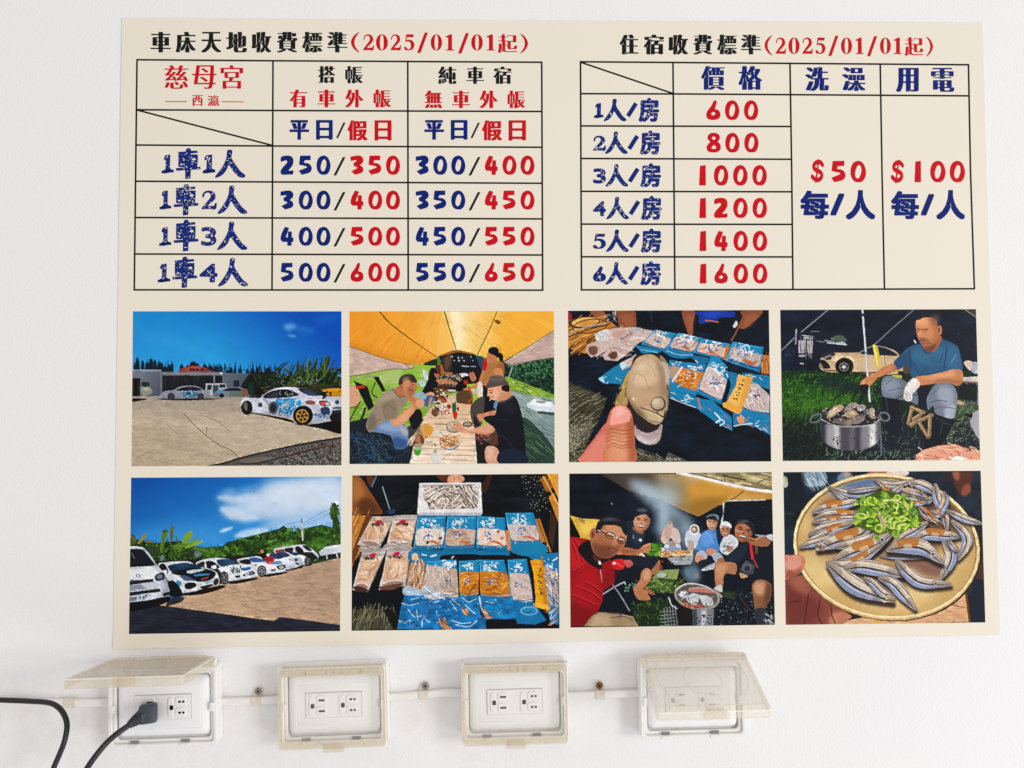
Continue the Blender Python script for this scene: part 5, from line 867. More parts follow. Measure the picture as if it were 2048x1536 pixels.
    q.P('480 810 560 750 680 770 740 730 800 715 800 780 740 800 700 830 560 820', 'b87850'); q.P('540 770 680 780 640 810 540 810', '8a4c30', .7, 10); q.L('740 740 800 718', 14, 'd8a07c'); q.L('750 770 805 775', 14, 'c88c68'); q.L('740 790 780 800', 12, 'c88c68'); q.P('640 560 720 590 740 620 700 620 650 590', '9c5c40')
    face(q, 720, 505, 80, 92, 'd09a78', '8a4c34', 8, 1); q.P('635 470 660 400 720 375 790 395 815 450 800 480 760 440 700 450 660 470 650 500', '1a1d26'); q.P('670 400 730 382 780 410 720 420', '687484', .7, 8)
    q.P('690 840 720 800 760 850 745 910 715 890', 'd8c0b4'); q.P('705 830 735 840 740 890', '5c2c24'); q.P('610 830 700 830 760 840 880 850 890 900 820 940 640 930', '1a202e'); q.S('760 850 880 850 860 940 780 930', 14, 80, 6, 60, 10, '2c3448 0e121c'); q.P('840 930 890 870 885 960 830 1010 800 980', 'a8704c')
    q.P('460 940 700 930 800 960 810 1020 760 1130 700 1160 650 1140 680 1060 460 1080', '141824'); q.P('700 1060 720 980 770 945 815 990 800 1060 740 1130 680 1160 640 1140', 'b87c58'); q.P('730 980 790 960 800 1030 750 1060', 'd8a484', .8, 10); q.P('650 1150 720 1140 830 1180 840 1195 780 1180 800 1240 700 1245 660 1200', 'b87854'); q.P('740 1120 840 1180 800 1190', 'a06444')
    for p, a, b in (('880 430 980 430 1100 560 1120 720 960 760 900 600', .22, 34), ('1060 560 1240 580 1260 780 1120 800', .18, 34), ('1100 940 1240 900 1270 1060 1180 1100', .22, 26), ('640 140 860 180 1000 330 940 430 800 330', .28, 40)): q.P(p, 'bcd0de', a, b)
    # folding chair legs
    q.L('355 1190 470 1120 560 1075', 12, 'a8acb4'); q.L('440 1090 520 1200 605 1345', 12, '8c9098'); q.L('370 1140 430 1105', 14, '1c2028')
    # man in red at front left
    rd = '50 650 130 660 240 680 240 730 330 900 420 850 460 960 460 1080 420 1110 360 1150 350 1260 300 1370 180 1490 50 1490'
    q.P(rd, '9c1018', sm=0); q.C(rd, 0); q.P('50 680 180 720 200 900 100 960 50 920', 'c41e26', .8, 24); q.P('120 1000 300 980 340 1200 200 1340 60 1300', 'b4161e', .7, 40); q.P('50 1260 200 1320 300 1340 180 1490 50 1490', '78101a', .7, 26)
    for p in ('90 690 140 780 160 880', '60 720 100 800 110 860', '180 1080 260 1120 340 1180', '100 1120 240 1180 330 1250', '60 1200 200 1260 300 1300', '60 980 140 940 200 900'): q.L(p, 14, '7c0c14', .8); q.L(A(p) + [6, -12], 8, 'd83c44', .6)
    q.P('120 760 240 690 340 900 330 960 200 880', '15121a'); q.L('330 950 350 1080', 9, 'd8c8cc', .7); q.C(); q.P('240 690 420 830 400 880 350 900 320 960 230 800', '17141a'); q.P('310 860 340 900 320 910', 'e8e8ec'); q.P('440 880 520 860 560 880 550 950 480 960 440 930', 'd01c24'); q.L('460 890 540 930', 12, 'f06068', .8); q.P('550 880 610 870 640 910 590 940', 'c05c5c'); q.E(462, 900, 16, 12, 'f0e8e8'); q.P('360 1010 460 960 460 1080 360 1150', '8c1018', .8, 12)
    fc = '255 600 300 560 420 540 520 560 580 620 560 730 500 800 420 850 340 850 270 800 240 700'
    q.P(fc, 'b47450'); q.C(fc); q.P('250 700 360 720 500 740 440 860 300 860', '542a1c', .62, 26); q.P('380 540 560 560 560 660 430 640', 'd8a078', .7, 24); q.P('470 690 540 700 530 760 480 770', '94583c', .7, 12); q.P('300 640 400 660 400 720 320 720', 'a4623f', .7, 16); q.P('430 620 470 640 500 720 430 730', 'b06c48', .8, 10); q.C()
    q.P('285 590 310 510 380 465 460 460 560 500 580 580 575 640 540 600 520 560 440 520 380 520 340 580 300 620', '1c1c22'); q.P('340 500 420 468 520 500 440 500', '5c5c64', .7, 10); q.E(262, 625, 32, 56, 'b06c50', 8); q.E(262, 630, 14, 34, '7c3c2c', 8)
    q.L('310 590 420 620 480 655 560 690', 9, 'dcdce0'); q.O(425, 640, 54, 34, 9, '2c2628', 20); q.O(530, 685, 40, 34, 9, '2c2628', 20); q.L('475 660 480 720', 9, 'dcd0c8', .8); q.L('340 600 390 620', 12, '2a1a16'); q.L('400 638 450 650', 9, '2a1814'); q.L('510 680 550 690', 9, '2a1814'); q.L('410 762 450 780 490 778', 10, '4a1c16'); q.L('425 772 470 780', 5, 'c89888'); q.P('455 650 485 700 480 735 445 725', 'c48460', .8, 6); q.L('390 640 420 648', 7, '1a0e0c'); q.L('515 692 545 700', 7, '1a0e0c'); q.P('260 820 340 860 330 880 280 870', '54281c')
    q.P('180 1490 250 1400 320 1360 500 1370 640 1400 690 1490', 'a48c6c', sm=0); q.P('280 1400 400 1380 420 1480 240 1490', 'c4ac88', .8, 16); q.L('430 1410 560 1400 640 1440', 9, '5c4c38'); q.L('400 1370 530 1385 500 1420', 9, '6c5844')
    # basin and mesh
    q.E(1240, 1215, 218, 122, '9c948c', 10); q.E(1240, 1210, 196, 104, '5c5450', 10); q.L('1040 1150 1150 1090 1300 1110 1440 1180', 9, 'd8d4d0'); q.P('1160 1150 1260 1130 1390 1160 1400 1180 1260 1170 1180 1170', 'c07468'); q.L('1170 1140 1300 1130 1420 1170 1470 1215', 18, 'b09c94'); q.S('1100 1270 1320 1280 1300 1330 1140 1320', 40, 30, 10, 30, 60, 'd83c20 7c2418 f07048 2c1814')
    for p in ('1070 1190 1110 1160 1160 1180 1150 1220 1090 1230', '1140 1230 1200 1180 1260 1210 1240 1280 1190 1290', '1270 1230 1310 1200 1380 1230 1390 1290 1310 1300'):
        q.P(p, 'b8b8bc'); q.S(p, 20, 40, 8, 20, 70, 'f0f0f4 6c6c74 3c3c44 d4d4d8', .9)
    q.Q('1195 1330 1400 1330 1390 1485 1200 1485', '7c8088'); q.Q('1195 1330 1240 1340 1240 1485 1200 1485', '34383e', .8); q.Q('1280 1340 1330 1340 1325 1485 1280 1485', 'c8ccd4', .8, 8); q.D('1210 1380 1380 1380 1380 1480 1210 1480', 34, 6, '2c3036'); q.Q('1060 1290 1190 1330 1180 1480 1060 1460', '1c1614'); q.L('975 1220 1000 1290 1050 1325', 12, 'b8bcc0')
    for i in range(5): q.L([[930 + i * 26, 1320 - i * 6], [945 + i * 28, 1490]], 6, 'a8acb0', .8); q.L([[890, 1360 + i * 32], [1040, 1345 + i * 32]], 6, 'a8acb0', .8)
    return q

def fish(q, p, w, seed, patch=0, eye=1):
    """a small silver fish following the points of p"""
    w = w * 1.24
    c = spline(A(p), False, 8)
    o = ribbon(c, w * .35, w * .28, w)
    cl = q.clip
    q.loops([ribbon(c + [6, w * .26], w * .35, w * .3, w)], '1c1412', .85, 9)
    q.loops([o], 'b2a8a2'); x0, y0, m = fill([o * q.K], q.W, q.H); q.clip = np.zeros((q.H, q.W)); q.clip[y0:y0 + m.shape[0], x0:x0 + m.shape[1]] = m
    d = np.gradient(c, axis=0); d /= np.hypot(d[:, 0], d[:, 1])[:, None]; n = np.c_[-d[:, 1], d[:, 0]]
    n *= np.sign((n[:, 1].sum()) or 1)
    q.loops([ribbon(c - n * w * .22, w * .3, w * .2, w * .42)], 'dccbb8', .95, 3); q.loops([ribbon(c + n * w * .32, w * .2, w * .2, w * .34)], '8894b6', .9, 3); q.loops([ribbon(c + n * w * .06, 4, 4, w * .12)], '1c2438', .9); q.loops([ribbon(c - n * w * .36, 4, 4, 7)], '3c2c28', .7); q.loops([ribbon(c + n * w * .2, 3, 3, 8)], 'd8dae4', .7); q.loops([ribbon(c - n * w * .1, 3, 3, 6)], '8c7868', .7); q.loops([ribbon(c[:5], w * .6)], '5c4c44', .35, 6); q.loops([ribbon(c[-5:], w * .7)], '64564e', .3, 6)
    if patch:
        k = len(c); a = int(k * (.3 + .12 * (seed % 3))); q.loops([ribbon(c[a:a + max(4, k // 5)] - n[a:a + max(4, k // 5)] * w * .3, w * .8)], 'b46a20', .8, 4); q.loops([ribbon(c[a + 1:a + 4], w * .26)], 'e0d4c0', .6, 2)
    q.clip = cl
    q.loops([np.vstack([o, o[:1]])[:0]] if 0 else [ribbon(np.vstack([o, o[:1]])[::1], 4)], '2c2426', .45)
    if eye: q.E(c[-5][0], c[-5][1], w * .12, w * .12, 'd8dce0'); q.E(c[-5][0], c[-5][1], w * .085, w * .085, '101014')

def photo_fishplate():
    q = Paint(2014, 1536, '1a2634', 8)
    q.N('50 40 1950 40 1950 1490 50 1490', .35, 160, 160)
    q.P('225 70 420 55 460 160 380 190 260 180', '8ca4b4', .95, 6); q.S('230 60 460 60 460 190 250 190', 60, 90, 6, 60, 6, 'dce8ee 4c6474', .8); q.P('90 60 230 60 250 330 120 330', '141c26', .9, 14); q.P('560 110 620 50 700 80 690 160 600 180', '7c90a4', .9, 8); q.E(650, 80, 34, 26, 'c8a080', a=.7, b=8); q.P('55 100 90 110 95 180 60 200', 'b8c0a8'); q.P('60 430 160 440 150 460 62 450', '54606c', .8, 4); q.P('60 360 300 300 300 460 60 600', '0f1820', .6, 30)
    q.P('1640 60 1820 60 1810 180 1760 290 1700 250 1640 130', '5c2c24', .95, 10); q.P('1640 60 1700 60 1700 130 1660 120', 'b06848', .8, 8); q.P('1750 180 1800 170 1810 240 1750 280 1720 250', '98503c', .9, 8); q.P('1540 60 1620 60 1640 140 1560 130', '2c2424', .9, 10); q.P('860 60 1050 50 1040 90 860 100', 'b07860'); q.P('1040 50 1220 50 1200 90 1050 80', 'd8ccc4'); q.P('1820 560 1920 640 1930 900 1850 1100', '301c1c', .9, 20); q.P('1800 1060 1940 860 1945 1320 1820 1180', '54302a', .8, 20)
    # table boards at the bottom right
    q.P('640 1450 1000 1380 1500 1300 1760 1130 1810 1460 590 1490', 'd8a880', sm=0); q.N('640 1450 1500 1300 1760 1130 1810 1460 590 1490', .1, 60, 10); q.L('1590 1290 1790 1335', 9, '8a5c3c'); q.L('1760 1130 1800 1460', 20, '6c3c1c'); q.L('1740 1140 1780 1460', 10, 'e0b070'); q.Q('1815 1060 1945 1060 1947 1460 1830 1465', '16202e'); q.E(950, 1468, 34, 10, 'e8b020')
    # hand
    q.P('70 1050 230 1020 330 1150 520 1290 640 1360 700 1410 600 1490 78 1490', '8a4a3c', sm=0); q.C('70 1050 230 1020 330 1150 520 1290 700 1410 600 1490 78 1490', 0); q.P('80 1080 300 1180 420 1360 300 1490 80 1490', '6c2c28', .7, 40); q.P('100 1060 240 1040 300 1200 160 1160', 'b06c54', .7, 24); q.P('540 1360 700 1400 600 1490 480 1480', 'c88868', .8, 16)
    for p in ('290 1200 270 1340 250 1490', '400 1250 380 1400 420 1480', '500 1300 510 1400 540 1470', '120 1280 200 1260'): q.L(p, 12, '4a1c1a', .8)
    q.C()
    # plate
    q.E(1030, 785, 880, 668, '2c2418', 8); q.E(1022, 760, 878, 684, 'c8a874', 8); q.E(1022, 750, 876, 676, 'f0d8a4', 8); q.E(1022, 752, 850, 650, '8a6c40', 8); q.E(1022, 760, 838, 640, 'c8a468', 8)
    q.C(q.ell(1022, 760, 836, 638, 8), 0)
    q.P('300 700 500 900 700 1200 1000 1330 1400 1250 1700 900 1760 600 1500 900 1000 1000', 'ecd298', .8, 80); q.E(400, 1000, 200, 140, 'ecd298', 40, .7, 70); q.P('480 220 900 110 1100 140 900 220 560 300', '7c90b8', .9, 30); q.P('600 180 860 120 960 140 760 200', '4c6894', .7, 16); q.P('1300 150 1600 230 1760 420 1600 400 1400 300', 'c89c68', .8, 40); q.P('200 600 300 420 520 300 480 420 300 620', 'e0c088', .7, 40); q.P('420 330 520 290 540 360 440 390', 'c87c3c', .7, 20); q.P('1500 300 1700 420 1760 560 1640 520', 'd08c54', .7, 30); q.P('1690 560 1840 620 1820 760', '5c4024', .6, 30)
    q.P('340 760 600 800 1000 880 1500 900 1600 1000 1200 1100 800 1000 500 900', '8a6844', .55, 60); q.P('1150 880 1540 900 1500 1060 1300 960', '6a3c44', .6, 24); q.P('700 1000 1200 1050 1100 1200 800 1100', '4c3828', .5, 40); q.P('480 330 1600 240 1680 600 1400 800 800 800 420 700', '4a3428', .75, 50); q.D('400 1000 1700 1000 1500 1250 700 1300', 18, 5, '5c3c20', .8)
    q.C()
    # fish, far to near
    for i, (p, w, pt, e) in enumerate((
        ('480 200 640 250 800 260 980 200', 60, 0, 0), ('910 130 1020 170 1150 170 1290 130', 60, 0, 0), ('520 240 600 290 680 320', 40, 0, 0), ('1050 270 1120 220 1180 180', 52, 0, 0), ('660 240 800 220 960 200', 46, 0, 0), ('1240 160 1330 170 1420 210 1480 260', 80, 0, 0), ('1170 270 1280 290 1400 320 1450 300', 76, 0, 0), ('1200 350 1300 350 1400 340', 44, 1, 0), ('1180 220 1280 240 1400 290', 46, 0, 0), ('1480 180 1500 300 1560 440 1590 600', 84, 0, 0), ('1560 250 1570 330 1500 450 1440 420', 70, 0, 0), ('1330 390 1400 460 1500 520', 70, 2, 0), ('1590 420 1700 470 1800 510 1915 540', 64, 0, 0),
        ('340 430 460 390 620 360 830 320', 86, 1, 1), ('360 490 500 450 640 450 780 450', 80, 1, 0), ('330 530 500 500 660 490 780 490', 56, 1, 0), ('300 640 420 580 560 550 700 530', 70, 0, 0), ('260 730 400 660 560 580 700 540', 76, 1, 0), ('210 760 340 720 480 680 640 660', 70, 0, 1), ('380 770 560 700 760 640 900 520', 130, 2, 0), ('560 760 700 730 860 680 900 640', 90, 0, 0), ('1080 740 1180 660 1290 600 1400 530', 96, 0, 0), ('1290 690 1400 640 1560 650 1710 660', 96, 1, 1), ('1640 520 1760 640 1770 740 1690 880', 84, 0, 1), ('1560 720 1620 820 1600 920 1530 1050', 100, 0, 1), ('1600 700 1650 760 1680 800', 50, 0, 0), ('960 840 1120 850 1300 850 1420 860', 50, 2, 0), ('1040 780 1200 750 1370 770 1540 900', 130, 2, 1),
        ('540 880 720 800 900 740 1060 640', 130, 1, 1), ('480 910 640 930 800 860 1000 720', 90, 1, 0), ('640 960 780 940 960 970 1190 1030', 116, 0, 0), ('1120 890 1220 1000 1360 1090 1620 1110', 104, 0, 1), ('480 920 640 1060 800 1160 1080 1260', 140, 0, 0), ('820 1050 900 1100 980 1180 1090 1240', 70, 0, 0), ('960 1050 1080 1100 1180 1210 1290 1340', 96, 0, 0))):
        fish(q, p, w, i, pt, e)
    q.S('1180 190 1320 190 1420 300 1200 280', 24, 90, 8, 40, 20, 'e8c8b0 5c3c30 d8a888', .8); q.S('960 150 1060 150 1090 260 980 250', 24, 60, 9, 50, 40, 'e8c4a8 7c4c34 c88450 d8a020', .9); q.S('1320 380 1560 420 1560 560 1380 520', 30, 90, 9, 45, 20, '8a4820 3c2420 c87c40 d8c0b0', .8); q.S('370 730 480 730 480 790 380 790', 24, 50, 8, 20, 40, 'd8c4b0 6c5448'); q.S('970 1190 1100 1220 1090 1280 980 1270', 24, 60, 8, 20, 20, 'd8c0a0 5c4430')
    # spring onion
    q.P('830 290 960 240 1040 230 1160 270 1250 340 1320 420 1340 560 1200 580 1130 660 1060 600 940 620 740 560 760 430', '3c5c14', .95, 6)
    q.S('740 300 1280 260 1330 560 1100 640 740 540', 150, 60, 26, 20, 70, '5c8c1c a4c82c 7cac24 34600f c4dc50 88b838', .95, .3)
    for x, y, rx, ry, r in ((885, 330, 60, 50, 20), (1000, 265, 44, 34, 0), (1125, 295, 40, 32, 10), (980, 330, 36, 44, 30), (800, 410, 50, 42, -30), (1110, 370, 36, 34, 40), (1045, 400, 44, 60, 40), (920, 400, 54, 30, -20), (1215, 430, 26, 60, 0), (1275, 420, 44, 40, 30), (790, 470, 60, 34, 10), (900, 460, 30, 44, 10), (1070, 560, 46, 42, 0), (950, 585, 44, 46, 20), (1040, 500, 50, 40, -40), (1170, 500, 50, 28, -10), (1290, 530, 54, 36, 20), (1200, 570, 30, 44, 20), (1140, 580, 34, 50, -10), (930, 672, 36, 28, 20), (740, 520, 30, 50, 30), (1110, 630, 36, 50, 10), (1200, 360, 70, 24, 20)):
        rx, ry = rx * .86, ry * .86; k = q.rs.rand(); c = ('7fa62a', 'a4c03c', '527e22', 'bccc60')[q.rs.randint(4)]
        if k < .55:
            m = quadmap(q.ell(x, y, rx * 1.25, ry * 1.15, r + 40)[[2, 12, 22, 32]]); pt = lambda *uv: np.array([m(u, v) for u, v in uv])
            q.Q(pt((0, 0), (1, 0), (1, 1), (0, 1)) + [5, 9], '24380c', .6, 6); q.Q(pt((0, 0), (1, .04), (.96, 1), (0, .95)), c); q.Q(pt((.1, .1), (.4, .06), (.4, .9), (.1, .9)), 'ccd878', .5, 5); q.Q(pt((.72, .05), (1, .05), (1, 1), (.74, 1)), '4c7418', .6, 5); q.L(pt((0, 0), (1, .04)), 5, 'e4f0a0', .6)
            continue
        q.E(x + 4, y + 8, rx, ry, '2c4410', r, .6, 6); q.E(x, y, rx, ry, c, r); q.E(x - rx * .1, y - ry * .15, rx * .6, ry * .55, ('4c7818', 'e0ec90', '6c9c24')[q.rs.randint(3)], r, .85); q.O(x, y, rx, ry, 7, ('d8e880', '4c7c1c')[q.rs.randint(2)], r, .7)
    q.S('800 300 1260 280 1320 560 1100 630 760 520', 44, 44, 14, 30, 80, 'a4c040 44701c d0dc80 688e24', .9, .2, 12)
    q.L('950 440 990 540 1000 580', 22, 'c8b49c', wm=34); q.L('960 460 995 570', 6, '6c4c34'); q.L('1000 325 1090 320 1160 340', 10, 'f0f0a0')
    # thumb
    tb = '68 850 120 835 210 835 255 870 255 930 215 1000 130 1040 70 1055'
    q.P(tb, 'b86c54', sm=0); q.P(tb, 'c87c64'); q.P('80 890 140 870 210 880 220 930 160 965 80 965', 'd89888', .95, 8); q.P('90 980 160 990 220 960 200 1010 90 1050', '8a4434', .7, 10); q.P('80 850 200 840 230 870 120 870', 'dc9c80', .8, 8)
    return q
PHOTOS = [(photo_yard,), (photo_tent,), (photo_oyster,), (photo_grill,), (photo_carpark,), (photo_packets,), (photo_party,), (photo_fishplate,)]
# ------------------------------------------------------------------ lettering: glyph outlines -> stroke-weighted bitmaps -> contour meshes
S4 = 4                # bitmap samples per photo pixel
CELL = 3              # samples per mesh cell
_GL = {}
def glyph(ch):
    if ch not in _GL:
        cu = bpy.data.curves.new('g', 'FONT'); cu.body = ch
        o = bpy.data.objects.new('g', cu); COL.objects.link(o)
        bpy.context.view_layer.update()
        c = o.to_curve(bpy.context.evaluated_depsgraph_get())
        loops = []
        for sp in c.splines:
            n = len(sp.bezier_points); pts = []
            for i in range(n):
                a, b = sp.bezier_points[i], sp.bezier_points[(i + 1) % n]
                p = [np.array(q[:2]) for q in (a.co, a.handle_right, b.handle_left, b.co)]
                for t in np.linspace(0, 1, 5, endpoint=False):
                    pts.append((1 - t) ** 3 * p[0] + 3 * t * (1 - t) ** 2 * p[1] + 3 * t * t * (1 - t) * p[2] + t ** 3 * p[3])
            loops.append(np.array(pts) * [1, -1])
        o.to_curve_clear(); bpy.data.objects.remove(o); bpy.data.curves.remove(cu)
        _GL[ch] = loops
    return _GL[ch]

def U(s): return A(s)
# brush-pen numerals (100 x 100 box) traced from the price columns
BRUSH = {
 '0': [spline('52 0 68 3 84 14 97 36 100 58 92 82 74 97 50 100 26 96 8 80 0 56 4 30 18 10 40 1'), spline('56 20 46 23 36 38 30 58 33 75 43 82 57 78 67 61 71 42 66 25')],
 '1': [U('18 4 96 0 98 100 6 100')],
 '2': [spline('4 8 40 0 76 2 96 14 100 34 90 54 66 74 60 78 78 79 98 77 96 97 60 99 20 100 4 96 0 82 14 64 44 42 52 32 46 26 26 27 4 32', n=4)],
 '3': [U('2 6 50 0 76 0 94 10 100 24 94 38 72 50 92 58 100 72 96 84 80 92 36 100 8 82 52 66 54 62 26 54 24 40 48 28 46 24 2 28')],
 '4': [U('34 0 66 6 42 52 40 56 56 56 58 24 88 26 86 56 100 58 98 80 86 80 85 100 52 100 53 80 16 80 2 70 0 56 10 32')],
 '5': [U('10 1 92 0 92 24 46 25 40 38 70 40 90 48 100 62 100 72 92 84 74 92 22 100 0 79 64 62 60 56 2 48')],
 '6': [spline('56 2 34 30 14 48 2 64 0 80 10 94 34 100 62 100 90 92 100 76 96 60 80 48 62 44 74 8', n=5), spline('50 60 38 64 34 70 40 76 52 77 62 72 62 64')[::-1]],
 '8': [spline('50 0 76 4 92 16 92 32 80 46 94 56 100 72 94 88 72 98 46 100 16 96 2 84 2 68 18 52 26 46 10 34 8 18 24 4'), spline('52 18 38 24 42 32 54 36 64 28'), spline('56 62 40 70 34 78 50 82 68 78')],
 '/': [U('78 0 100 0 22 100 0 100')],
 '$': [],
}
# high-contrast roman numerals of the two headings
ROMAN = {
 '0': [spline('50 0 78 8 96 30 100 52 95 74 78 93 50 100 22 93 5 74 0 52 4 30 22 8'), spline('50 4 38 16 34 50 38 86 50 96 62 86 66 50 62 16')],
 '1': [U('4 14 56 0 76 0 76 92 100 96 100 100 4 100 4 96 32 92 32 20 6 20')],
 '2': [spline('2 32 10 12 30 1 56 0 80 8 92 26 88 44 66 62 36 84 60 84 82 83 92 70 100 70 94 100 60 100 20 100 0 100 2 92 30 66 56 42 62 26 52 11 34 9 18 16 10 34', n=4)],
 '5': [U('22 1 92 1 86 20 30 18 24 36 48 33 76 38 94 52 98 70 88 88 66 98 40 100 12 97 2 88 4 78 16 76 26 82 36 92 50 93 62 84 66 68 58 50 40 44 22 46 12 50')],
 '/': [U('70 0 100 0 32 100 0 100')],
 '(': [spline('100 0 78 12 50 30 40 50 50 70 78 88 100 100 60 92 20 74 0 50 20 26 60 8')],
 ')': [spline('0 0 22 12 50 30 60 50 50 70 22 88 0 100 40 92 80 74 100 50 80 26 40 8')],
}
def _el(cx, cy, rx, ry):
    t = np.linspace(0, 2 * np.pi, 20, endpoint=False); return np.c_[cx + rx * np.cos(t), cy + ry * np.sin(t)]
# hollow hand-drawn characters of the row labels
DOODLE = {
 '1': [U('28 4 76 0 72 74 100 84 96 93 20 100 0 94 8 84 30 78 32 24 12 28 14 14')],
 '人': [spline('41 1 56 2 53 27 65 50 83 77 100 93 94 100 79 97 61 77 45 54 36 73 22 91 4 100 0 97 14 77 29 52 38 27', n=4)],
 '車': [_el(51, 9, 10, 9), U('44 8 58 8 58 24 44 24'), U('10 13 86 8 88 14 12 21'), spline('14 23 82 21 88 26 86 56 78 60 18 61 11 56 11 28', n=4), U('0 66 98 61 100 68 2 73'), U('39 58 60 58 58 98 38 100'), _el(22, 53, 6, 4)[::-1], _el(73, 36, 9, 5)[::-1], _el(30, 34, 4, 3)[::-1], _el(66, 52, 4, 3)[::-1], _el(50, 64, 4, 4)[::-1]],
 '2': ROMAN['2'], '5': ROMAN['5'], '6': BRUSH['6'],
}
def shift_max(m, dx, dy, mn=False):
    """dilate (or erode) a bitmap by dx, dy samples, elliptical"""
    out = m.copy(); f = np.minimum if mn else np.maximum
    n = 16
    for k in range(n):
        x, y = int(round(dx * math.cos(2 * math.pi * k / n))), int(round(dy * math.sin(2 * math.pi * k / n)))
        for q in (1, .5):
            X, Y = int(round(x * q)), int(round(y * q))
            s = np.zeros_like(m)
            h, w = m.shape
            s[max(0, Y):h + min(0, Y), max(0, X):w + min(0, X)] = m[max(0, -Y):h + min(0, -Y), max(0, -X):w + min(0, -X)]
            out = f(out, s)
    return out

def hgrow(m, d, gap):
    """thicken strokes sideways by d samples, but keep every counter at least gap samples open"""
    o = m > .5
    out = o.copy()
    for y in np.nonzero(o.any(1))[0]:
        r = np.diff(np.r_[0, o[y].astype(int), 0]); st, en = np.nonzero(r == 1)[0], np.nonzero(r == -1)[0]
        for i in range(len(st)):
            l = d if i == 0 else min(d, max(0, (st[i] - en[i - 1] - gap) / 2))
            q = d if i == len(st) - 1 else min(d, max(0, (st[i + 1] - en[i] - gap) / 2))
            out[y, max(0, int(round(st[i] - l))):int(round(en[i] + q))] = True
    return out.astype(np.float32)

def bitmap(ch, w, h, style, rs):
    """coverage bitmap of a character filling w x h photo pixels"""
    pad = 2 * S4
    W, H = int(round(w * S4)), int(round(h * S4))
    kind, dx, dy = style
    if kind == 'brush' and ch == '$':
        p = np.array([[92, 22], [74, 10], [46, 9], [22, 22], [24, 38], [50, 48], [78, 58], [86, 74], [66, 89], [36, 90], [8, 76]], float)
        loops = [ribbon(spline(p, False, 6), 22), ribbon(A('60 0 38 100'), 9)[::-1] if 0 else ribbon(A('60 0 38 100'), 12)]
    elif kind == 'brush': loops = BRUSH[ch]
    elif kind == 'roman' and ch in ROMAN: loops = ROMAN[ch]
    elif kind == 'doodle' and ch in DOODLE: loops = DOODLE[ch]; dx, dy = min(dx, .5), min(dy, .5)
    else: loops = glyph(ch)
    a = np.vstack(loops); lo, hi = a.min(0), a.max(0)
    ex, ey = max(dx, 0) * S4, max(dy, 0) * S4
    sc = (np.array([W, H]) - 2 * np.array([ex, ey])) / np.maximum(hi - lo, 1e-6)
    loops = [(l - lo) * sc + [pad + ex, pad + ey] for l in loops]
    m = np.zeros((H + 2 * pad, W + 2 * pad), np.float32)
    x0, y0, f = fill(loops, m.shape[1], m.shape[0], 2)
    m[y0:y0 + f.shape[0], x0:x0 + f.shape[1]] = f
    if dy < 0:
        m = shift_max(m, 0, -dy * S4, True)
    if kind in ('ming', 'bold'):
        g = 1.0 * S4
        if dx > 0: m = hgrow(m, dx * S4, g)
        if dy > 0: m = hgrow(m.T, dy * S4, g).T
    elif dx > 0 or dy > 0:
        m = shift_max(m, max(dx, 0) * S4, max(dy, 0) * S4)
    if kind == 'doodle':                       # hollow speckled letters: paper shows through inside the outline
        inn = shift_max(1 - m, 1.0 * S4, 1.0 * S4)
        n = vnoise(m.shape[0], m.shape[1], 2.4 * S4, 2.4 * S4, rs, 2)
        m = np.where((inn < .5) & (n > .64), 0, m)
    return m, pad

def contour(m):
    """marching squares on a coverage field: list of polygons in field coordinates"""
    g = np.pad(m, 1)
    ins = g > .5
    q = ins[:-1, :-1].astype(int) + ins[:-1, 1:] + ins[1:, 1:] + ins[1:, :-1]
    polys = []
    for y, x in zip(*np.nonzero((q > 0) & (q < 4))):
        c = ((x, y), (x + 1, y), (x + 1, y + 1), (x, y + 1)); v = (g[y, x], g[y, x + 1], g[y + 1, x + 1], g[y + 1, x]); o = []
        for i in range(4):
            j = (i + 1) % 4
            if v[i] > .5: o.append(c[i])
            if (v[i] > .5) != (v[j] > .5):
                t = (.5 - v[i]) / (v[j] - v[i]); o.append((c[i][0] + (c[j][0] - c[i][0]) * t, c[i][1] + (c[j][1] - c[i][1]) * t))
        if len(o) > 2: polys.append(o)
    full = q == 4
    for y in np.nonzero(full.any(1))[0]:
        r = np.diff(np.r_[0, full[y].astype(int), 0]); st, en = np.nonzero(r == 1)[0], np.nonzero(r == -1)[0]
        for a, b in zip(st, en): polys.append([(a, y), (b, y), (b, y + 1), (a, y + 1)])
    return [[(px - 1, py - 1) for px, py in p] for p in polys]

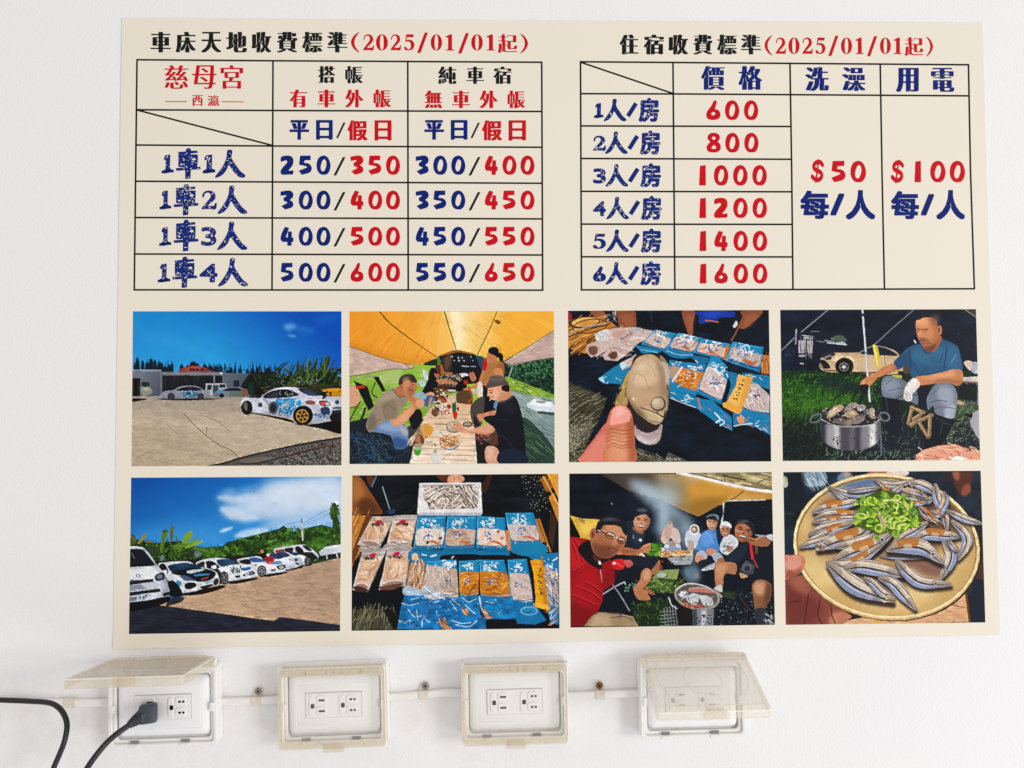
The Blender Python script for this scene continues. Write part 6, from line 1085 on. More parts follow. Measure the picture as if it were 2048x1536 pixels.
class Ink:
    """lettering of one colour on one part of the poster"""
    def __init__(s): s.v, s.f, s.up = [], [], {}
    def text(s, spec, y0, y1, style, slope=0.0, seed=1):
        rs = np.random.RandomState(seed)
        for it in spec.split(';'):
            ch, x0, x1 = it.split()[:3]; x0, x1 = float(x0), float(x1)
            o = it.split()[3:]
            a, b = (float(o[0]), float(o[1])) if o else (y0, y1)
            m, pad = bitmap(ch, x1 - x0, b - a, style, rs)
            h, w = (m.shape[0] // CELL) * CELL, (m.shape[1] // CELL) * CELL
            g = m[:h, :w].reshape(h // CELL, CELL, w // CELL, CELL).mean((1, 3))
            dy = slope * (x0 - 1000)
            for p in contour(g):
                n = len(s.v)
                s.v += [(x0 + ((px + .5) * CELL - pad) / S4, a + dy + ((py + .5) * CELL - pad) / S4) for px, py in p]
                s.f.append(list(range(n, n + len(p))))
    def line(s, x0, y0, x1, y1, w=3.4, up=0.0):
        d = np.array([x1 - x0, y1 - y0], float); l = np.hypot(*d); d /= l; n = np.array([-d[1], d[0]]) * w / 2; d *= w / 2 - .2
        a, b = np.array([x0, y0]) - d, np.array([x1, y1]) + d
        c = [a + (b - a) * t for t in np.linspace(0, 1, int(l / 14) + 2)]
        for p, q in zip(c[:-1], c[1:]):
            k = len(s.v); s.up.update({k + i: up for i in range(4)}); s.v += [tuple(p + n), tuple(q + n), tuple(q - n), tuple(p - n)]; s.f.append([k, k + 1, k + 2, k + 3])
    def build(s, name, m, parent, lift):
        uv = np.array(s.v); lift = lift + np.array([s.up.get(i, 0.0) for i in range(len(uv))])
        me = bpy.data.meshes.new(name); me.from_pydata([tuple(p) for p in on_sheet(uv, lift)], [], s.f); me.update()
        return link(name, me, m, parent)
# ------------------------------------------------------------------ the wall
m_wall = mat('painted_plaster', 'eeedee', .75, .2, noise=(3.0, .02), bump=(330, .45, .0014), dirt=((300, '7c6c5c', .70, .78, .55), (90, 'b8aca0', .70, .80, .5)))
# grime that has settled along the run of conduit and around the boxes
_nt = m_wall.node_tree; _b = _nt.nodes['Principled BSDF']; _src = _b.inputs['Base Color'].links[0].from_socket
_tc = _nt.nodes.new('ShaderNodeTexCoord'); _sx = _nt.nodes.new('ShaderNodeSeparateXYZ'); _nt.links.new(_tc.outputs['Object'], _sx.inputs[0])
_zc = float(pix(800, 1405)[2])
_up = _nt.nodes.new('ShaderNodeMapRange'); _dn = _nt.nodes.new('ShaderNodeMapRange')
for _n, _a, _c in ((_up, _zc + .055, _zc), (_dn, _zc - .11, _zc - .01)):
    _n.inputs[1].default_value = _a; _n.inputs[2].default_value = _c; _nt.links.new(_sx.outputs[2], _n.inputs[0])
_nz = _nt.nodes.new('ShaderNodeTexNoise'); _nz.inputs['Scale'].default_value = 22; _nz.inputs['Detail'].default_value = 6; _nz.inputs['Roughness'].default_value = .65; _nt.links.new(_tc.outputs['Object'], _nz.inputs['Vector'])
_nr = _nt.nodes.new('ShaderNodeMapRange'); _nr.inputs[1].default_value = .40; _nr.inputs[2].default_value = .75; _nr.inputs[4].default_value = .4; _nt.links.new(_nz.outputs['Fac'], _nr.inputs[0])
_m1 = _nt.nodes.new('ShaderNodeMath'); _m1.operation = 'MULTIPLY'; _nt.links.new(_up.outputs[0], _m1.inputs[0]); _nt.links.new(_dn.outputs[0], _m1.inputs[1])
_m2 = _nt.nodes.new('ShaderNodeMath'); _m2.operation = 'MULTIPLY'; _nt.links.new(_m1.outputs[0], _m2.inputs[0]); _nt.links.new(_nr.outputs[0], _m2.inputs[1])
_lx = _nt.nodes.new('ShaderNodeMapRange'); _lx.inputs[1].default_value = float(pix(1310, 1400)[0]); _lx.inputs[2].default_value = float(pix(1150, 1400)[0]); _nt.links.new(_sx.outputs[0], _lx.inputs[0])
_m3 = _nt.nodes.new('ShaderNodeMath'); _m3.operation = 'MULTIPLY'; _nt.links.new(_m2.outputs[0], _m3.inputs[0]); _nt.links.new(_lx.outputs[0], _m3.inputs[1])
_mx = _nt.nodes.new('ShaderNodeMix'); _mx.data_type = 'RGBA'; _nt.links.new(_m3.outputs[0], _mx.inputs[0]); _nt.links.new(_src, _mx.inputs[6]); _mx.inputs[7].default_value = hexlin('cdbfae'); _nt.links.new(_mx.outputs[2], _b.inputs['Base Color'])
wall = MB().box(-2.6, 2.6, 0, .12, -1.7, 1.6, .002).build('wall', m_wall)
tag(wall, kind='structure')

# ------------------------------------------------------------------ the poster
def bulge(uv):
    u, v = uv[:, 0], uv[:, 1]
    return .0016 * np.exp(-((u - 315) / 70) ** 2 - ((v - 1300) / 34) ** 2) + .0009 * np.exp(-((v - 1290) / 18) ** 2) * (1 + np.sin(u / 120.)) * .3 + .0002 * np.sin(u / 210. + v / 330.)
def on_sheet(uv, lift):
    return pixs(uv, .0012 + lift + bulge(uv))

poster = empty('poster', pix(1110, 660, 0))
tag(poster, 'large cream price poster with two ruled tables above eight printed photos', 'poster')
bpy.context.view_layer.update()
PINV = poster.matrix_world.inverted()
def to_poster(o):
    o.matrix_parent_inverse = PINV; return o

CORN = np.array([[244, 36], [1965, 46], [2000, 1270], [226, 1298]], float)
nu, nv = 120, 84
uu, vv = np.meshgrid(np.linspace(0, 1, nu + 1), np.linspace(0, 1, nv + 1))
def bil(c, u, v):
    c = np.asarray(c, float); u, v = u[..., None], v[..., None]
    return (c[0] * (1 - u) + c[1] * u) * (1 - v) + (c[3] * (1 - u) + c[2] * u) * v
def grid_faces(nu, nv):
    i = np.arange(nu * nv); r, c = i // nu, i % nu; a = r * (nu + 1) + c
    return np.c_[a, a + 1, a + nu + 2, a + nu + 1]
g = bil(CORN, uu, vv).reshape(-1, 2)
front = on_sheet(g, 0)
m_paper = mat('satin_paper', 'ebe2d2', .5, .15, noise=(2.2, .025), bump=(26, .05, .002))
me = bpy.data.meshes.new('sheet')
n0 = len(front); gf = grid_faces(nu, nv).tolist()
rim = [i for i in range(nu + 1)] + [(k + 1) * (nu + 1) + nu for k in range(nv)] + [nv * (nu + 1) + i for i in range(nu - 1, -1, -1)] + [k * (nu + 1) for k in range(nv - 1, 0, -1)]
back = front[rim] + [0, .0009, 0]
verts = np.vstack([front, back, front[rim]]); n1 = n0 + len(rim)
faces = gf + [[n1 + i, n0 + i, n0 + (i + 1) % len(rim), n1 + (i + 1) % len(rim)] for i in range(len(rim))]
me.from_pydata(verts.tolist(), [], faces); me.polygons.foreach_set('use_smooth', [True] * len(gf) + [False] * len(rim)); me.update()
to_poster(link('sheet', me, m_paper, poster))

m_black = mat('black_ink', '121517', .55, .12); m_red = mat('red_ink', 'c8061a', .55, .12); m_blue = mat('blue_ink', '04206f', .55, .12); m_deep = mat('dark_blue_ink', '0b2674', .55, .12)
HEAVY = ('ming', 2.9, -.3); HEAVY2 = ('ming', 2.3, -.25); THIN = ('ming', 1.7, -.5); TALL = ('ming', 3.2, -.3); BOLD = ('bold', 1.7, 1.6); FAT = ('bold', 2.3, 2.2); DOOD = ('doodle', 2.1, 2.0); DOODN = ('doodle', 2.0, 1.6); DOODT = ('doodle', 1.6, 1.5); BR = ('brush', 0, 0); RO = ('roman', 0, 0); ROH = ('roman', 1.2, -.15)

hd = Ink(); hd.text('車 301 342;床 351 392;天 402 443;地 452 494;收 503 543;費 553 595;標 604 645;準 654 695', 63.5, 105, HEAVY)
hk = hd.build('heading', m_black, poster, .00012); to_poster(hk); tag(hk, 'black heading of the left table with red date')
dt = Ink(); dt.text('( 702 719 64 105;2 726 748;0 752 775.5;2 781 802;5 808 829;/ 834 856 65 106;0 861.5 884;1 891 908.5;/ 916 938 66 107;0 942.5 965.5;1 973 990;) 1040 1056 67 107', 68.5, 101, ROH if 0 else RO)
dt.text('起 995 1035', 68, 106, ('ming', 2.0, -.4)); dt.build('date_lettering', m_red, hk, .00012)
hd = Ink(); hd.text('住 1239 1277;宿 1287 1328;收 1336.5 1376.5;費 1386 1425;標 1434 1474;準 1481.5 1522', 69, 109, HEAVY)
hk2 = hd.build('heading', m_black, poster, .00012); to_poster(hk2); tag(hk2, 'black heading of the right table with red date')
dt = Ink(); dt.text('( 1529 1545 70.5 111;2 1551 1572;0 1577 1599;2 1604.5 1625.5;5 1631 1651;/ 1656.5 1677 71 112;0 1682 1704;1 1711 1727.5;/ 1734 1754.5 72 112.5;0 1760 1781.5;1 1787.5 1804;) 1852 1866 73 113', 75, 108, RO)
dt.text('起 1809 1847', 74, 112, ('ming', 2.0, -.4)); dt.build('date_lettering', m_red, hk2, .00012)

# left table
t = Ink()
for a in ((274, 119.5, 546, 121.5), (546, 121.5, 1083.5, 124.5), (273.5, 219.5, 546, 221), (546, 221, 1083.5, 223), (272, 290, 545, 292), (545, 292, 1083.7, 294.5), (271, 362.5, 1084, 366.5), (270, 435, 1084.3, 437.8), (269.5, 508, 1084.8, 510), (268.5, 579.7, 1085.4, 580.3), (274, 220, 545, 291)):
    t.line(*a)
for a in ((274, 119.5, 268.5, 579.7), (546, 121.5, 544, 579.7), (815.5, 123, 816.5, 580), (1083.4, 124.5, 1085.4, 580.3)):
    t.line(*a, up=.00003)
lt = t.build('price_table', m_black, poster, .00010); to_poster(lt); tag(lt, 'left table of camping and car prices in blue and red')
def sub(ink, name, m, par): ink.build(name, m, par, .00014)
b = Ink(); b.text('搭 636 671 132 166;帳 690.5 726 132 167;純 876 913;車 932.5 968;宿 986.5 1023', 133, 168, HEAVY2)
for y, x in ((245, 672), (245, 941)): b.text('/ %g %g' % (x, x + 19), y, y + 31, BR)
for y in (314, 384, 456, 528): b.text('/ 667 691;/ 937 961', y, y + 37, BR)
sub(b, 'black_lettering', m_black, lt)
r = Ink(); r.text('慈 328.5 377;母 384 433;宮 441 486', 130, 178, THIN); r.text('西 384 406;瀛 415 439', 190.5, 212, ('ming', .8, 0)); r.line(331, 203, 373, 203, 1.6); r.line(444, 203.4, 487, 203.6, 1.6)
r.text('有 579 614.5;車 635 671;外 690 727;帳 747 782.5', 179, 215, ('ming', 2.2, -.25)); r.text('無 849 885;車 904 940;外 959 995.5;帳 1015 1051', 181, 216.5, ('ming', 2.2, -.25))
r.text('假 695 735;日 749 783;假 964 1004;日 1017 1052', 240.5, 281, ('bold', 2.2, .8))
P = ((311, 349.5, '250', '350', '300', '400'), (381, 419, '300', '400', '350', '450'), (453.5, 491.5, '400', '500', '450', '550'), (525.5, 563.5, '500', '600', '550', '650'))
bl = Ink()
for y0, y1, a, c, d, e in P:
    for s_, xs, ink in ((a, (561, 597.5, 633), bl), (c, (701, 736.5, 772), r), (d, (831.5, 866.5, 902.5), bl), (e, (969.5, 1005, 1041), r)):
        ink.text(';'.join('%s %g %g' % (ch, x, x + (28 if ch == '0' else 26)) for ch, x in zip(s_, xs)), y0, y1, BR)
sub(r, 'red_lettering', m_red, lt)
bl.text('平 579 618;日 632 665.5;平 848.5 888;日 901.5 935', 240, 279.5, ('bold', 2.2, .9))
D = (('1', 1, 309, 347, 323.5, 347, 351.5, 401.5, 296, 358, 406, 430, 430, 491, 299, 355.5), ('2', 2, 381, 419, 319.5, 342, 347, 397, 368, 431, 403, 433.5, 435, 494.5, 371, 428), ('3', 3, 454, 492, 319, 342, 347, 397, 439, 503, 402, 433, 434, 494.5, 443, 500), ('4', 4, 527, 565, 316, 340, 344.5, 394.5, 513, 576, 399, 435, 436, 496, 516, 573))
dl = Ink()
for ch, k, y0, y1, a0, a1, c0, c1, cy0, cy1, n0_, n1_, p0, p1, py0, py1 in D:
    dl.text('1 %g %g;%s %g %g' % (a0 + 2, a1 - 2, ch, n0_, n1_), y0, y1, DOODN, seed=k); dl.text('車 %g %g' % (c0, c1), cy0, cy1, DOOD, seed=k + 9); dl.text('人 %g %g' % (p0, p1), py0, py1, ('doodle', 3.0, 3.0), seed=k + 20)
    for xa, xb in ((a0, a1),) + (((n0_, n1_),) if ch == '1' else ()): dl.line(xa + 2, y1 - 3, xb - 2, y1 - 5, 5.5)
sub(bl, 'blue_lettering', m_blue, lt); sub(dl, 'row_label_lettering', m_deep, lt)

# right table
t = Ink()
for a in ((1161, 123.5, 1346, 125), (1346, 125, 1580, 126.8), (1580, 126.8, 1937, 129.5), (1161, 187.3, 1346.5, 187.8), (1346.5, 187.8, 1938, 191.7), (1161.5, 251.8, 1582, 253), (1162, 317, 1583, 318.5), (1162.3, 382.7, 1583.6, 383.6), (1162.6, 448.2, 1584, 448.8), (1163, 513.6, 1585, 513.9), (1163, 579.8, 1586, 579), (1586, 579, 1948.8, 577.5), (1163, 125, 1346, 187)):
    t.line(*a)
for a in ((1161, 123.5, 1163, 579.8), (1346, 125, 1349.8, 579.5), (1580, 126.8, 1583.4, 340), (1583.4, 340, 1586, 579), (1760.5, 128, 1764, 340), (1764, 340, 1769, 578.3), (1937, 129.5, 1941, 340), (1941, 340, 1948.8, 577.5)):
    t.line(*a, up=.00003)
rt = t.build('price_table', m_black, poster, .00010); to_poster(rt); tag(rt, 'right table of room prices with wide bath and power columns')
r = Ink()
for y0, y1, s_ in ((200.5, 240, '600'), (265.5, 305, '800'), (330, 371, '1000'), (395.5, 436, '1200'), (461.5, 502, '1400'), (527, 567, '1600')):
    o = (y0 - 200) / 327 * 3
    if len(s_) == 4: r.text('1 %g %g;' % (1397.5 + o * .6, 1411 + o * .6) + ';'.join('%s %g %g' % (ch, x + o * .6, x + (29 if ch == '0' else 27) + o * .6) for ch, x in zip(s_[1:], (1427, 1465.5, 1504))), y0, y1, BR)
    else: r.text(';'.join('%s %g %g' % (ch, x + o, x + 28.5 + o) for ch, x in zip(s_, (1412.5, 1450, 1488))), y0, y1, BR)
r.text('$ 1621.5 1648 318 366;5 1662.5 1691;0 1701 1732;$ 1781.5 1808 319 367;1 1829 1842;0 1860.5 1891;0 1899.5 1930', 321.5, 364.5, BR)
sub(r, 'red_lettering', m_red, rt)
bl = Ink(); bl.text('價 1402 1450;格 1476.5 1525', 132, 180, TALL); bl.text('洗 1610 1658 134 182;澡 1684 1731.5 134.5 182;用 1791.5 1837.5;電 1862 1909', 135.5, 184, TALL)
bl.text('每 1601 1658 381 438;/ 1661 1688.5 387 431;人 1692 1750.5;每 1782.5 1838 382 438.5;/ 1842 1868 388 431;人 1873 1930', 380, 439, ('bold', 2.5, 2.3))
sub(bl, 'blue_lettering', m_blue, rt)
dl = Ink()
for k in range(6):
    y = 65.35 * k; o = (0, 2.5, 3.5, 5, 4.5, 3.5)[k]
    dl.text('%d %g %g' % (k + 1, 1187 + (2 if k == 0 else -1), 1209 + (-3 if k == 0 else 3)), 206 + y, 236.5 + y, DOODT, seed=50 + k)
    if k == 0: dl.line(1190, 233.5, 1205, 232, 4.5)
    dl.text('人 %g %g' % (1207.5 + o, 1253 + o), 197.5 + y, 242.5 + y, ('doodle', 2.6, 2.6), seed=60 + k)
    dl.line(1258 + o, 229 + y, 1270 + o, 210 + y, 8.5)
    dl.text('房 %g %g' % (1277 + o, 1318.5 + o), 195.5 + y, 244 + y, ('doodle', 2.2, 1.8), seed=70 + k)
sub(dl, 'row_label_lettering', m_deep, rt)

# the eight printed photographs
m_photo = bpy.data.materials.new('photo_print'); m_photo.use_nodes = True
pb = m_photo.node_tree.nodes['Principled BSDF']; pb.inputs['Roughness'].default_value = .45; pb.inputs['Specular IOR Level'].default_value = .1
ca = m_photo.node_tree.nodes.new('ShaderNodeVertexColor'); ca.layer_name = 'Col'
m_photo.node_tree.links.new(ca.outputs['Color'], pb.inputs['Base Color'])
SPEC = (
 ((250, 610, 450 / 2048), '72 58 1970 58 1970 1458 60 1468', 'printed photo of a yard with white cars under blue sky'),
 ((690, 610, 430 / 2001), '42 60 1943 58 1952 1475 42 1480', 'printed photo of people eating under an orange canopy'),
 ((1125, 610, 430 / 2032), '52 55 1950 48 1972 1478 62 1485', 'printed photo of a hand holding an oyster by blue packets'),
 ((1550, 608, 425 / 2027), '50 57 1917 50 1957 1488 75 1497', 'printed photo of a man grilling oysters on grass at night'),
 ((248, 940, 450 / 2033), '65 70 1962 60 1952 1455 45 1482', 'printed photo of a row of white cars below clouds'),
 ((695, 938, 435 / 2013), '45 60 1950 45 1962 1475 38 1497', 'printed photo of seafood packets and a white foam box'),
 ((1130, 935, 430 / 2020), '40 58 1942 45 1972 1478 52 1503', 'printed photo of people around a smoky grill at night'),
 ((1555, 932, 430 / 2014), '55 58 1903 45 1947 1465 78 1488', 'printed photo of small fish on a round plate'),
)
for (fn,), ((ox, oy, sc), cz, lab) in zip(PHOTOS, SPEC):
    q = fn(); im = q.done()
    c = A(cz); cp = c * sc + [ox, oy]
    NU, NV = 340, 254
    u, v = np.meshgrid(np.linspace(0, 1, NU + 1), np.linspace(0, 1, NV + 1))
    zc = bil(c, u, v).reshape(-1, 2) * q.K - .5
    x, y = np.clip(zc[:, 0], 0, q.W - 1.001), np.clip(zc[:, 1], 0, q.H - 1.001)
    xi, yi = x.astype(int), y.astype(int); fx, fy = (x - xi)[:, None], (y - yi)[:, None]
    colr = (im[yi, xi] * (1 - fx) + im[yi, xi + 1] * fx) * (1 - fy) + (im[yi + 1, xi] * (1 - fx) + im[yi + 1, xi + 1] * fx) * fy
    pts = on_sheet(bil(cp, u, v).reshape(-1, 2), .00012)
    gf = grid_faces(NU, NV)
    me = bpy.data.meshes.new('printed_photo')
    me.vertices.add(len(pts)); me.vertices.foreach_set('co', pts.astype(np.float32).ravel())
    me.loops.add(gf.size); me.loops.foreach_set('vertex_index', gf.astype(np.int32).ravel())
    me.polygons.add(len(gf)); me.polygons.foreach_set('loop_start', np.arange(0, gf.size, 4, dtype=np.int32))
    me.update(calc_edges=True)
    at = me.color_attributes.new('Col', 'FLOAT_COLOR', 'POINT')
    at.data.foreach_set('color', np.c_[lin(colr), np.ones(len(colr))].astype(np.float32).ravel())
    tag(to_poster(link('printed_photo', me, m_photo, poster)), lab)
# ------------------------------------------------------------------ weatherproof socket boxes
m_case = mat('white_plastic', 'efedea', .4, .4, noise=(60, .04), dirt=((90, 'a08a6c', .60, .78, .5),))
m_plate = mat('clean_white_plastic', 'f1f1f3', .35, .45)
m_sock = mat('socket_white', 'eceaea', .32, .45)
m_hole = mat('dark_slot', '0e0e10', .7, .2)
m_gap = mat('shadow_gap_grey', '8c8a88', .6, .2)
def clear_mat(name, tint, fac, dirt=0.0, rough=.22):
    m = bpy.data.materials.new(name); m.use_nodes = True; nt = m.node_tree
    b = nt.nodes['Principled BSDF']; b.inputs['Base Color'].default_value = hexlin(tint); b.inputs['Roughness'].default_value = rough; b.inputs['Specular IOR Level'].default_value = .5
    tr = nt.nodes.new('ShaderNodeBsdfTransparent'); tr.inputs[0].default_value = (1, .996, .985, 1)
    mx = nt.nodes.new('ShaderNodeMixShader'); nt.links.new(tr.outputs[0], mx.inputs[1]); nt.links.new(b.outputs[0], mx.inputs[2])
    tc = nt.nodes.new('ShaderNodeTexCoord'); n = nt.nodes.new('ShaderNodeTexNoise'); n.inputs['Scale'].default_value = 45; n.inputs['Detail'].default_value = 4; n.inputs['Roughness'].default_value = .6
    nt.links.new(tc.outputs['Object'], n.inputs['Vector'])
    r = nt.nodes.new('ShaderNodeMapRange'); r.inputs[1].default_value = .35; r.inputs[2].default_value = .75; r.inputs[3].default_value = fac - dirt * .4; r.inputs[4].default_value = min(1, fac + dirt)
    nt.links.new(n.outputs['Fac'], r.inputs[0]); nt.links.new(r.outputs[0], mx.inputs[0])
    c = nt.nodes.new('ShaderNodeMix'); c.data_type = 'RGBA'; c.inputs[6].default_value = hexlin(tint); c.inputs[7].default_value = hexlin('8a7456')
    n2 = nt.nodes.new('ShaderNodeTexNoise'); n2.inputs['Scale'].default_value = 120; n2.inputs['Detail'].default_value = 4; nt.links.new(tc.outputs['Object'], n2.inputs['Vector'])
    r2 = nt.nodes.new('ShaderNodeMapRange'); r2.inputs[1].default_value = .62; r2.inputs[2].default_value = .85; r2.inputs[4].default_value = .12 + dirt
    nt.links.new(n2.outputs['Fac'], r2.inputs[0]); nt.links.new(r2.outputs[0], c.inputs[0]); nt.links.new(c.outputs[2], b.inputs['Base Color'])
    nt.links.new(mx.outputs[0], nt.nodes['Material Output'].inputs[0])
    return m
m_edge_highlight = clear_mat('lid_edge_highlight', 'f8f4ea', .74, .08, .2)  # glossy edge highlights painted as near-opaque white on the lid's bevel strips
m_pane = clear_mat('clear_lid', 'faf9f6', .05, .025)
m_rim = clear_mat('yellowed_lid_edge', 'e6dac2', .38, .24, .25)
m_pane_hazy = clear_mat('hazy_lid', 'f7f2e9', .42, .06)
m_rim_hazy = clear_mat('hazy_lid_edge', 'f0e5d2', .30, .08)
m_pane_dusty = clear_mat('dusty_lid', 'e0d6c7', .60, .26, .4)
m_rim_dusty = clear_mat('dusty_lid_edge', 'e0d3bc', .34, .22, .3)

BW, BH, BD = .1285, .0930, .020
def ring(mb, o, i, y0, y1, c=.0008):
    """hollow rounded frame between depths y0 (wall side) and y1 (front)"""
    O = lambda k, y: rrect(o[0] - 2 * k, o[1] - 2 * k, max(o[2] - k, .0005), y)
    I = lambda k, y: rrect(i[0] + 2 * k, i[1] + 2 * k, i[2] + k, y)
    s = -1 if y1 < y0 else 1
    mb.loft([O(0, y0), O(0, y1 - s * c), O(c, y1), I(c, y1), I(0, y1 - s * c), I(0, y0), O(0, y0)], False, False)

def make_outlet(u, v, rz, lid_angle, label, mats, skew=0.0):
    c = pix(u, v, BD)
    root = empty('weatherproof_socket', (c[0], 0, c[2]), (0, rz, 0))
    tag(root, label, 'power outlet', 'weatherproof sockets in a row under the poster')
    mb = MB(); ring(mb, (BW, BH, .005), (BW - .009, BH - .009, .004), -.0005, -BD); ring(mb, (BW - .0092, BH - .0092, .0039), (BW - .017, BH - .017, .005), -BD + .0055, -BD + .003)
    for sx in (-1, 1):
        mb.box(sx * .0585 - .0025, sx * .0585 + .0025, -BD - .0015, -BD + .006, -.006, .004)
    mb.box(-.0585, .0585, -.0115, -.0005, -.0405, .0405)
    for x in (-.034, .026): mb.box(x - .006, x + .006, -BD - .0012, -BD + .003, -BH / 2 + .0005, -BH / 2 + .004)
    mb.build('back_box', m_case, root, True)
    for x in (-.034, .026): MB().box(x - .005, x + .005, -BD + .0005, -BD + .0035, -BH / 2 + .0052, -BH / 2 + .0078).build('latch_slot', m_gap, root)
    def rr(w, h, r, y, cx=0, cz=0): return rrect(w, h, r, y * .84, cx, cz)
    pl = MB(); pl.loft([rr(.110, .0715, .007, -.0045), rr(.110, .0715, .007, -.0155), rr(.1085, .070, .0068, -.0175), rr(.1015, .063, .005, -.0210), rr(.0905, .0515, .003, -.0222), rr(.0895, .0505, .0025, -.0216), rr(.0885, .0495, .0025, -.0222)], False, True)
    plate = pl.build('wall_plate', m_plate, root, True)
    MB().loft([rr(.0672, .0302, .0012, -.0221), rr(.0672, .0302, .0012, -.02235)], True, True).build('module_gap', m_gap, root)
    mod = MB().loft([rr(.0662, .0292, .001, -.0220), rr(.0662, .0292, .001, -.0236), rr(.0655, .0285, .0008, -.0241)], False, True).build('receptacle', m_sock, root, True)
    for k, sx in enumerate((-.0165, .0195)):
        so = MB()
        so.loft([rr(.0062, .0232, .003, -.0240, sx - .0095), rr(.0062, .0232, .003, -.0251, sx - .0095), rr(.0054, .0224, .0026, -.0256, sx - .0095)], False, True)
        for z in (.0066, -.0062): so.loft([rr(.0122, .0108, .0036, -.0240, sx + .0022, z), rr(.0122, .0108, .0036, -.0250, sx + .0022, z), rr(.0114, .0100, .0032, -.0255, sx + .0022, z)], False, True)
        so = so.build('socket', m_sock, root, True)
        sl = MB()
        sl.loft([rr(.0044, .0054, .0012, -.0256, sx - .0083), rr(.0044, .0054, .0012, -.02585, sx - .0083)], False, True)
        for z in (.0066, -.0062):
            if k == 0: sl.loft([rr(.0074, .0023, .0004, -.0254, sx + .0025, z), rr(.0074, .0023, .0004, -.02575, sx + .0025, z)], False, True)
            else:
                for dx, w in ((-.0012, .0032), (.0032, .0028)): sl.loft([rr(w, .0025, .0009, -.0254, sx + .0025 + dx, z), rr(w, .0025, .0009, -.02575, sx + .0025 + dx, z)], False, True)
        sl.build('slot', m_hole, so)
    # lid: local axes x right, z up (0 at the hinge, negative down), y out; swings about the hinge at the top edge
    LW, LH, LD = .1275, .0955, .0105
    rim_ = MB()
    O = lambda w, h, r, y: rrect(w, h, r, y, 0, -LH / 2)
    rim_.loft([O(LW, LH, .004, 0), O(LW, LH, .004, -LD + .0012), O(LW - .0020, LH - .0020, .0035, -LD), O(LW - .0092, LH - .0180, .004, -LD - .0001), O(LW - .0106, LH - .0194, .004, -LD - .0003), O(LW - .0036, LH - .0036, .003, -LD + .0018), O(LW - .0036, LH - .0036, .003, 0), O(LW, LH, .004, 0)], False, False)
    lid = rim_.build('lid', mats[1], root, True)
    lid.data.materials.append(m_edge_highlight); k_ = len(O(LW, LH, .004, 0))
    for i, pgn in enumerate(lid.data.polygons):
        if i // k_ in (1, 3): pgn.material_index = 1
    lid.location = (0, -BD - .0002, BH / 2 + .0015); lid.rotation_euler = (lid_angle, skew, 0)
    pn = MB(); pn.box(-LW / 2 + .0053, LW / 2 - .0053, -LD + .0002, -LD + .0012, -LH + .0096, -.0096, .0002)
    for rr_, cz in ((.0215, -LH / 2), (.052, -LH / 2 + .006)):
        run = []
        for a in np.linspace(0, 2 * math.pi, 73):
            x, z = rr_ * math.cos(a), cz + rr_ * math.sin(a)
            if abs(x) < LW / 2 - .008 and -LH + .010 < z < -.010: run.append((x, -LD, z))
            else:
                if len(run) > 3: pn.loft(tube(run, .00045, 6, 1, 1))
                run = []
        if len(run) > 3: pn.loft(tube(run, .00045, 6, 1, 1))
    pn.build('pane', mats[0], lid)
    lt_ = MB(); lt_.box(-.0115, .0125, -LD - .0016, -.002, -LH - .0032, -LH + .0012); lt_.box(-.009, .010, -LD - .0012, -LD + .0005, -LH + .001, -LH + .006); lt_.build('latch', mats[1], lid)
    hb = MB()
    for x0, x1, hh in ((-.0555, -.030, .0078), (-.029, -.006, .0066), (-.005, .003, .0082), (.004, .0125, .0066), (.0135, .0345, .0078), (.0355, .0550, .0070)): hb.loft([[(x, -LD - .0006 + math.cos(a) * .0018, -.0055 + math.sin(a) * hh / 2) for a in np.linspace(0, 2 * math.pi, 12, endpoint=False)] for x in (x0, x1)])
    hb.build('hinge_bar', mats[1], lid, True)
    for sx in (-1, 1):
        k = MB(); k.loft([[(x, -.004 + math.cos(a) * .004, -.003 + math.sin(a) * .004) for a in np.linspace(0, 2 * math.pi, 14, endpoint=False)] for x in sorted((sx * (LW / 2 - .004), sx * (LW / 2 + .0006)))]); k.build('hinge_pin', m_case, lid, True)
    return root
R_ = math.radians
ol1 = make_outlet(325, 1415, R_(-1.0), R_(-96), 'white socket box with dusty lid raised and a black plug inside', (m_pane_dusty, m_rim_dusty))
ol2 = make_outlet(667.5, 1410, R_(-1.2), 0, 'white socket box with yellowed lid closed, first right of the plugged-in box', (m_pane, m_rim))
ol3 = make_outlet(1029.5, 1403.5, R_(-.7), 0, 'white socket box with yellowed lid closed, next to the box with skewed lid', (m_pane, m_rim))
ol4 = make_outlet(1386, 1399, R_(-.6), R_(-68), 'white socket box with hazy clear lid hanging half open, nothing plugged in', (m_pane_hazy, m_rim_hazy), R_(0))

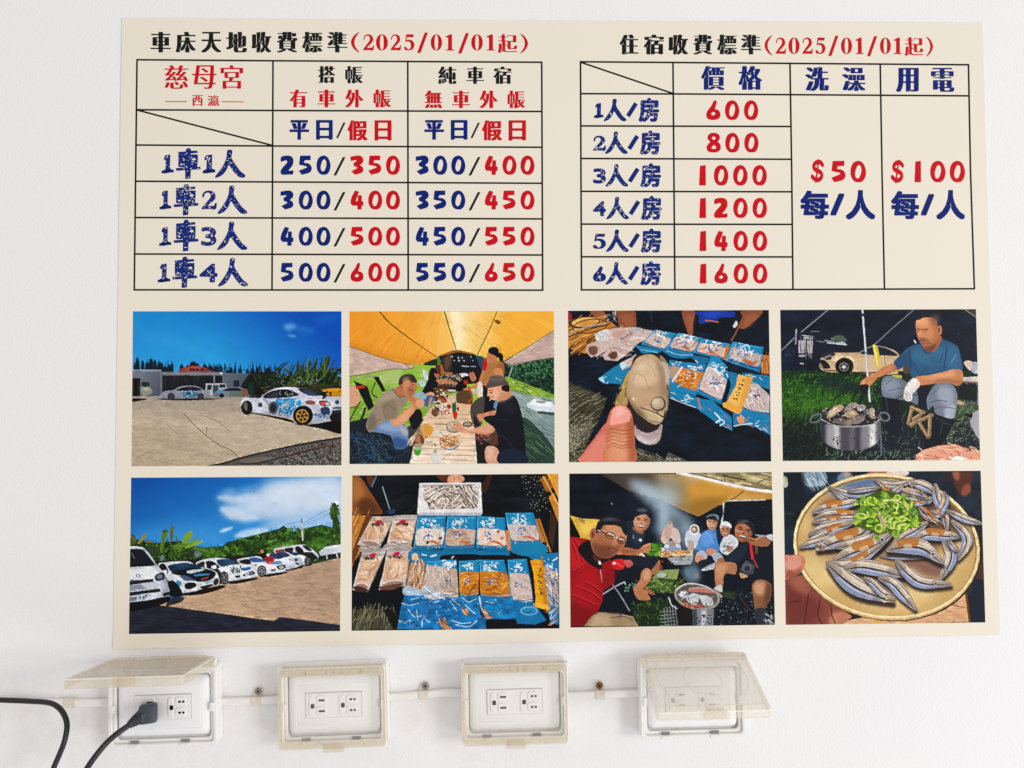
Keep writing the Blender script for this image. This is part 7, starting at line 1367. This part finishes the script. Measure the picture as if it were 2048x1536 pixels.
# ------------------------------------------------------------------ surface conduit and its clips
m_cond = mat('white_conduit', 'ece9e5', .45, .35, noise=(40, .04), dirt=((60, 'b8a488', .6, .8, .5),))
m_clip = mat('cream_clip', 'ddd4c5', .5, .35, dirt=((80, 'a08860', .55, .8, .5),))
m_screw = mat('grey_screw', '8a8680', .35, .5, noise=(300, .2)); m_rust = mat('rusty_screw', '8a5a38', .7, .3, noise=(300, .4), dirt=((200, '4c2c1c', .5, .7),))
for pts, lab in (('-40 1404 60 1404.5 150 1405 226 1405', 'white conduit running behind black cord to the raised-lid box'), ('426 1403 500 1401.5 540 1399.5 575 1398', 'short white conduit between the plugged-in box and its neighbour'), ('760 1394.5 800 1392.5 850 1388.5 895 1385 936 1386.5', 'kinked white conduit between the two closed boxes'), ('1120 1391 1160 1390.5 1200 1388.5 1240 1387 1290 1386.5', 'white conduit ending at the box with the open lid')):
    uv = A(pts); p = pixs(uv, .0042)
    o = MB().loft(tube(p, .0043, 24, .8, 8, .45)).build('conduit', m_cond, None, True)
    tag(o, lab, 'conduit', 'conduit pieces joining the boxes')
cp = MB().loft(tube(pixs(A('131 1405 142 1405 152 1405'), .0044), .0059, 16, .85, 3)).build('conduit_coupling', m_clip, None, True)
tag(cp, 'stained collar on the white conduit left of raised-lid box', 'pipe fitting')
def make_clip(u, v, su, sv, m, lab):
    c = pix(u, v, .0042)
    root = empty('conduit_clip', (c[0], 0, c[2])); tag(root, lab, 'pipe clip', 'clips holding the conduit')
    st = MB(); n = 9; w = .0054
    prof = [(-.0008, -.0056), (-.0080, -.0052), (-.0090, -.0036), (-.0091, 0), (-.0090, .0036), (-.0080, .0052), (-.0022, .0058), (-.0020, .0100), (-.0003, .0102), (-.0003, .0054)]
    st.loft([[(x, y, z) for y, z in prof] for x in (-w, w)])
    s = pix(su, sv, .003); dx, dz = s[0] - c[0], s[2] - c[2]
    st.loft([[(dx + r * math.cos(a), y, dz + r * math.sin(a)) for a in np.linspace(0, 2 * math.pi, 20, endpoint=False)] for r, y in ((.0050, -.0004), (.0050, -.0018), (.0044, -.0026))], True, True)
    st.build('strap', m_clip, root, True)
    sc = MB(); sc.loft([[(dx + r * math.cos(a), y, dz + r * math.sin(a)) for a in np.linspace(0, 2 * math.pi, 20, endpoint=False)] for r, y in ((.0043, -.0024), (.0043, -.0036), (.0033, -.0046), (.0016, -.0049))], False, True)
    sc = sc.build('screw', m, root, True)
    MB().loft([[(dx + r * math.cos(a), y, dz + r * math.sin(a)) for a in np.linspace(0, 2 * math.pi, 6, endpoint=False)] for r, y in ((.0014, -.0048), (.0014, -.0052))], False, True).build('screw_recess', m_hole, sc)
make_clip(514, 1401, 517, 1382, m_screw, 'cream clip with grey screw between plugged-in box and closed box')
make_clip(848, 1389, 851, 1371, m_screw, 'cream clip with small grey screw between the two closed boxes')
make_clip(1200, 1388.5, 1199, 1370.5, m_rust, 'cream clip with rusty screw beside the open hazy lid')

# ------------------------------------------------------------------ black cords
m_cord = mat('black_rubber', '15161c', .38, .45, noise=(200, .1)); m_plug = mat('plug_rubber', '3a404a', .5, .4)
p = [pix(*a) for a in ((-70, 1397, .03), (0, 1400, .030), (50, 1402, .032), (95, 1405, .036), (116, 1414, .04), (129, 1431, .045), (134, 1452, .05), (129, 1482, .056), (118, 1511, .06), (107, 1537, .064), (92, 1585, .07))]
o = MB().loft(tube(p, .0030, 16)).build('loose_cord', m_cord, None, True)
tag(o, 'black cord bending down over the conduit at the left edge', 'cord')
cord = empty('power_cord', pix(290, 1428, .03)); tag(cord, 'black plug and cord plugged into the raised-lid socket box', 'power cord'); bpy.context.view_layer.update()
CI = cord.matrix_world.inverted()
def sub2(o): o.matrix_parent_inverse = CI; return o
p = [pix(*a) for a in ((262, 1447, .052), (250, 1456, .056), (232, 1469, .063), (212, 1487, .072), (192, 1511, .08), (174, 1537, .086), (150, 1580, .092))]
sub2(MB().loft(tube(p, .0032, 16)).build('cable', m_cord, cord, True))
def oriented(c, ax, w, h, r, up=(0, 0, 1)):
    """rounded rectangle ring round c, normal ax"""
    ax = Vector(ax).normalized(); s_ = ax.cross(Vector(up)).normalized(); t_ = s_.cross(ax)
    return [Vector(c) + s_ * q[0] + t_ * q[2] for q in rrect(w, h, r, 0)]
q0, q1, q2 = pix(296, 1427, .0205), pix(297, 1427, .033), pix(295, 1428, .042)
pg = MB(); pg.loft([oriented(q0, q1 - q0, .0185, .0215, .003), oriented(q0 * .4 + q1 * .6, q1 - q0, .0195, .0225, .003), oriented(q1, q2 - q0, .0195, .0225, .0035), oriented(q2, q2 - q0, .0180, .0205, .004), oriented(q2 + np.array([0, -.0012, 0]), q2 - q0, .0140, .0165, .004)], True, True)
a0, a1 = pix(294, 1428, .034), pix(275, 1438, .046)
d = a1 - a0
pg.loft([oriented(a0, d, .016, .0165, .004), oriented(a0 + d * .5, d, .0150, .0150, .004), oriented(a1, d,   .0125, .0125, .0050)], True, True)
sub2(pg.build('plug', m_plug, cord, True))
rl = MB(); b0, b1 = pix(276, 1437.5, .0455), pix(258, 1450, .054); d = b1 - b0
for k in range(6):
    w = .0134 - k * .0009
    rl.loft([oriented(b0 + d * (k / 6), d, w, w, w * .45), oriented(b0 + d * ((k + .62) / 6), d, w, w, w * .45)], True, True)
rl.loft([oriented(b0, d, .0078, .0078, .0036), oriented(b1, d, .0066, .0066, .003)], True, True)
sub2(rl.build('strain_relief', m_plug, cord, True))
